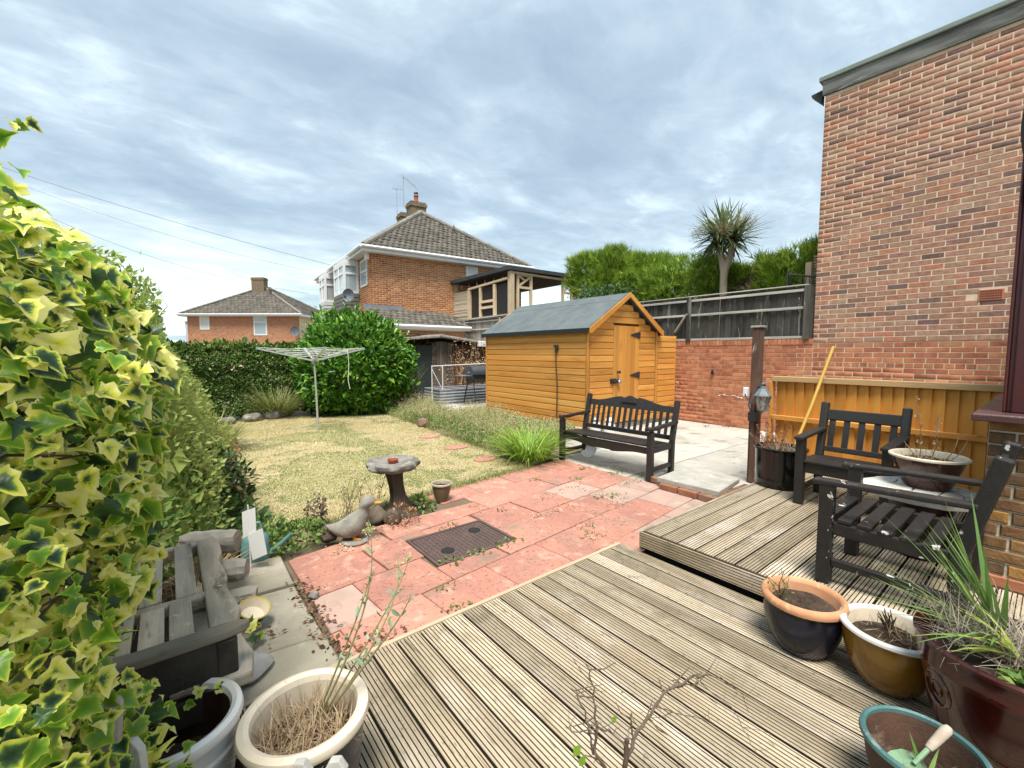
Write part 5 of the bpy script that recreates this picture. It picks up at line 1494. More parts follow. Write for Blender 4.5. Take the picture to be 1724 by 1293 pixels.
# ------------------------------------------------------------------ pots
def pot(name, label, loc, prof, body, rim=None, rimprof=None, soil_r=None, soil_z=None, inner=None, soil_mat=None, bands=(), cat='plant pot', n=56):
    """prof: outer profile from the foot up; rimprof: closed rim ring; the inside wall goes down to the soil"""
    t = thing(name, label, cat, loc)
    b = MB(); b.lathe([(0, .004), (prof[0][0] * .96, 0)] + prof, (0, 0, 0), n); b.build('body', body, t, smooth=True)
    if rimprof:
        b = MB(); b.lathe(rimprof + [rimprof[0]], (0, 0, 0), n); b.build('rim', rim or body, t, smooth=True)
    r0 = (rimprof[0][0] if rimprof else prof[-1][0] - .012); z0 = (rimprof[0][1] + .002 if rimprof else prof[-1][1] - .01)
    b = MB(); b.lathe([(r0, z0), (soil_r * 1.01, soil_z)], (0, 0, 0), n); b.build('inner_wall', inner or rim or body, t, smooth=True)
    rng = np.random.default_rng(abs(hash(label)) % 1000 if False else len(label) * 7)
    N = 26; vs = [(0, 0, soil_z + .015)]; fs = []
    rings = 9
    for i in range(1, rings + 1):
        for k in range(N):
            r = soil_r * 1.02 * i / rings
            vs.append((r * math.cos(6.2832 * k / N), r * math.sin(6.2832 * k / N), soil_z + rng.uniform(-.010, .014) * (1 if i < rings else .2)))
    for k in range(N): fs.append((0, 1 + k, 1 + (k + 1) % N))
    for i in range(rings - 1):
        for k in range(N): fs.append((1 + i * N + k, 1 + (i + 1) * N + k, 1 + (i + 1) * N + (k + 1) % N, 1 + i * N + (k + 1) % N))
    b = MB(); b.add(vs, fs); b.build('soil', soil_mat or SOIL, t)
    for (pf, m_) in bands:
        b = MB(); b.lathe(pf, (0, 0, 0), n); b.build('band', m_, t, smooth=True)
    return t
BLUEG = M('glaze_blue_black', (.010, .011, .026), (.005, .005, .008), sc=5, rough=.25, spec=.5, bump=.08, bsc=20, spots=[((.035, .03, .022), 6, .58, .12, .7), ((.04, .036, .028), 40, .67, .03, .6)])
TERR2 = M('terracotta_pale', (.50, .26, .14), (.42, .20, .10), sc=7, rough=.7, bump=.15, spots=[((.60, .42, .28), 9, .58, .1, .6)])
MUST = M('glaze_mustard', (.21, .105, .010), (.14, .065, .006), sc=5, rough=.2, spec=.6, bump=.08, bsc=14, spots=[((.10, .055, .012), 5, .60, .12, .6)])
CREAM = M('glaze_cream', (.66, .58, .46), (.58, .50, .38), sc=6, rough=.35, bump=.05, spots=[((.40, .32, .22), 8, .64, .06, .5)])
WHITEG = M('glaze_white', (.72, .71, .69), (.66, .65, .62), sc=4, rough=.25, spec=.6, bump=.05, spots=[((.40, .37, .32), 18, .70, .03, .6)])
REDG = M('glaze_oxblood', (.050, .005, .003), (.028, .003, .0025), sc=3, rough=.14, spec=.5, bump=.03, bsc=12, coat=.2)
REDG2 = M('glaze_brown', (.075, .013, .006), (.045, .009, .005), sc=3, rough=.16, spec=.6, bump=.05, coat=.2)
VERDG = M('glaze_verdigris', (.075, .165, .16), (.05, .12, .12), sc=9, rough=.5, bump=.2, spots=[((.26, .32, .30), 12, .58, .08, .7)])
OLDPOT = M('stained_terracotta', (.10, .052, .032), (.055, .032, .022), sc=6, rough=.7, bump=.3, spots=[((.26, .19, .14), 8, .57, .1, .7)])
BLACKPOT = M('glaze_black', (.005, .0045, .0045), (.003, .003, .003), sc=5, rough=.12, spec=.5, bump=.03)
GREENB = M('glaze_green_brown', (.11, .085, .045), (.16, .10, .055), sc=4, rough=.3, bump=.1, spots=[((.05, .06, .04), 5, .55, .12, .8)])

pot_blue = pot('glazed_pot', 'blue-black glazed pot with a terracotta rim standing by the deck step', (2.485, .745, .052),
    [(.115, .0), (.150, .05), (.176, .12), (.188, .19), (.188, .235), (.182, .262)], BLUEG, TERR2, [(.165, .285), (.170, .303), (.184, .312), (.198, .303), (.204, .285), (.200, .268), (.185, .262), (.168, .265)], .150, .245, TERR2)
pot_mus = pot('glazed_pot', 'mustard yellow glazed pot with a white rim beside the oxblood planter', (2.495, .405, .052),
    [(.085, .0), (.125, .04), (.160, .11), (.182, .19), (.188, .25), (.190, .275)], MUST, WHITEG, [(.166, .285), (.172, .296), (.186, .300), (.199, .294), (.201, .283), (.192, .274)], .152, .225, CREAM)
pot_red = pot('glazed_pot', 'big oxblood red glazed planter with spiky leaves at the right edge', (2.355, .035, .052),
    [(.175, .0), (.205, .05), (.235, .16), (.262, .30), (.272, .36), (.283, .362), (.287, .372), (.283, .384), (.286, .45)], REDG, REDG, [(.262, .445), (.268, .458), (.284, .462), (.294, .455), (.294, .442), (.284, .438)], .25, .405, REDG)
b = MB()
for i in range(24):
    t = 6.2832 * i / 24; b.add([], [])
th0 = math.atan2(.75, -.66)
pts = []
for i in range(25):
    t = 6.2832 * i / 24; a_ = th0 + .055 * math.cos(t) / .26 * 1.0; z = .27 + .065 * math.sin(t); rr = .262 + (z - .30) * .16
    pts.append((rr * math.cos(a_), rr * math.sin(a_), z))
b = MB(); b.tube(pts, .007, 6, cap=False)
pts2 = []
for i in range(13):
    t = 6.2832 * i / 12; a_ = th0 + .022 * math.cos(t) / .26; z = .27 + .028 * math.sin(t); rr = .262 + (z - .30) * .16; pts2.append((rr * math.cos(a_), rr * math.sin(a_), z))
b.tube(pts2, .005, 6, cap=False); b.build('moulded_medallion', REDG2, pot_red, smooth=True)
pot_green = pot('glazed_pot', 'stained terracotta pot with a verdigris rim holding the garden trowel', (1.86, .205, .052),
    [(.105, .0), (.125, .05), (.148, .15), (.158, .22), (.160, .245)], OLDPOT, VERDG, [(.150, .24), (.152, .254), (.160, .259), (.169, .254), (.172, .242), (.163, .234)], .128, .125, OLDPOT)
pot_cream = pot('glazed_pot', 'cream rimmed dark blue pot full of dry straw with tall valerian stems', (.30, 1.455, .052),
    [(.12, .0), (.150, .06), (.172, .16), (.182, .26), (.184, .315), (.186, .335)], M('glaze_night_blue', (.012, .022, .035), (.008, .012, .018), sc=5, rough=.25, bump=.05), CREAM, [(.160, .345), (.166, .366), (.182, .374), (.200, .366), (.205, .350), (.198, .334), (.186, .330)], .148, .255, CREAM)
pot_white = pot('glazed_pot', 'white glazed pot with a ribbed band beside the ivy, holding only dark soil', (-.03, 1.625, .052),
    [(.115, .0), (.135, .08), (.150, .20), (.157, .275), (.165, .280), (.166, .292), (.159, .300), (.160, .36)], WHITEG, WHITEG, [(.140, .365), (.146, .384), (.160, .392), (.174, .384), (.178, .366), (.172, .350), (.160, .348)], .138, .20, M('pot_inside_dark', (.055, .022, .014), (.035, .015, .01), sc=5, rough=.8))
pot_black = pot('glazed_pot', 'tall glossy black pot of dead red stems beside the weathered post', (4.86, 1.72, UZ + .002),
    [(.205, .0), (.212, .03), (.216, .05), (.213, .06), (.216, .07), (.213, .08), (.222, .2), (.228, .36), (.232, .385)], BLACKPOT, BLACKPOT, [(.212, .385), (.216, .397), (.228, .402), (.240, .396), (.241, .382), (.232, .376)], .205, .365, BLACKPOT)
pot_tab = pot('glazed_bowl', 'wide brown glazed bowl with a buff rim standing on the white mosaic table', (4.02, .52, UZ + .447),
    [(.115, .0), (.128, .02), (.155, .09), (.182, .17), (.192, .21)], REDG2, CREAM, [(.178, .205), (.183, .216), (.196, .220), (.207, .214), (.207, .203), (.194, .198)], .165, .175, CREAM)
pot_small = pot('glazed_pot', 'small greenish brown pot with a pale rim on the paving beside the bird bath', (2.20, 3.97, .004),
    [(.062, .0), (.078, .05), (.092, .11), (.098, .155), (.094, .168)], GREENB, M('rim_stone', (.36, .31, .23), (.28, .24, .17), sc=8, rough=.5), [(.090, .170), (.094, .186), (.105, .192), (.114, .184), (.113, .172), (.098, .166)], .084, .15, MATS['rim_stone'])
for p_, k_ in ((pot_blue, .925), (pot_mus, .94), (pot_red, .95), (pot_green, .95), (pot_cream, .96)): p_.scale = (k_,) * 3
# drinking bowl lying on the flags, yellow rim
bowl = thing('small_bowl', 'small dark blue bowl with a yellow rim tilted on the grey flagstones', 'bowl', (.30, 2.78, .012))
b = MB(); b.lathe([(0, .0), (.04, .0), (.065, .04), (.080, .10)], (0, 0, 0), 30); o1 = b.build('body', M('glaze_cobalt', (.015, .018, .055), (.012, .012, .03), sc=5, rough=.2), bowl, smooth=True)
b = MB(); b.lathe([(.076, .098), (.080, .106), (.084, .1), (.080, .095), (.076, .098)], (0, 0, 0), 30); o2 = b.build('rim', M('rim_yellow', (.62, .50, .09), rough=.3), bowl, smooth=True)
b = MB(); b.lathe([(.076, .098), (.060, .05), (0, .03)], (0, 0, 0), 30); o3 = b.build('inside', CREAM, bowl, smooth=True)
bowl.rotation_euler = (rad(20), rad(14), 0); bowl.location.z = .03
# grey bag and stone beneath the bench end
bag = thing('stone_bag', 'pale grey pointed cushion shaped bag lying under the end of the broken bench', 'bag', (.235, 2.36, .01))
b = MB(); b.lathe([(.0, .0), (.08, .0), (.10, .025), (.085, .05), (.045, .07), (0, .075)], (0, 0, 0), 20, wob=lambda t, i: 1 + .18 * abs(math.cos(2 * t)) ** 3); b.build('cloth', M('bag_grey', (.36, .345, .32), (.27, .255, .24), sc=7, rough=.8, bump=.4), bag, smooth=True)

# trowel in the verdigris pot
tr = thing('trowel', 'old garden trowel with a chipped green blade and wooden handle in a pot', 'trowel', (1.86, .2, .2))
A_, B_ = Vector((1.76, .345, .235)), Vector((1.905, .13, .335))
B_ = Vector((1.925, .16, .34)); A_ = Vector((1.80, .225, .235))
d = (B_ - A_).normalized(); mid_ = A_.lerp(B_, .42)
b = MB(); b.tube([A_.lerp(B_, .50), A_.lerp(B_, .6), A_.lerp(B_, .85), A_.lerp(B_, 1.0), B_ + d * .012], [.010, .0125, .0145, .015, .009], 12)
b.build('handle', M('trowel_wood', (.40, .33, .27), (.30, .24, .19), sc=20, rough=.8), tr, world=True, smooth=True)
s = d.cross(Vector((0, 0, 1))).normalized(); n_ = s.cross(d)
b = MB(); rows = []
for t, w, dz in ((-.13, .02, 0), (-.10, .048, -.006), (-.04, .060, -.009), (.0, .056, -.007), (.03, .040, -.004), (.045, .012, 0)):
    c = A_ + d * t
    rows.append([c - s * w + n_ * .008, c - s * w * .5 + n_ * dz, c + n_ * (dz - .003), c + s * w * .5 + n_ * dz, c + s * w + n_ * .008])
b.add([p for r in rows for p in r], [(i * 5 + k, i * 5 + k + 1, (i + 1) * 5 + k + 1, (i + 1) * 5 + k) for i in range(5) for k in range(4)])
b.build('blade', M('trowel_green', (.14, .27, .15), (.20, .33, .20), sc=7, rough=.6, spots=[((.22, .12, .07), 16, .56, .05, .9)]), tr, world=True, smooth=True)
b = MB(); b.tube([A_ + d * .02, A_.lerp(B_, .52)], .007, 8); b.build('tang', M('trowel_green'), tr, world=True)

# ------------------------------------------------------------------ bird bath, duck, stones, step
bath = thing('bird_bath', 'stone bird bath shaped like a log with a rough round basin', 'bird bath', (1.72, 3.90, 0))
BARK = M('cast_stone_bark', (.12, .095, .07), (.065, .052, .04), sc=6, st=(1, 1, .25), rough=.95, bump=1.0, bsc=22, bst=(1, 1, .2), spots=[((.22, .20, .16), 6, .6, .1, .6)])
BATHS = M('cast_stone_grey', (.24, .225, .20), (.12, .11, .095), sc=7, rough=.9, bump=.8, bsc=30, spots=[((.44, .43, .40), 6, .58, .1, .7)])
b = MB(); rng_ = random.Random(3)
pr = [(.17, 0), (.135, .03), (.095, .09), (.076, .17), (.068, .27), (.072, .36), (.080, .42), (.086, .45)]
n = 22; vs = []; fs = []
for i, (r, z) in enumerate(pr):
    for k in range(n):
        t = 6.2832 * k / n; w_ = 1 + .10 * math.sin(5 * t + z * 3) + .07 * math.sin(9 * t - z * 6) + (.16 * max(0, math.cos(3 * t + .4)) if i < 3 else 0)
        vs.append((r * w_ * math.cos(t) - .07 * (z / .45), r * w_ * math.sin(t) + .02 * z, z))
for i in range(len(pr) - 1):
    for k in range(n): fs.append((i * n + k, i * n + (k + 1) % n, (i + 1) * n + (k + 1) % n, (i + 1) * n + k))
b.add(vs, fs); b.build('column', BARK, bath, smooth=True)
b = MB(); wb = lambda t, i: 1 + .05 * math.sin(7 * t + i) + .035 * math.sin(13 * t + 2 * i)
b.lathe([(0, .425), (.11, .43), (.18, .440), (.228, .458), (.248, .488), (.243, .520), (.222, .530), (.195, .514), (.10, .500), (0, .497)], (-.07, .02, 0), 44, wob=wb); b.build('basin', BATHS, bath, smooth=True)
dish_ = thing('terracotta_dish', 'small terracotta dish sitting in the bird bath basin', 'dish', (1.655, 3.93, .505))
b = MB(); b.lathe([(0, 0), (.042, 0), (.052, .03), (.048, .032), (.040, .008), (0, .008)], (0, 0, 0), 24); b.build('body', M('terracotta_red', (.33, .075, .04), rough=.6), dish_, smooth=True)

duck = thing('duck_ornament', 'grey stone duck ornament with an orange bill standing on a disc', 'ornament', (1.13, 3.55, .0), rad(-30))
STN = M('duck_stone', (.30, .285, .25), (.19, .18, .15), sc=9, rough=.95, bump=.6, bsc=40, spots=[((.42, .41, .37), 10, .58, .08, .6), ((.10, .095, .08), 6, .6, .1, .5)])
secs = [(-.185, .135, .005, .004, -.1), (-.165, .122, .026, .016, -.1), (-.12, .104, .056, .044, -.1), (-.065, .098, .080, .070, -.2), (-.01, .112, .092, .088, -.45), (.04, .150, .086, .086, -.75), (.072, .196, .062, .062, -1.05), (.086, .232, .042, .042, -1.3), (.092, .258, .037, .038, -1.4), (.097, .280, .050, .048, -1.1), (.114, .304, .054, .052, -.5), (.142, .310, .048, .044, -.1), (.166, .302, .028, .025, 0), (.176, .299, .007, .007, 0)]
n = 18; vs = []; fs = []
for (x, z, ry, rz_, ang) in secs:
    for k in range(n):
        t = 6.2832 * k / n; a = rz_ * math.sin(t)
        vs.append((x + a * math.sin(ang), ry * math.cos(t), z + a * math.cos(ang)))
for i in range(len(secs) - 1):
    for k in range(n): fs.append((i * n + k, i * n + (k + 1) % n, (i + 1) * n + (k + 1) % n, (i + 1) * n + k))
b = MB(); b.add(vs, fs); o = b.build('body', STN, duck, smooth=True)
duck.scale = (1.1,) * 3
sd = o.modifiers.new('smooth', 'SUBSURF'); sd.levels = sd.render_levels = 1
BILL = M('bill_orange', (.50, .23, .05), (.40, .18, .045), sc=20, rough=.7)
b = MB(); b.lathe([(.022, 0), (.021, .02), (.019, .04), (.019, .055), (.010, .064), (0, .066)], (0, 0, 0), 14); b.v = [(.158 + z, y, .291 + x * .45) for x, y, z in b.v]; b.build('bill', BILL, duck, smooth=True)
for sy in (-1, 1):
    b = MB(); b.tube([(.0, sy * .032, .10), (.02, sy * .034, .05), (.03, sy * .036, .03)], [.02, .014, .016], 10); b.tube([(.02, sy * .036, .03), (.075, sy * .045, .026)], [.016, .010], 10); b.build('foot', BILL, duck, smooth=True)
    b = MB(); b.lathe([(0, -.006), (.005, -.004), (.006, 0), (0, .006)], (0, 0, 0), 8); b.v = [(x + .140, y + sy * .037, z + .308) for x, y, z in b.v]; b.build('eye', PLAIN('eye_black', (.01, .01, .01), .3), duck)
b = MB(); b.lathe([(0, .0), (.095, .0), (.10, .012), (.092, .024), (0, .026)], (.02, 0, 0), 26); b.build('disc', STN, duck, smooth=True)
def boulder(name, label, loc, r, mat, seed, squash=.75, cat='stone', group=None, elong=1.0):
    bm = bmesh.new(); bmesh.ops.create_icosphere(bm, subdivisions=3, radius=1)
    rg = np.random.default_rng(seed); ph = rg.uniform(0, 6, 6)
    for v in bm.verts:
        c = v.co; q = 1 + .06 * math.sin(17 * c.x + ph[4]) * math.sin(19 * c.z + ph[5]) + .13 * math.sin(2.3 * c.x + ph[0]) * math.sin(2.9 * c.y + ph[1]) + .08 * math.sin(4.7 * c.z + ph[2] + 3 * c.x) + .05 * math.sin(7 * c.y + ph[3])
        v.co = Vector((c.x * r * q * elong, c.y * r * q, c.z * r * q * squash + r * squash * .85))
    me = bpy.data.meshes.new(name); bm.to_mesh(me); bm.free(); me.materials.append(mat)
    me.polygons.foreach_set('use_smooth', [True] * len(me.polygons))
    o = link(name, me, None, loc, (0, 0, rg.uniform(0, 6))); return tag(o, label, cat, group)
boulder('log_stone', 'dark log shaped stone lying just behind the duck ornament', (1.0, 3.76, -.02), .085, BARK, 2, .8, elong=1.5)
boulder('rock', 'mossy grey rock between the duck and the bird bath', (1.46, 3.84, -.03), .085, BARK, 5, 1.0)
boulder('rock', 'dark knobbly rock touching the foot of the bird bath column', (1.55, 3.72, -.02), .075, BARK, 6, 1.1)
boulder('stone_ball', 'brown stone ball in the dry grass along the border of the lawn', (4.16, 8.26, -.03), .13, M('ball_brown', (.20, .13, .095), (.14, .09, .07), sc=8, rough=.9), 8, .9)
for (x, y, r) in ((1.45, 11.35, .2), (1.95, 11.55, .22), (.95, 11.2, .18)):
    boulder('rock', {1.45: 'flat pale rock edging the far end of the lawn, in the middle of three', 1.95: 'pale rock beside the grass tuft at the far end of the lawn', .95: 'dark rock at the far left corner of the lawn'}[x], (x, y, -.03), r, BATHS, int(x * 10), .55, group='rocks edging the far end of the lawn')
boulder('pebble', 'single grey pebble on the joint between the grey flags and the pink paving', (.66, 2.86, 0), .03, BATHS, 11, .8)

PALEST = M('pale_stone', (.42, .39, .33), (.28, .26, .21), sc=5, st=(1, 1, 2.5), rough=.95, bump=1.0, bsc=14, bst=(1, 1, 3), spots=[((.13, .115, .09), 9, .60, .06, .8, (1, 1, 4))])
LOGW = M('weathered_log', (.40, .37, .31), (.24, .215, .175), sc=5, st=(.3, .3, 2.2), rough=.95, bump=1.0, bsc=12, bst=(.4, .4, 3), spots=[((.10, .085, .065), 6, .60, .06, .85, (.3, .3, 4))])
for (lab, a_, c_, r_) in (('bleached log lying topmost behind the far end of the broken bench', (.02, 3.34, .36), (.30, 3.20, .36), .075), ('bleached ridged log in the middle of the stack beside the broken bench', (.12, 3.20, .20), (.33, 3.10, .20), .07), ('lowest bleached log of the stack, nearest the small blue bowl', (.16, 3.08, .055), (.37, 3.02, .055), .065)):
    rg = random.Random(len(lab)); a_, c_ = Vector(a_), Vector(c_)
    b = MB(); pts = [a_.lerp(c_, t) for t in np.linspace(0, 1, 9)]
    b.tube(pts, [r_ * (1 if 0 < i < 8 else .86) * rg.uniform(.93, 1.07) for i in range(9)], 11)
    b.v = [(x + rg.uniform(-.006, .006), y + rg.uniform(-.006, .006), z + rg.uniform(-.006, .006)) for x, y, z in b.v]
    me = b.mesh('log', LOGW, off=tuple((a_ + c_) / 2)); o = link('log', me, None, (a_ + c_) / 2); tag(o, lab, 'log', 'bleached logs stacked beside the broken bench')
step = thing('step_slab', 'loose grey paving slab set as a step on a row of bricks', 'step', (4.75, 2.5, 0))
b = MB(); random.seed(3); b.prism([(4.42, 2.12), (5.06, 2.20), (5.0, 2.86), (4.38, 2.82)],   .068, .125, .010); b.build('slab', SLAB_G, step, world=True); 
step.children[0].data.materials[0] = M('slab_step', (.36, .345, .31), (.25, .24, .21), sc=4, rough=.95, bump=.7, bsc=50, spots=[((.46, .45, .42), 14, .58, .06, .6)])
me = brick_mesh(.215, .065, BRICK_T, .06, .005).mesh('step_brick', M('brick_step', (.6, .6, .6), sc=10, rough=.9, bump=.5, cols=[(.30, .13, .075), (.24, .13, .08), (.33, .16, .10)]))
for k, y in enumerate((2.18, 2.41, 2.64)): link('brick', me, step, (4.395 - 4.75, y - 2.5 + .02, .033), (0, 0, A90 + random.uniform(-.04, .04)))
for k, x in enumerate((4.52, 4.75, 4.98)): link('brick', me, step, (x - 4.75, 2.13 - 2.5, .033), (0, 0, math.pi + random.uniform(-.04, .04)))
for k, (x, y) in enumerate(((4.72, 2.35), (4.72, 2.62))): link('brick', me, step, (x - 4.75, y - 2.5, .033), (0, 0, 0))
lb = thing('loose_brick', 'single loose brick lying beside the right front leg of the long bench', 'brick', (4.56, 2.98, 0))
link('brick_body', me, lb, (0, 0, .033), (0, 0, rad(75)))

# white churn shaped canisters behind the bench, round white plate underneath
for k, (x, y, lab) in enumerate(((5.5, 4.72, 'white enamel canister behind the bench slats, the left one of two'), (5.62, 4.52, 'white enamel canister behind the bench slats, with the bright domed lid'))):
    t = thing('canister', lab, 'canister', (x, y, -.01), 0, 'white canisters behind the bench')
    b = MB(); b.lathe([(0, 0), (.085, 0), (.09, .02), (.09, .38), (.07, .42), (.05, .45)], (0, 0, 0), 24); b.build('body', WHITEG, t, smooth=True)
    b = MB(); b.lathe([(.052, .44), (.075, .45), (.075, .47), (.04, .50), (0, .505)], (0, 0, 0), 20); b.build('lid', METAL if k == 0 else WHITE, t, smooth=True)
pl_ = thing('white_plate', 'round white enamel plate leaning in the weeds under the long bench', 'plate', (4.95, 4.36, .0))
b = MB(); b.lathe([(0, 0), (.10, .0), (.125, .02), (.13, .018), (.10, -.008), (0, -.008)], (0, 0, 0), 28); o = b.build('disc', WHITE, pl_, smooth=True, loc=(0, 0, .09), rot=(rad(10), rad(-62), 0))
tw = thing('plastic_label', 'two white plastic cards on a stake beside the teal watering can', 'plant label', (.40, 3.52, 0))
b = MB(); b.bar((0, 0, 0), (0, 0, .48), .012, .006); b.build('stake', WHITE, tw)
cd = PLAIN('card_white', (.72, .72, .70), .5)
b = MB(); b.slab([(-.04, .24), (.05, .29), (.05, .46), (-.04, .43)], (0, 0, 0), (.85, -.5, 0), (0, 0, 1), .004); b.build('upper_card', cd, tw)
b = MB(); b.slab([(-.02, .08), (.08, .12), (.055, .31), (-.045, .27)], (.03, -.03, 0), (.85, -.5, 0), (0, 0, 1), .004); b.build('lower_card', cd, tw)
can = thing('watering_can', 'teal watering can standing at the end of the grey flagstones', 'watering can', (.46, 3.70, 0))
TEAL = M('teal_plastic', (.11, .23, .22), (.08, .17, .165), sc=5, rough=.5)
b = MB(); b.lathe([(0, 0), (.10, 0), (.105, .02), (.09, .16), (.07, .19), (.05, .2)], (0, 0, 0), 24); b.build('body', TEAL, can, smooth=True)
b = MB(); b.tube([(.08, -.04, .04), (.16, -.07, .10), (.23, -.10, .17)], [.022, .018, .014], 10); b.build('spout', TEAL, can, smooth=True)
b = MB(); b.tube([(-.06, .02, .18), (-.05, .02, .27), (.03, -.01, .28), (.05, -.02, .19)], .011, 8); b.build('handle', TEAL, can, smooth=True)

# ------------------------------------------------------------------ greenery
def sample_profile(prof, n, rng, y0, y1, axis='y', flip=1):
    """random points on a ruled surface: profile (offset, z) swept along an axis; returns points and outward normals"""
    pr = np.array(prof, float); seg = pr[1:] - pr[:-1]; ln = np.hypot(seg[:, 0], seg[:, 1]); cum = np.cumsum(ln) / ln.sum()
    q = rng.random(n); i = np.searchsorted(cum, q); i = np.minimum(i, len(seg) - 1)
    t = rng.random(n)
    p = pr[i] + seg[i] * t[:, None]
    nx, nz = seg[i, 1] / ln[i], -seg[i, 0] / ln[i]
    s = rng.uniform(y0, y1, n)
    if axis == 'y':
        P = np.stack([p[:, 0], s, p[:, 1]], 1); N = np.stack([nx, 0 * nx, nz], 1)
    else:
        P = np.stack([s, p[:, 0], p[:, 1]], 1); N = np.stack([0 * nx, nx, nz], 1)
    return P, N
def foliage_on(P, N, rng, depth, amp, fr, size, tpl, up_pull=.35, spread=.75):
    n = len(P)
    lum = lump(P, amp, fr) + lump(P, amp * .5, fr * 2.7, 1.7)
    dp = np.abs(rng.normal(0, depth, n))
    P = P + N * (lum - dp)[:, None]
    D = N * .6 + rng.normal(0, spread, (n, 3)) + np.array([0, 0, up_pull])
    s = rng.uniform(size[0], size[1], n)
    return P, D, N + np.array([0, 0, .5]), s
def add_leaves(t, name, P, D, U, s, tpl, mat, rng, roll=.5):
    V, F, r = leaves(name, P, D, s, tpl, mat, None, U, roll, rng, True)
    return np_mesh(name, V, F, mat, r, t)
def core(t, name, P, N, amp, fr, back, mat, rng, size):
    """inner layer of larger leaves lying deeper in the plant"""
    n = len(P); P = P + N * (lump(P, amp, fr) - back)[:, None]
    D = rng.normal(0, 1, (n, 3)); return add_leaves(t, name, P, D, N, rng.uniform(size * .8, size * 1.3, n), T_OVAL, mat, rng)
L_HEDGE = LEAF('leaf_hedge', [(.15, .24, .045), (.25, .37, .07), (.36, .49, .11), (.47, .55, .18)], .42, .55, 1.1, .25, (.40, .43, .14))
L_DARK = LEAF('leaf_dark_hedge', [(.035, .085, .018), (.07, .14, .026), (.12, .21, .04), (.20, .29, .06)], .25, .45, 1.2, .3)
L_TOPH = LEAF('leaf_pale_hedge', [(.12, .16, .04), (.20, .24, .06), (.28, .29, .09)], .35, .5, 1.5, .3)
L_LAUR = LEAF('leaf_laurel', [(.03, .095, .012), (.062, .17, .018), (.115, .27, .028), (.22, .40, .045)], .25, .32, 1.6, .2)
L_CONI = LEAF('leaf_conifer', [(.07, .125, .012), (.13, .23, .018), (.23, .35, .028), (.36, .48, .05)], .3, .6, 1.0, .3)
L_SHRUB = LEAF('leaf_shrub', [(.03, .075, .02), (.06, .125, .03), (.11, .19, .05)], .25, .5, 1.4, .3)
L_BROWN = LEAF('twigs_brown', [(.075, .05, .033), (.14, .10, .068), (.22, .16, .11)], .1, .8)
L_LILY = LEAF('leaf_lily', [(.13, .25, .025), (.21, .37, .04), (.32, .48, .07), (.48, .58, .13)], .35, .45)
L_WILD = LEAF('wild_grass', [(.15, .22, .055), (.27, .33, .09), (.42, .42, .17), (.60, .53, .29)], .3, .7)
L_TUFT = LEAF('tuft_grass', [(.07, .12, .025), (.14, .19, .045), (.24, .26, .08), (.36, .31, .14)], .3, .6)
L_STRAW = LEAF('straw', [(.30, .20, .115), (.46, .34, .20), (.60, .48, .32), (.24, .13, .075)], .2, .8)
L_PALM = LEAF('leaf_palm', [(.075, .11, .045), (.13, .18, .075), (.21, .26, .13), (.30, .33, .21)], .25, .5)
L_RUST = LEAF('rusty_flowers', [(.17, .07, .03), (.30, .15, .075), (.42, .24, .13)], .2, .8)
L_WEED = LEAF('leaf_weed', [(.07, .14, .03), (.13, .22, .045), (.22, .30, .07)], .3, .55)
TWIG = M('twig_bark', (.085, .058, .038), (.05, .036, .026), sc=30, rough=.9)
TWIGP = M('twig_pale', (.155, .115, .08), (.09, .066, .046), sc=30, rough=.9, spots=[((.36, .31, .25), 20, .6, .06, .7)])

# --- left boundary hedge, pale green
rng = np.random.default_rng(21)
hl = thing('boundary_hedge', 'loose pale green hedge running along the left side of the lawn behind the ivy', 'hedge', (-.3, 7.5, 0))
prof = [(.36, .0), (.34, .5), (.23, 1.0), (.05, 1.55), (-.24, 2.06), (-.8, 2.3), (-1.4, 2.2)]
P, N = sample_profile(prof, 52000, rng, 3.7, 12.6)
P2, D, U, s = foliage_on(P, N, rng, .11, .13, 1.7, (.03, .062), T_OVAL)
add_leaves(hl, 'foliage', P2, D, U, s, T_OVAL, L_HEDGE, rng)
P, N = sample_profile(prof, 9000, rng, 3.7, 12.6)
core(hl, 'inner_foliage', P, N, .13, 1.7, .26, L_HEDGE, rng, .16)
b = MB()
for k in range(26):
    y = rng.uniform(4, 12); x = rng.uniform(-.9, -.1); z = 1.75
    p = [(x, y, z)]
    for j in range(5): p.append((p[-1][0] + rng.normal(.02, .05), p[-1][1] + rng.normal(0, .05), p[-1][2] + rng.uniform(.05, .15)))
    b.tube(p, [.007, .006, .005, .004, .003, .002], 4, False)
b.build('twig', TWIG, hl, world=True)['kind'] = 'stuff'
P = []; D = []
for k in range(900):
    y = rng.uniform(4, 12); x = rng.uniform(-1.0, -.05); P.append((x, y, rng.uniform(1.75, 2.05) + abs(rng.normal(0, .13)))); D.append(rng.normal(0, 1, 3) + [0, 0, .6])
add_leaves(hl, 'loose_sprigs', np.array(P), np.array(D), np.tile([0, 0, 1.], (900, 1)), rng.uniform(.03, .06, 900), T_OVAL, L_HEDGE, rng)['kind'] = 'stuff'

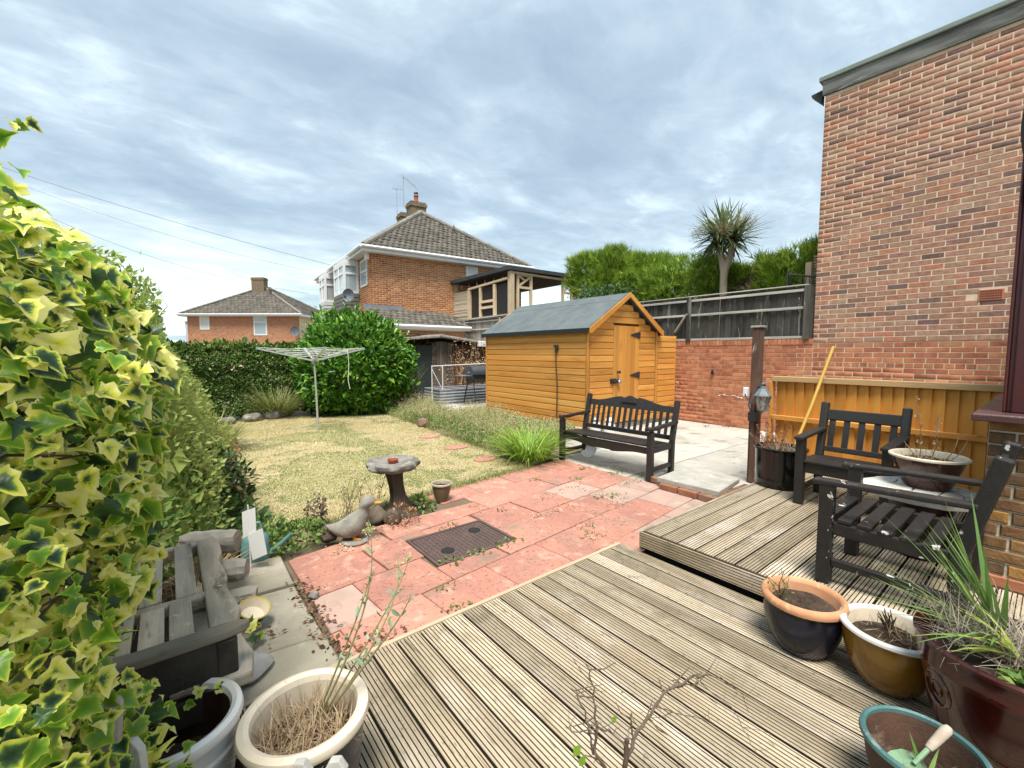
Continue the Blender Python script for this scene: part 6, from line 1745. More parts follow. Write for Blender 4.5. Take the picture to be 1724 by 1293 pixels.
# --- back hedge, dark glossy, paler top
hb_ = thing('back_hedge', 'clipped dark green hedge with a paler top across the far end of the lawn', 'hedge', (1.4, 12.7, 0))
prof = [(12.45, 0), (12.40, .9), (12.48, 1.5), (12.7, 1.66)]
P, N = sample_profile(prof, 26000, rng, -.6, 4.2, 'x'); N = N * np.array([1, -1, -1.]); N[:, 1] = -np.abs(N[:, 1]); N[:, 2] = np.abs(N[:, 2])
P2, D, U, s = foliage_on(P, N, rng, .07, .07, 2.2, (.04, .075), T_OVAL)
add_leaves(hb_, 'foliage', P2, D, U, s, T_OVAL, L_DARK, rng)
P, N = sample_profile(prof, 5000, rng, -.6, 4.2, 'x'); N[:, 1] = -np.abs(N[:, 1])
core(hb_, 'inner_foliage', P, N, .07, 2.2, .18, L_DARK, rng, .14)
P, N = sample_profile([(12.55, 1.62), (13.4, 1.78)], 15000, rng, -.6, 4.6, 'x'); N = np.tile([0, -.3, 1.], (len(P), 1))
P2, D, U, s = foliage_on(P, N, rng, .06, .10, 2.0, (.04, .075), T_OVAL)
add_leaves(hb_, 'top_foliage', P2, D, U, s, T_OVAL, L_TOPH, rng)

# --- round laurel shrub
def blob(center, radii, n, rng, amp, fr, lo_cut=-.92, shell=.16):
    d = nrm(rng.normal(0, 1, (n, 3))); d = d[d[:, 2] > lo_cut]
    c, r = np.array(center), np.array(radii)
    P = c + d * r; N = nrm(d / r)
    q = 1 - np.abs(rng.normal(0, shell, len(d)))
    L = lump(P, amp, fr) + lump(P, amp * .6, fr * 2.3, 2.1)
    return c + d * r * q[:, None] + N * L[:, None], N
lau = thing('round_shrub', 'big round glossy laurel shrub behind the washing line', 'shrub', (3.95, 11.6, 0))
P, N = blob((3.95, 11.6, 1.16), (1.48, 1.42, 1.38), 16500, rng, .15, 2.4, -.85, .11)
D = N * .8 + rng.normal(0, .55, P.shape) + np.array([0, 0, .45])
sho = rng.random(len(P)) < .05; P[sho] += (N * rng.uniform(.05, .22, (len(P), 1)) + np.array([0, 0, .06]))[sho]
k = P[:, 2] > .03
add_leaves(lau, 'foliage', P[k], D[k], (N + np.array([0, 0, .9]))[k], rng.uniform(.10, .19, k.sum()), T_LAUREL, L_LAUR, rng, .4)
P, N = blob((3.95, 11.6, 1.16), (1.30, 1.24, 1.22), 4500, rng, .10, 2.2, -.9, .05); k = P[:, 2] > .0
add_leaves(lau, 'inner_foliage', P[k], rng.normal(0, 1, P.shape)[k], N[k], rng.uniform(.2, .3, k.sum()), T_OVAL, L_LAUR, rng)
b = MB()
for k in range(5): b.tube([(3.95 + .1 * k - .2, 11.6, -.05), (3.95 + .25 * k - .5, 11.5, .6), (3.95 + .4 * k - .8, 11.4, 1.6)], [.05, .04, .015], 7)
b.build('trunk', TWIG, lau, world=True)

# --- conifers, shrub, brown bush, palm beyond the black fence
def conifer(label, boxes, n, seed, mat=L_CONI, group='clipped conifers beyond the black fence'):
    rng = np.random.default_rng(seed)
    c0 = boxes[0][0]
    t = thing('conifer', label, 'conifer', (c0[0], c0[1], 1.7), 0, group)
    PP, DD, UU, SS = [], [], [], []
    for (c, r, w) in boxes:
        k = int(n * w)
        d = nrm(np.sign(rng.normal(0, 1, (k, 3))) * np.abs(rng.normal(0, 1, (k, 3))) ** .55)
        d = d / np.maximum(np.max(np.abs(d), 1, keepdims=True), 1e-3) ** .82
        d = d[d[:, 2] > -.95]
        P = np.array(c) + d * np.array(r); N = nrm(d)
        P = P + N * (lump(P, .13, 1.9) + lump(P, .10, 4.6, 1.0) - np.abs(rng.normal(0, .14, len(d))))[:, None]
        D = N * .55 + rng.normal(0, .42, P.shape) + np.array([0, 0, .85])
        PP.append(P); DD.append(D); UU.append(N + rng.normal(0, .4, P.shape)); SS.append(rng.uniform(.16, .42, len(d)))
        Pc = np.array(c) + d[:len(d) // 4] * np.array(r) * .86
        PP.append(Pc); DD.append(rng.normal(0, 1, Pc.shape)); UU.append(N[:len(Pc)]); SS.append(rng.uniform(.3, .45, len(Pc)))
    P = np.concatenate(PP); add_leaves(t, 'foliage', P, np.concatenate(DD), np.concatenate(UU), np.concatenate(SS), T_SPRAY, mat, rng)
    b = MB(); b.tube([(c0[0], c0[1], 1.6), (c0[0], c0[1], c0[2] + .5)], [.12, .04], 8); b.build('trunk', TWIG, t, world=True)
    return t
conifer('tall block shaped conifer with feathery edges above the felt shed roof', [((11.9, 9.85, 3.3), (.9, 1.05, 1.5), .7), ((11.8, 8.4, 3.0), (.7, .6, 1.5), .3)], 15000, 3)
conifer('lime green low conifer left of and behind the palm trunk', [((11.5, 6.5, 2.75), (.8, 1.25, 1.15), .5), ((11.9, 8.1, 3.0), (.8, .8, 1.35), .25), ((11.6, 5.4, 2.5), (.7, .6, 1.1), .25)], 17000, 4)
conifer('dark green conifer right of the palm, cut off by the tall brick house', [((11.6, 3.75, 2.7), (.8, .85, 1.05), .6), ((11.8, 2.8, 2.9), (.7, .8, 1.05), .4)], 13000, 5)
sh = thing('leafy_shrub', 'dark small leaved shrub in front of the tall conifer, just above the shed ridge', 'shrub', (10.9, 8.8, 1.7))
rng = np.random.default_rng(31)
P, N = blob((10.8, 8.9, 2.65), (.75, 1.35, .95), 6500, rng, .16, 2.6, -.9, .2); D = N + rng.normal(0, .7, P.shape) + np.array([0, 0, .3])
add_leaves(sh, 'foliage', P, D, N + np.array([0, 0, .6]), rng.uniform(.06, .13, len(P)), T_OVAL, L_SHRUB, rng)
P, N = blob((10.8, 8.9, 2.6), (.6, 1.1, .8), 1400, rng, .1, 2.6); add_leaves(sh, 'inner_foliage', P, rng.normal(0, 1, P.shape), N, rng.uniform(.12, .2, len(P)), T_OVAL, L_SHRUB, rng)
b = MB(); b.tube([(10.8, 8.9, 1.6), (10.8, 8.9, 2.8)], [.07, .03], 7); b.build('trunk', TWIG, sh, world=True)
bb = thing('dead_bush', 'brown bare bush between the palm trunk and the right hand conifer', 'bush', (11.2, 4.9, 1.7))
P, N = blob((11.3, 4.75, 2.75), (.55, .55, .75), 2600, rng, .1, 3, -.9, .3); D = N + rng.normal(0, .8, P.shape)
add_leaves(bb, 'twigs', P, D, N, rng.uniform(.12, .3, len(P)), T_SPRAY, L_BROWN, rng)
P, N = blob((11.4, 4.75, 2.6), (.4, .4, .6), 700, rng, .1, 3); add_leaves(bb, 'inner_twigs', P, rng.normal(0, 1, P.shape), N, rng.uniform(.2, .3, len(P)), T_OVAL, L_BROWN, rng)

palm = thing('cabbage_palm', 'cabbage palm with a spiky round head on a forked pale trunk', 'palm tree', (10.6, 5.15, 1.7))
PTR = M('palm_trunk', (.50, .42, .30), (.38, .31, .22), sc=9, st=(1, 1, .3), rough=.95, bump=.8, bsc=30)
b = MB(); b.tube([(10.6, 5.15, 1.6), (10.6, 5.15, 2.6), (10.6, 5.16, 3.3), (10.6, 5.15, 3.55)], [.105, .09, .082, .088], 12)
b.tube([(10.6, 5.15, 3.48), (10.6, 5.20, 3.75), (10.6, 5.30, 4.1)], [.09, .08, .08], 10); b.tube([(10.6, 5.15, 3.48), (10.62, 5.05, 3.8), (10.65, 4.98, 4.15)], [.09, .075, .07], 10)
b.build('trunk', PTR, palm, world=True, smooth=True)
rng = np.random.default_rng(77)
for (hx, hy, hz, n, sc) in ((10.6, 5.32, 4.22, 125, 1.0), (10.65, 4.97, 4.25, 125, 1.0), (10.45, 5.15, 4.38, 110, 1.0)):
    lean = np.arccos(rng.uniform(-.80, 1, n)) * .98
    V, F, r = blades(np.array([hx, hy, hz]) + rng.normal(0, .05, (n, 3)), rng.uniform(0, 6.283, n), rng.uniform(.66, .98, n) * sc * np.where(lean > 1.7, .82, 1.0), lean, rng.uniform(.02, .42, n) * np.clip(np.sin(lean) + .1, 0, 1), rng.uniform(.042, .060, n), 4, rng, 2.6)
    np_mesh('crown_leaves', V, F, L_PALM, r, palm)['kind'] = 'stuff'
for (fx, fy, fz, dx, dy) in ((10.4, 5.45, 4.55, -.10, .35), (10.35, 4.80, 4.55, -.12, -.45), (10.3, 5.05, 4.45, -.3, -.1)):
    n = 900; q = rng.random(n)[:, None]; P = np.array([fx, fy, fz]) + q * np.array([dx, dy, -.12]) + rng.normal(0, .085, (n, 3))
    add_leaves(palm, 'flower_panicle', P, rng.normal(0, 1, (n, 3)), rng.normal(0, 1, (n, 3)), rng.uniform(.03, .07, n), T_SPRAY, LEAF('palm_flower', [(.18, .14, .075), (.28, .22, .13), (.36, .29, .18)], .2, .8), rng)['kind'] = 'stuff'

rl = thing('black_railing', 'short run of black metal railings above the fence beside the tall brick house', 'railing', (10.0, 3.4, 1.72))
b = MB(); b.tube([(10, 3.56, 1.7), (10, 3.56, 3.20)], .022, 6); b.tube([(10, 2.9, 3.0), (10, 3.56, 3.14)], .016, 6); b.tube([(10, 2.9, 2.2), (10, 3.56, 2.2)], .016, 6); b.build('frame', BLACKMETAL, rl, world=True)
for k in range(9):
    b = MB(); y = 3.49 - k * .065; b.tube([(10, y, 2.2), (10, y, 3.13 - (3.56 - y) * .2)], .007, 5); b.build('bar', BLACKMETAL, rl, world=True)
bp_ = thing('bamboo_screen', 'bundled bamboo screen with a pale timber post at the corner of the tall house', 'screen', (10.2, 3.05, 1.72))
b = MB(); b.box(10.1, 10.2, 3.18, 3.28, 1.7, 3.35); b.build('post', PINE, bp_, world=True)
for k in range(22):
    b = MB(); b.roll(); z = 2.4 + k * .05; b.tube([(10.2, 2.6, z), (10.2, 3.17, z + random.uniform(-.01, .01))], .02, 6); b.build('cane', M('bamboo', (.42, .35, .26), (.33, .27, .19), sc=8, rv=.4), bp_, world=True)

# --- border: wild grass, daylily, tufts
def tuft(name, label, c, n, L, lean, droop, w, mat, seed, rad_=.12, cat='grass clump', group=None, t=None, part='blades', az=None, nb=4):
    rng = np.random.default_rng(seed)
    if t is None: t = thing(name, label, cat, c, 0, group)
    a = rng.uniform(0, 6.283, n) if az is None else rng.normal(az[0], az[1], n); q = np.sqrt(rng.random(n)) * rad_
    P = np.array(c) + np.stack([q * np.cos(a), q * np.sin(a), 0 * q], 1)
    V, F, r = blades(P, a + rng.normal(0, .4, n), rng.uniform(*L, n), rng.uniform(*lean, n), rng.uniform(*droop, n), rng.uniform(*w, n), nb, rng)
    np_mesh(part, V, F, mat, r, t)
    return t
tuft('daylily', 'bright green arching daylily clump beside the long black bench', (4.08, 4.72, 0), 420, (.45, .78), (.15, .8), (.7, 1.5), (.014, .022), L_LILY, 1, .26, 'plant')
tuft('ornamental_grass', 'big arching grass tuft at the far end of the lawn by the round shrub', (2.05, 11.75, 0), 520, (.7, 1.1), (.15, .75), (.5, 1.3), (.012, .02), L_TUFT, 2, .28, group='grass tufts round the lawn')
tuft('ornamental_grass', 'arching grass tuft at the left edge of the lawn by the pale hedge', (.52, 8.3, 0), 380, (.5, .85), (.15, .8), (.5, 1.3), (.010, .018), L_TUFT, 3, .25, group='grass tufts round the lawn')
tuft('flax_plant', 'tall strappy flax beside the old shed with one long yellowing leaf', (5.35, 11.9, 0), 70, (.8, 1.5), (.05, .5), (.1, .6), (.03, .05), L_TUFT, 4, .2, 'plant')
wg = thing('wild_grass', None, None, (4.7, 7, 0)); tag(wg, 'tall pale wild grasses and weeds in the border between the lawn and the shed', 'grass')
rng = np.random.default_rng(8)
BORD = [(3.95, 5.0), (4.35, 5.15), (5.2, 5.2), (6.1, 5.75), (6.1, 8.9), (5.5, 9.15), (5.4, 10.6), (4.25, 10.6), (4.1, 7.3)]
P = np.stack([rng.uniform(3.9, 6.2, 26000), rng.uniform(4.9, 10.7, 26000), np.full(26000, -.02)], 1); P = P[in_poly(P, BORD)]
cl = .5 + .5 * np.sin(P[:, 0] * 3.1 + 1) * np.sin(P[:, 1] * 2.3)
edge_ = np.clip((P[:, 0] - 3.9) / .7, .35, 1) * np.clip((6.5 - P[:, 0]) / 1.2, .35, 1)
keep = rng.random(len(P)) < (.25 + .75 * cl); P = P[keep]; cl = cl[keep]; edge_ = edge_[keep]; n = len(P)
V, F, r = blades(P, rng.uniform(0, 6.283, n), rng.uniform(.20, .58, n) * (.5 + .55 * cl) * edge_, np.abs(rng.normal(0, .35, n)), rng.uniform(.1, .9, n), rng.uniform(.005, .010, n), 3, rng)
tag(np_mesh('stalks', V, F, L_WILD, np.clip(r * .8 + rng.normal(0, .08, len(r)) + .1, 0, .999), wg), kind='stuff')
tips = V.reshape(n, 8, 3)[:, 6, :]
sel = rng.random(n) < .55; Q = np.repeat(tips[sel], 4, 0) + rng.normal(0, .022, (sel.sum() * 4, 3)) * np.array([1, 1, 1.8])
tag(add_leaves(wg, 'seed_heads', Q, rng.normal(0, .5, Q.shape) + np.array([0, 0, 1]), rng.normal(0, 1, Q.shape), rng.uniform(.012, .032, len(Q)), T_OVAL, LEAF('seeds', [(.40, .36, .18), (.50, .44, .25), (.62, .55, .36)], .3, .8), rng), kind='stuff')
gl = P[rng.random(n) < .30]; gl = np.repeat(gl, 6, 0); gl = gl + np.stack([rng.normal(0, .05, len(gl)), rng.normal(0, .05, len(gl)), rng.uniform(.02, .22, len(gl))], 1)
tag(add_leaves(wg, 'low_leaves', gl, rng.normal(0, 1, gl.shape) + np.array([0, 0, .4]), np.tile([0, 0, 1.], (len(gl), 1)), rng.uniform(.02, .055, len(gl)), T_OVAL, L_WEED, rng), kind='stuff')
ds = thing('dead_stalks', 'tall dried buff flower stalks in front of the brown boards of the old shed', 'plant', (7.9, 12.3, 0))
b = MB(); rng = np.random.default_rng(14); SP = []
for k in range(34):
    x, y = rng.uniform(7.2, 9.1), rng.uniform(11.9, 12.7); h = rng.uniform(1.0, 1.95); p = [(x, y, 0)]
    for j in range(6): p.append((p[-1][0] + rng.normal(0, .05), p[-1][1] + rng.normal(0, .04), p[-1][2] + h / 6))
    b.tube(p, [.010, .009, .008, .007, .006, .005, .004], 4, False)
    for q in range(26): c = np.array(p[rng.integers(3, 7)]) + rng.normal(0, .06, 3); SP.append(c)
b.build('stalk', M('stalk_buff', (.36, .27, .16), (.28, .2, .12), rv=.4), ds, world=True)['kind'] = 'stuff'
SP = np.array(SP); add_leaves(ds, 'dry_heads', SP, rng.normal(0, 1, SP.shape) + [0, 0, -.4], rng.normal(0, 1, SP.shape), rng.uniform(.04, .10, len(SP)), T_OVAL, L_STRAW, rng)['kind'] = 'stuff'

# --- low plants down the left border
def bushlet(name, label, c, r, n, size, mat, seed, tpl=T_OVAL, cat='plant', group=None, amp=.05, up=.3):
    rng = np.random.default_rng(seed)
    t = thing(name, label, cat, (c[0], c[1], 0), 0, group)
    P, N = blob(c, r, n, rng, amp, 5, -.95, .22); k = P[:, 2] > .005; P, N = P[k], N[k]
    add_leaves(t, 'foliage', P, N * .7 + rng.normal(0, .7, P.shape) + np.array([0, 0, up]), N + np.array([0, 0, .8]), rng.uniform(size[0], size[1], len(P)), tpl, mat, rng)
    b = MB()
    for q in range(4): b.tube([(c[0] + rng.normal(0, .03), c[1] + rng.normal(0, .03), -.02), (c[0] + rng.normal(0, r[0] * .4), c[1] + rng.normal(0, r[1] * .4), c[2])], [.008, .003], 5)
    b.build('stem', TWIG, t, world=True)
    return t
L_CAM = LEAF('leaf_camellia', [(.018, .045, .014), (.04, .085, .022), (.075, .13, .035), (.16, .10, .05)], .2, .3)
bushlet('dark_shrub', 'dark leaved shrub with reddish tips at the near left edge of the lawn', (.26, 4.70, .30), (.32, .50, .36), 2000, (.05, .09), L_CAM, 41, T_LAUREL, 'shrub')
bushlet('green_shrub', 'mid green low shrub under the ivy, left of the dark leaved one', (-.16, 4.0, .34), (.36, .65, .42), 2600, (.04, .07), L_WEED, 42, cat='shrub')
bushlet('rusty_plant', 'dried rust coloured flower heads leaning over the left edge of the lawn', (.30, 5.75, .42), (.28, .42, .40), 1700, (.02, .05), L_RUST, 43)
bushlet('herb_clump', 'low bright green herb clump at the corner of the pink paving by the duck', (.72, 3.80, .06), (.30, .20, .13), 900, (.03, .055), L_WEED, 44, amp=.03)
bushlet('herb_clump', 'feathery green weeds between the watering can and the grey flags', (.52, 3.95, .08), (.26, .18, .16), 700, (.03, .055), L_WEED, 45, amp=.03)
bushlet('leafy_weed', 'broad dark green leaf rosette behind the white plastic cards', (.40, 4.10, .12), (.18, .18, .20), 90, (.10, .16), L_SHRUB, 46, T_LAUREL)
bushlet('leafy_weed', 'green weed growing at the right foot of the bird bath', (1.93, 3.86, .06), (.13, .12, .12), 130, (.04, .07), L_WEED, 47)
bushlet('dead_weed', 'brown withered weed clump on the lawn edge behind the log shaped stone', (.98, 4.02, .12), (.10, .10, .16), 320, (.02, .05), L_BROWN, 48)
bushlet('red_weed', 'reddish weeds at the front foot of the bird bath', (1.62, 3.62, .05), (.12, .08, .10), 170, (.02, .04), L_RUST, 49)
wp = thing('wispy_stems', 'thin dry wispy stems standing between the duck and the bird bath', 'plant', (1.38, 4.02, 0))
b = MB(); rng = np.random.default_rng(19); SP = []
for k in range(22):
    x, y = 1.38 + rng.normal(0, .13), 4.02 + rng.normal(0, .06); p = [(x, y, 0)]; h = rng.uniform(.22, .48); a = rng.normal(0, .35, 2)
    for j in range(4): p.append((p[-1][0] + a[0] * h / 4 + rng.normal(0, .01), p[-1][1] + a[1] * h / 4, p[-1][2] + h / 4))
    b.tube(p, [.0028, .0024, .002, .0016, .0013], 4, False)
    for q in range(7): SP.append(np.array(p[rng.integers(2, 5)]) + rng.normal(0, .016, 3))
b.build('stem', TWIGP, wp, world=True)['kind'] = 'stuff'
SP = np.array(SP); add_leaves(wp, 'dry_leaves', SP, rng.normal(0, 1, SP.shape), rng.normal(0, 1, SP.shape), rng.uniform(.012, .03, len(SP)), T_OVAL, L_RUST, rng)['kind'] = 'stuff'
st_ = thing('straw_heap', 'bleached dead grass heap below the shrubs at the end of the broken bench', 'grass clump', (.0, 3.55, 0))
tuft(None, None, (.02, 3.55, 0), 160, (.2, .5), (.3, 1.2), (.3, 1.0), (.006, .012), L_STRAW, 52, .22, t=st_)

# --- weeds in joints and litter
def specks(name, label, pts, mat, size, seed, per=10, spread=.045, cat='weeds', up=.5):
    rng = np.random.default_rng(seed); P = []
    for (x, y, z, k) in pts:
        n = int(per * k); P.append(np.stack([rng.normal(x, spread * k ** .5, n), rng.normal(y, spread * .6 * k ** .5, n), np.full(n, z) + rng.uniform(0, .012, n)], 1))
    P = np.concatenate(P); D = rng.normal(0, 1, P.shape) * np.array([1, 1, .35]) + np.array([0, 0, up])
    V, F, r = leaves(name, P, D, rng.uniform(*size, len(P)), T_OVAL, mat, None, None, .6, rng, True)
    tag(np_mesh(name, V, F, mat, r), label, cat, kind='stuff')
specks('joint_weeds', 'small green weeds growing in the joints of the pink paving', [(3.72, 2.93, 0, 2.2), (3.55, 2.98, 0, 1.6), (2.12, 2.74, 0, 2.5), (1.85, 2.73, 0, 1.5), (1.62, 2.72, 0, 2), (3.45, 3.9, 0, 1), (3.9, 3.6, 0, 1.2), (4.3, 3.9, 0, 1.5), (1.35, 2.2, 0, 1.5), (1.4, 2.45, 0, .8), (.85, 2.3, 0, .8), (1.9, 3.32, 0, 1.6), (2.5, 3.35, 0, .7), (2.9, 2.55, 0, 1), (4.5, 3.5, 0, 3), (4.6, 3.2, 0, 2)], L_WEED, (.02, .045), 61)
specks('dry_weeds', 'dry brown weeds and moss along the paving joints', [(3.1 + .13 * i, 3.35 + .02 * i, 0, .8) for i in range(7)] + [(3.15, 2.6 + .1 * i, 0, .7) for i in range(8)] + [(2.62 + .05 * i, 3.0, 0, .6) for i in range(8)] + [(3.66, 2.7 + .1 * i, 0, .8) for i in range(8)] + [(1.0 + .1 * i, 3.42 + .05 * i, 0, 2.0) for i in range(7)] + [(4.1 + .1 * i, 3.1, 0, 1) for i in range(4)] + [(2.75, 2.35 + .02 * i, 0, 1) for i in range(5)] + [(2.35, 3.55, 0, 2.4), (3.5, 2.75, 0, 2), (3.2, 2.45, 0, 1.5), (4.45, 3.9, 0, 3), (4.7, 3.6, 0, 3)], L_STRAW, (.012, .035), 62, 12, .05, up=.25)
specks('leaf_litter', 'dead leaves and bark crumbs along the join between grey flags and pink paving', [(.62 + .012 * math.sin(i * 3), 3.1 - .05 * i, .006, .9) for i in range(18)] + [(.78, 2.2, .008, 5), (.9, 2.16, .008, 3), (.72, 2.95, .006, 1), (.36, 2.62, .012, 2), (.0, 2.7, .012, 2), (8.0, 5.45, 0, 3), (8.9, 4.6, -.005, 2), (9.2, 4.3, -.005, 2)], LEAF('litter', [(.05, .03, .022), (.12, .065, .04), (.22, .11, .06), (.30, .20, .12)], .1, .9), (.012, .045), 63, 10, .035, up=.05)
edge_rng = np.random.default_rng(64)
n = 5200; tt = edge_rng.random(n)
seg_ = [((2.02, 4.22), (3.82, 4.42)), ((3.83, 4.42), (4.02, 7.2)), ((1.0, 3.98), (2.0, 4.22)), ((.4, 4.45), (.85, 11))]
P = np.concatenate([np.stack([np.interp(edge_rng.random(n // 4), [0, 1], [a[0], c[0]]) + edge_rng.normal(0, .05, n // 4), np.interp(edge_rng.random(n // 4), [0, 1], [a[1], c[1]]), np.zeros(n // 4)], 1) for a, c in seg_])
for i, (a, c) in enumerate(seg_):
    q = edge_rng.random(n // 4); P[i * (n // 4):(i + 1) * (n // 4), :2] = np.array(a) + q[:, None] * (np.array(c) - np.array(a)) + edge_rng.normal(0, .05, (n // 4, 2))
V, F, r = blades(P, edge_rng.uniform(0, 6.283, len(P)), edge_rng.uniform(.03, .085, len(P)), edge_rng.uniform(.1, .8, len(P)), edge_rng.uniform(.2, 1, len(P)), edge_rng.uniform(.004, .006, len(P)), 2, edge_rng)
tag(np_mesh('edge_grass', V, F, L_TUFT, r), 'longer green grass along the edges of the lawn', 'grass', kind='stuff')

# --- plants in the pots
def straw(t, c, r, n, L, seed, mat=L_STRAW, name='straw'):
    rng = np.random.default_rng(seed); a = rng.uniform(0, 6.283, n); q = np.sqrt(rng.random(n)) * r
    P = np.array(c) + np.stack([q * np.cos(a), q * np.sin(a), rng.uniform(-.01, .02, n)], 1)
    V, F, rr = blades(P, rng.uniform(0, 6.283, n), rng.uniform(*L, n), rng.uniform(.2, 1.5, n), rng.uniform(-.5, .9, n), rng.uniform(.0022, .004, n), 3, rng)
    tag(np_mesh(name, V, F, mat, rr, t), kind='stuff')
val = thing('valerian', 'lanky valerian with pale green flower heads growing in the cream rimmed pot', 'plant', (.30, 1.455, .30))
straw(val, (.29, 1.44, .315), .135, 700, (.05, .14), 71)
VST = M('valerian_stem', (.24, .27, .12), (.30, .24, .13), sc=20, rough=.6)
L_VAL = LEAF('leaf_valerian', [(.19, .27, .17), (.27, .36, .24), (.36, .44, .31)], .3, .5)
L_VFL = LEAF('valerian_flower', [(.38, .42, .17), (.50, .52, .25), (.62, .60, .36)], .3, .7)
rng = np.random.default_rng(72)
stems = [((.345, 1.50, .31), R(598, 1085, 1.42), R(640, 985, 1.46), R(622, 893, 1.48)), ((.36, 1.50, .31), R(605, 1100, 1.40), R(672, 1005, 1.44), R(688, 940, 1.46)), ((.37, 1.49, .31), R(640, 1075, 1.45), R(675, 1010, 1.5), R(671, 950, 1.52)), ((.35, 1.52, .31), R(585, 1080, 1.43), R(615, 1010, 1.45), R(624, 965, 1.46)), ((.37, 1.50, .31), R(640, 1085, 1.38), R(680, 1040, 1.38), R(692, 1000, 1.38))]
LP, LD, FP = [], [], []
for i, s in enumerate(stems):
    s = [Vector(q) for q in s]; path = []
    for k in range(15):
        t = k / 14
        path.append(s[0] * (1 - t) ** 3 + s[1] * 3 * t * (1 - t) ** 2 + s[2] * 3 * t * t * (1 - t) + s[3] * t ** 3)
    b = MB(); b.tube(path, [.0042 - .00018 * k for k in range(15)], 6); b.build('stem', VST, val, world=True, smooth=True)
    for k in (4, 6, 8, 10, 12):
        a = rng.uniform(0, 3.14)
        for sg in (0, math.pi): LP.append(path[k]); LD.append((math.cos(a + sg), math.sin(a + sg), .9))
    if i < 3:
        for q in range(70 if i == 0 else 40): FP.append(np.array(path[-1]) + rng.normal(0, .0085 if i == 0 else .007, 3))
add_leaves(val, 'stem_leaves', np.array(LP), np.array(LD), np.tile([0, 0, 1.], (len(LP), 1)), rng.uniform(.02, .042, len(LP)), T_LAUREL, L_VAL, rng)
FP = np.array(FP); add_leaves(val, 'flower_head', FP, rng.normal(0, 1, FP.shape), rng.normal(0, 1, FP.shape), rng.uniform(.006, .013, len(FP)), T_OVAL, L_VFL, rng)
ps = thing('seedling', 'tiny seedling with bare stalks in the soil of the dark blue pot', 'plant', (2.43, .83, .30))
b = MB()
for k in range(7): b.tube([(2.43, .83, .29), (2.43 + rng.normal(0, .02), .83 + rng.normal(0, .02), .36), (2.43 + rng.normal(0, .04), .83 + rng.normal(0, .04), .40 + .03 * rng.random())], .0018, 4)
b.build('stalk', TWIG, ps, world=True)['kind'] = 'stuff'
Q = np.array([2.43, .83, .345]) + rng.normal(0, .025, (28, 3)); add_leaves(ps, 'leaves', Q, rng.normal(0, 1, Q.shape), np.tile([0, 0, 1.], (28, 1)), .02, T_OVAL, L_WEED, rng)
ms = thing('dead_stump', 'clump of dead dark stalks in the mustard yellow pot', 'plant', (2.56, .43, .28))
b = MB()
for k in range(16): b.tube([(2.56 + rng.normal(0, .012), .42 + rng.normal(0, .012), .27), (2.56 + rng.normal(0, .03), .42 + rng.normal(0, .03), .33 + .05 * rng.random())], [.004, .002], 5)
b.build('stalk', TWIG, ms, world=True)['kind'] = 'stuff'
straw(ms, (2.50, .40, .28), .13, 90, (.03, .08), 75)
bp = thing('dead_plant', 'dead reddish stems and straw in the tall black pot', 'plant', (4.86, 1.72, .57))
rng = np.random.default_rng(73); b = MB(); SP = []
for k in range(15):
    a = rng.uniform(0, 6.28); x, y = 4.86 + .16 * math.cos(a) * rng.random(), 1.74 + .16 * math.sin(a) * rng.random(); h = rng.uniform(.12, .26) if k < 13 else .42; p = [(x, y, .57)]
    dx, dy = rng.normal(0, .06, 2)
    for j in range(5): p.append((p[-1][0] + dx * .2 + rng.normal(0, .006), p[-1][1] + dy * .2 + rng.normal(0, .006), p[-1][2] + h / 5))
    b.tube(p, [.004, .0035, .003, .0025, .002, .002], 4, False)
    for q in range(24): SP.append(np.array(p[rng.integers(1, 6)]) + rng.normal(0, .012, 3))
b.build('stem', M('stem_red', (.20, .08, .05), (.30, .20, .12), rv=.5), bp, world=True)['kind'] = 'stuff'
SP = np.array(SP); add_leaves(bp, 'dead_flowers', SP, rng.normal(0, 1, SP.shape), rng.normal(0, 1, SP.shape), rng.uniform(.012, .03, len(SP)), T_OVAL, LEAF('dead_red', [(.14, .035, .025), (.25, .08, .055), (.40, .24, .15)], .2, .8), rng)['kind'] = 'stuff'
straw(bp, (4.86, 1.72, .57), .17, 160, (.08, .2), 76)
ts = thing('dried_stalks', 'two tall dried flower stalks in the brown bowl on the mosaic table', 'plant', (4.02, .52, .83))
b = MB(); SP = []
for (p0, p1, h) in (((4.08, .56, .82), (4.05, .60, 1.24), 1), ((4.03, .50, .82), (4.02, .48, 1.13), 1), ((4.0, .44, .82), (3.98, .36, 1.05), 0), ((4.05, .42, .82), (4.1, .33, 1.0), 0), ((4.0, .58, .82), (3.95, .63, .95), 0)):
    p = [Vector(p0).lerp(Vector(p1), t) + Vector((.008 * math.sin(t * 9), .008 * math.cos(t * 7), 0)) for t in np.linspace(0, 1, 8)]
    b.tube(p, [.0036, .0034, .003, .003, .0026, .0024, .002, .002], 5)
    if h:
        for q in range(70): SP.append(np.array(p[rng.integers(2, 8)]) + rng.normal(0, .008, 3))
b.build('stalk', M('stalk_buff'), ts, world=True)['kind'] = 'stuff'
SP = np.array(SP); add_leaves(ts, 'seed_pods', SP, rng.normal(0, 1, SP.shape), rng.normal(0, 1, SP.shape), rng.uniform(.008, .02, len(SP)), T_OVAL, L_STRAW, rng)['kind'] = 'stuff'
straw(ts, (4.02, .52, .82), .14, 110, (.05, .14), 77)

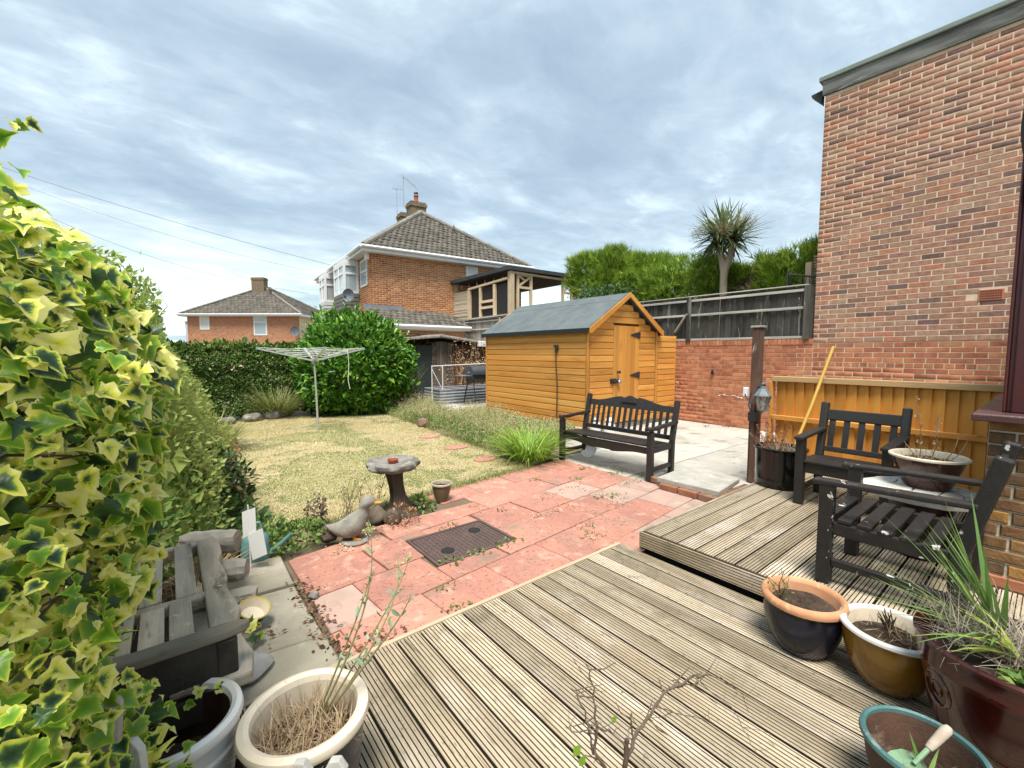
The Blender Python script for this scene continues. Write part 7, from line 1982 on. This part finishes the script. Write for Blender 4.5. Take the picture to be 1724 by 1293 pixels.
yc = thing('spiky_plant', 'long green sword leaves and pale dead leaf tangle in the oxblood planter', 'plant', (2.40, .06, .46))
tuft(None, None, (2.47, .07, .47), 26, (.38, .56), (.25, .75), (.0, .35), (.014, .022), LEAF('leaf_sword', [(.10, .20, .045), (.17, .29, .07), (.24, .36, .11)], .3, .4), 81, .04, t=yc, part='sword_leaves', az=(rad(105), .55))
tuft(None, None, (2.46, .08, .47), 18, (.35, .55), (.9, 1.35), (.05, .4), (.010, .016), LEAF('leaf_sword'if False else 'leaf_sword', []) if False else MATS['leaf_sword'], 82, .04, t=yc, part='low_leaves', az=(rad(135), .35))
straw(yc, (2.36, .10, .475), .17, 420, (.10, .26), 83, LEAF('dead_leaf', [(.22, .19, .14), (.34, .30, .235), (.46, .42, .35), (.28, .17, .14)], .2, .8), 'dead_leaves')
sp_ = thing('spider_plant', 'yellow green rosette growing on the near side of the oxblood planter', 'plant', (2.28, .0, .48))
tuft(None, None, (2.27, .02, .50), 26, (.14, .22), (.3, 1.1), (.5, 1.3), (.013, .020), LEAF('leaf_spider', [(.30, .38, .06), (.42, .50, .10), (.56, .60, .20)], .35, .45), 84, .02, t=sp_, part='leaves')
bushlet('pot_weed', 'small green weed at the front rim of the oxblood planter', (2.17, .02, .48), (.06, .05, .04), 60, (.025, .045), L_WEED, 85)
tw2 = thing('grass_sprig', 'small green sprig growing beside the trowel', 'plant', (1.87, .19, .2))
tuft(None, None, (1.85, .19, .19), 9, (.09, .15), (.1, .6), (.1, .7), (.010, .016), MATS['leaf_sword'], 86, .015, t=tw2, part='leaves')

# --- bare twig shrub in front of the camera
tg = thing('bare_shrub', 'leafless twiggy branches rising in front of the lower deck boards', 'shrub', (1.02, .74, .05))
rng = np.random.default_rng(91)
def branch(m, pts, r0, r1, sub=True):
    pts = [Vector(p) for p in pts]; path = []
    for i in range(len(pts) - 1):
        for k in range(4): path.append(pts[i].lerp(pts[i + 1], k / 4) + Vector(rng.normal(0, .0025, 3)))
    path.append(pts[-1]); n = len(path)
    m.tube(path, [.72 * (r0 + (r1 - r0) * k / (n - 1)) for k in range(n)], 7)
    if sub:
        for k in range(3, n - 1, 2):
            d = Vector(rng.normal(0, 1, 3)); d.z = abs(d.z) * .5; d.normalize(); L = rng.uniform(.025, .09)
            q = [path[k], path[k] + d * L * .5 + Vector(rng.normal(0, .004, 3)), path[k] + d * L + Vector((0, 0, rng.normal(0, .012)))]
            m.tube(q, [r1 * 1.1, r1 * .8, r1 * .5], 4)
    return path
base = Vector((1.02, .74, .05)); fork = R(1052, 1288, 1.28)
b = MB(); branch(b, [base, base.lerp(fork, .5) + Vector((.01, .01, 0)), fork, R(1056, 1245, 1.29)], .013, .010, False); b.build('trunk', TWIG, tg, world=True, smooth=True)
for (p, r0, r1) in (([fork, R(1075, 1230, 1.3), R(1095, 1200, 1.32), R(1125, 1160, 1.34), R(1150, 1150, 1.36), R(1180, 1134, 1.38)], .0085, .0028), ([R(1125, 1160, 1.34), R(1150, 1155, 1.38), R(1172, 1152, 1.40), R(1180, 1146, 1.41)], .004, .002), ([R(1180, 1134, 1.38), R(1215, 1142, 1.42), R(1250, 1170, 1.45), R(1260, 1200, 1.46)], .0026, .001), ([R(1105, 1190, 1.33), R(1140, 1200, 1.4), R(1180, 1212, 1.45), R(1200, 1220, 1.46)], .0024, .001), ([R(1180, 1150, 1.40), R(1230, 1190, 1.46), R(1255, 1235, 1.48), R(1275, 1270, 1.5)], .0022, .001),
                    ([fork + Vector((-.02, .02, -.06)), R(1000, 1270, 1.25), R(1005, 1220, 1.26), R(1000, 1160, 1.27), R(985, 1117, 1.28)], .0075, .0022), ([R(998, 1270, 1.25), R(992, 1220, 1.22), R(975, 1175, 1.2), R(962, 1158, 1.2)], .005, .0015), ([R(1052, 1255, 1.28), R(1025, 1230, 1.25), R(995, 1223, 1.22), R(965, 1235, 1.2), R(952, 1225, 1.2)], .004, .0014), ([R(1065, 1240, 1.29), R(1062, 1215, 1.27), R(1063, 1200, 1.26)], .004, .002)):
    b = MB(); branch(b, p, r0, r1); b.build('branch', TWIGP, tg, world=True, smooth=True)
LP = np.array([R(1030, 1218, 1.25), R(965, 1275, 1.2), R(975, 1290, 1.2), R(1046, 1168, 1.3)]); add_leaves(tg, 'leaves', LP, np.array([(.2, -.2, .6)] * 4), np.array([(-.6, -.7, .3)] * 4), np.array([.03, .045, .04, .012]), T_OVAL, L_LILY, rng)

# --- variegated ivy on the left
def ivy_leaf(seed):
    rg = np.random.default_rng(seed)
    half = [(0, 0), (-.10, .14), (-.13, .31), (.0, .44), (.15, .39), (.30, .48), (.43, .46), (.52, .32), (.76, .17), (1.0, 0)]
    half = [(x + rg.normal(0, .03), y * (1 + rg.normal(0, .14))) if 0 < i < 9 else (x, y) for i, (x, y) in enumerate(half)]
    out = half + [(x, -y * (1 + rg.normal(0, .06))) for x, y in reversed(half[1:-1])]
    c = np.array([.30, 0.0]); o = np.array(out); inn = c + (o - c) * .60
    n = len(o); ph = rg.uniform(0, 6); fold = rg.uniform(.05, .55); bend = rg.uniform(.15, .55)
    def z(p, k): return fold * abs(p[1]) - bend * (p[0] - .15) ** 2 + k * .06 * math.sin(9 * math.atan2(p[1], p[0] - .3) + ph)
    V = [(*c, .02)] + [(*p, z(p, .4)) for p in inn] + [(*p, z(p, 1.0)) for p in o]
    F = [(0, 1 + i, 1 + (i + 1) % n, 1 + (i + 1) % n) for i in range(n)]
    T = [(0, 1 + i, 1 + (i + 1) % n) for i in range(n)]
    for i in range(n):
        j = (i + 1) % n; T += [(1 + i, 1 + n + i, 1 + n + j), (1 + i, 1 + n + j, 1 + j)]
    e = np.array([0.0] + [.52] * n + [1.0] * n)
    return np.array(V), np.array(T), e
def ivy_mat():
    m = bpy.data.materials.new('ivy_leaf'); m.use_nodes = True; nt = m.node_tree; N, L = nt.nodes, nt.links
    bs = N['Principled BSDF']; out = N['Material Output']; rnd = _rnd(nt)
    at = N.new('ShaderNodeAttribute'); at.attribute_name = 'margin'
    co = N.new('ShaderNodeTexCoord'); n1 = _noise(nt, co.outputs['Object'], 26, 3, .6)
    a = N.new('ShaderNodeMath'); a.operation = 'ADD'; L.new(_mul(nt, n1, .75, -.37), a.inputs[0]); L.new(at.outputs['Fac'], a.inputs[1])
    s = N.new('ShaderNodeMath'); s.operation = 'ADD'; L.new(a.outputs[0], s.inputs[0]); L.new(_mul(nt, rnd, .95, -.37), s.inputs[1])
    var = _ramp(nt, s.outputs[0], [(.02, (.014, .042, .015)), (.30, (.05, .105, .035)), (.44, (.19, .30, .05)), (.56, (.56, .60, .07)), (.78, (.76, .74, .11)), (1.0, (.82, .79, .28))])
    r2 = N.new('ShaderNodeMath'); r2.operation = 'FRACT'; L.new(_mul(nt, rnd, 5.7), r2.inputs[0])
    young = _ramp(nt, a.outputs[0], [(.2, (.10, .23, .018)), (.75, (.21, .37, .03)), (1.1, (.48, .55, .06))])
    dark = _ramp(nt, a.outputs[0], [(.3, (.03, .075, .022)), (.9, (.055, .115, .03))])
    f1 = _ramp(nt, r2.outputs[0], [(.0, 0.), (.50, 1.)], 'CONSTANT'); f2 = _ramp(nt, r2.outputs[0], [(.0, 0.), (.90, 1.)], 'CONSTANT')
    col = _mix(nt, f2, _mix(nt, f1, var, young), dark)
    L.new(col, bs.inputs['Base Color']); bs.inputs['Roughness'].default_value = .36; bs.inputs['Specular IOR Level'].default_value = .4
    tr = N.new('ShaderNodeBsdfTranslucent'); L.new(col, tr.inputs['Color'])
    mx = N.new('ShaderNodeMixShader'); mx.inputs[0].default_value = .36
    L.new(bs.outputs[0], mx.inputs[1]); L.new(tr.outputs[0], mx.inputs[2]); L.new(mx.outputs[0], out.inputs['Surface'])
    return m
bf = thing('board_fence', 'old dark board fence almost wholly buried in the variegated ivy', 'fence', (-.78, 1.8, 0))
me = MB(); me.box(-.01, .01, -.072, .072, 0, 1.68); me = me.mesh('dark_board', M('old_fence_dark', (.05, .04, .03), (.03, .025, .02), sc=6, st=(1, 1, .1), rough=.95))
for k in range(24): link('board', me, bf, (random.uniform(-.006, .006), -1.7 + k * .15, 0))
for k in range(3):
    b = MB(); b.box(.012, .05, -1.75, 1.85, .25 + k * .6, .33 + k * .6); b.build('rail', MATS['old_fence_dark'], bf)
IVY = ivy_mat()
ivy = thing('ivy', 'big variegated yellow and green ivy hanging over the broken grey bench', 'ivy', (-.4, 1.8, 0))
rng = np.random.default_rng(101)
def ivy_face(Y, Z):
    """the ivy leans out over the path at breast height, is hollow over the bench seat and trails forward again low down"""
    c = lambda v, a_, b_: np.clip((v - a_) / (b_ - a_), 0, 1)
    X = np.full(len(Y), -.075)
    X = X - np.clip(Z - 1.50, 0, 1) * .26
    X = X + .015 * c(Z, 1.0, 1.15) * (1 - c(Z, 1.4, 1.6)) * c(Y, 1.3, 1.9)
    X = X - .30 * (1 - c(Z, .90, 1.12)) * c(Y, 1.50, 1.75)
    X = X - .05 * (1 - c(Z, .95, 1.1)) * c(Z, .68, .80) * (1 - c(Y, 1.50, 1.75))
    X = X + .035 * (1 - c(Z, .64, .74)) * c(Z, .3, .45) * c(Y, 1.1, 1.3) * (1 - c(Y, 1.50, 1.65))
    X = X - .10 * (1 - c(Y, .8, 1.05)) - .05 * (1 - c(Z, .2, .45))
    return X
temps = [ivy_leaf(s) for s in range(9)]
def ivy_cloud(n, depth, sz, y0=.62, y1=3.0, z0=.05, z1=1.78):
    Y = y0 + (y1 - y0) * rng.random(n) ** .9; Z = z0 + (z1 - z0 + .17 * np.clip((1.45 - Y) / .4, 0, 1)) * rng.random(n)
    P = np.stack([0 * Y, Y, Z], 1); P[:, 0] = ivy_face(Y, Z)
    P[:, 0] += lump(P, .05, 4.0) + lump(P, .03, 9.0, 1.3) - np.abs(rng.normal(0, depth, n)) + .01
    top = rng.random(n) < .10
    P[top, 0] = rng.uniform(-.75, -.14, top.sum()); P[top, 2] = 1.76 + .16 * np.clip((1.45 - P[top, 1]) / .4, 0, 1) + lump(P[top], .06, 5) + rng.uniform(-.08, .05, top.sum())
    D = rng.normal(0, .50, (n, 3)) + np.array([.50, -.30, -.42])
    U = rng.normal(0, .55, (n, 3)) + np.array([.55, -.50, .62])
    S = rng.uniform(sz[0], sz[1], n) * np.where(rng.random(n) < .3, .62, 1) * (.80 + .30 * np.clip((Z - .6) / 1.0, 0, 1))
    S = S * np.clip(np.linalg.norm(P - np.array([0, 0, 1.56]), axis=1) / 1.45, .62, 1.0)
    return P, D, U, S
P, D, U, S = ivy_cloud(5700, .065, (.030, .072))
P2, D2, U2, S2 = ivy_cloud(2400, .16, (.06, .10)); P2[:, 0] -= .13
k_ = np.linalg.norm(P - np.array([0, 0, 1.56]), axis=1) > .86
P, D, U, S = P[k_], D[k_], U[k_], S[k_]
nearness = np.linalg.norm(P - np.array([0, 0, 1.56]), axis=1) / S
f2 = P @ np.array([.6212, .7837, 0]); r2_ = P @ np.array([.7837, -.6212, 0]); inside = (r2_ / np.maximum(f2, .05) > -1.17)
order = np.argsort(nearness + np.where(inside, 0, 1e3))
ivm = []
for k, (V, T, e) in enumerate(temps):
    o_ = np_mesh('_', V, T, IVY, None, None, True, True, ('margin', e)); o_.name = 'ivy_leaf'; ivm.append(o_)
for i in order[:300]:
    d = Vector(D[i]).normalized(); bb_ = Vector(U[i]).cross(d).normalized(); nn = d.cross(bb_)
    mt = Matrix((d, bb_, nn)).transposed().to_4x4()
    o = link('leaf', ivm[i % 9], ivy, Vector(P[i]) - ivy.location, mt.to_euler(), float(S[i]))
def bulk(name, P, D, U, S):
    VV, FF, RR, EE = [], [], [], []; off = 0
    grp = np.arange(len(P)) % 9
    for k, (T, F, e) in enumerate(temps):
        q = grp == k
        V, F2, r = leaves(name, P[q], D[q], S[q], (T, F), IVY, None, U[q], 0.0, rng, True)
        VV.append(V); FF.append(F2 + off); RR.append(r); EE.append(np.tile(e, q.sum())); off += len(V)
    tag(np_mesh(name, np.concatenate(VV), np.concatenate(FF), IVY, np.concatenate(RR), ivy, True, True, ('margin', np.concatenate(EE))), kind='stuff')
bulk('foliage', P[order[300:]], D[order[300:]], U[order[300:]], S[order[300:]])
bulk('inner_foliage', P2, D2, U2, S2)
b = MB()
for k in range(110):
    y, z = rng.uniform(.7, 2.9), rng.uniform(.2, 1.75); x = float(ivy_face(np.array([y]), np.array([z]))[0])
    p = [Vector((x - .34, y + rng.normal(0, .1), z - .1))]
    for j in range(4): p.append(p[-1] + Vector((.075, rng.normal(0, .03), rng.normal(.02, .03))))
    b.tube(p, [.006, .005, .004, .003, .002], 5, False)
tag(b.build('twig', TWIG, ivy, world=True), kind='stuff')
for k in range(6):
    y = .9 + k * .36; b = MB(); p = [(-.62, y, -.02)]
    for j in range(6): p.append((-.60 + .05 * rng.normal(), y + .1 * rng.normal(), .3 * (j + 1)))
    b.tube(p, [.03, .027, .024, .02, .018, .015, .01], 7); b.build('stem', TWIG, ivy, world=True)
# ivy sprig hanging into the white pot and the patch on the flags
for (lab, c, n, sp, sz, u) in (('small ivy sprig hanging over the rim of the white pot', (.035, 1.70, .43), 5, .03, .035, (-.3, -.6, .7)), ('variegated ivy runner spreading on the grey flags beside the small blue bowl', (.20, 2.60, .05), 34, .075, .05, (-.2, -.5, .9))):
    t = thing('ivy_sprig', lab, 'ivy', c)
    for k in range(n):
        d = Vector(rng.normal(0, .7, 3) + np.array([.4, -.3, -.1])).normalized(); U_ = Vector(rng.normal(0, .3, 3) + np.array(u)); bb_ = U_.cross(d).normalized(); nn = d.cross(bb_)
        link('leaf', ivm[k % 9], t, (rng.normal(0, sp), rng.normal(0, sp), abs(rng.normal(0, sp * .4))), Matrix((d, bb_, nn)).transposed().to_euler(), sz * rng.uniform(.6, 1.2))
    b = MB(); b.tube([(-.12, .02, .0), (-.04, 0, .02), (.05, -.02, .01)], .0025, 5); b.build('stem', TWIG, t)
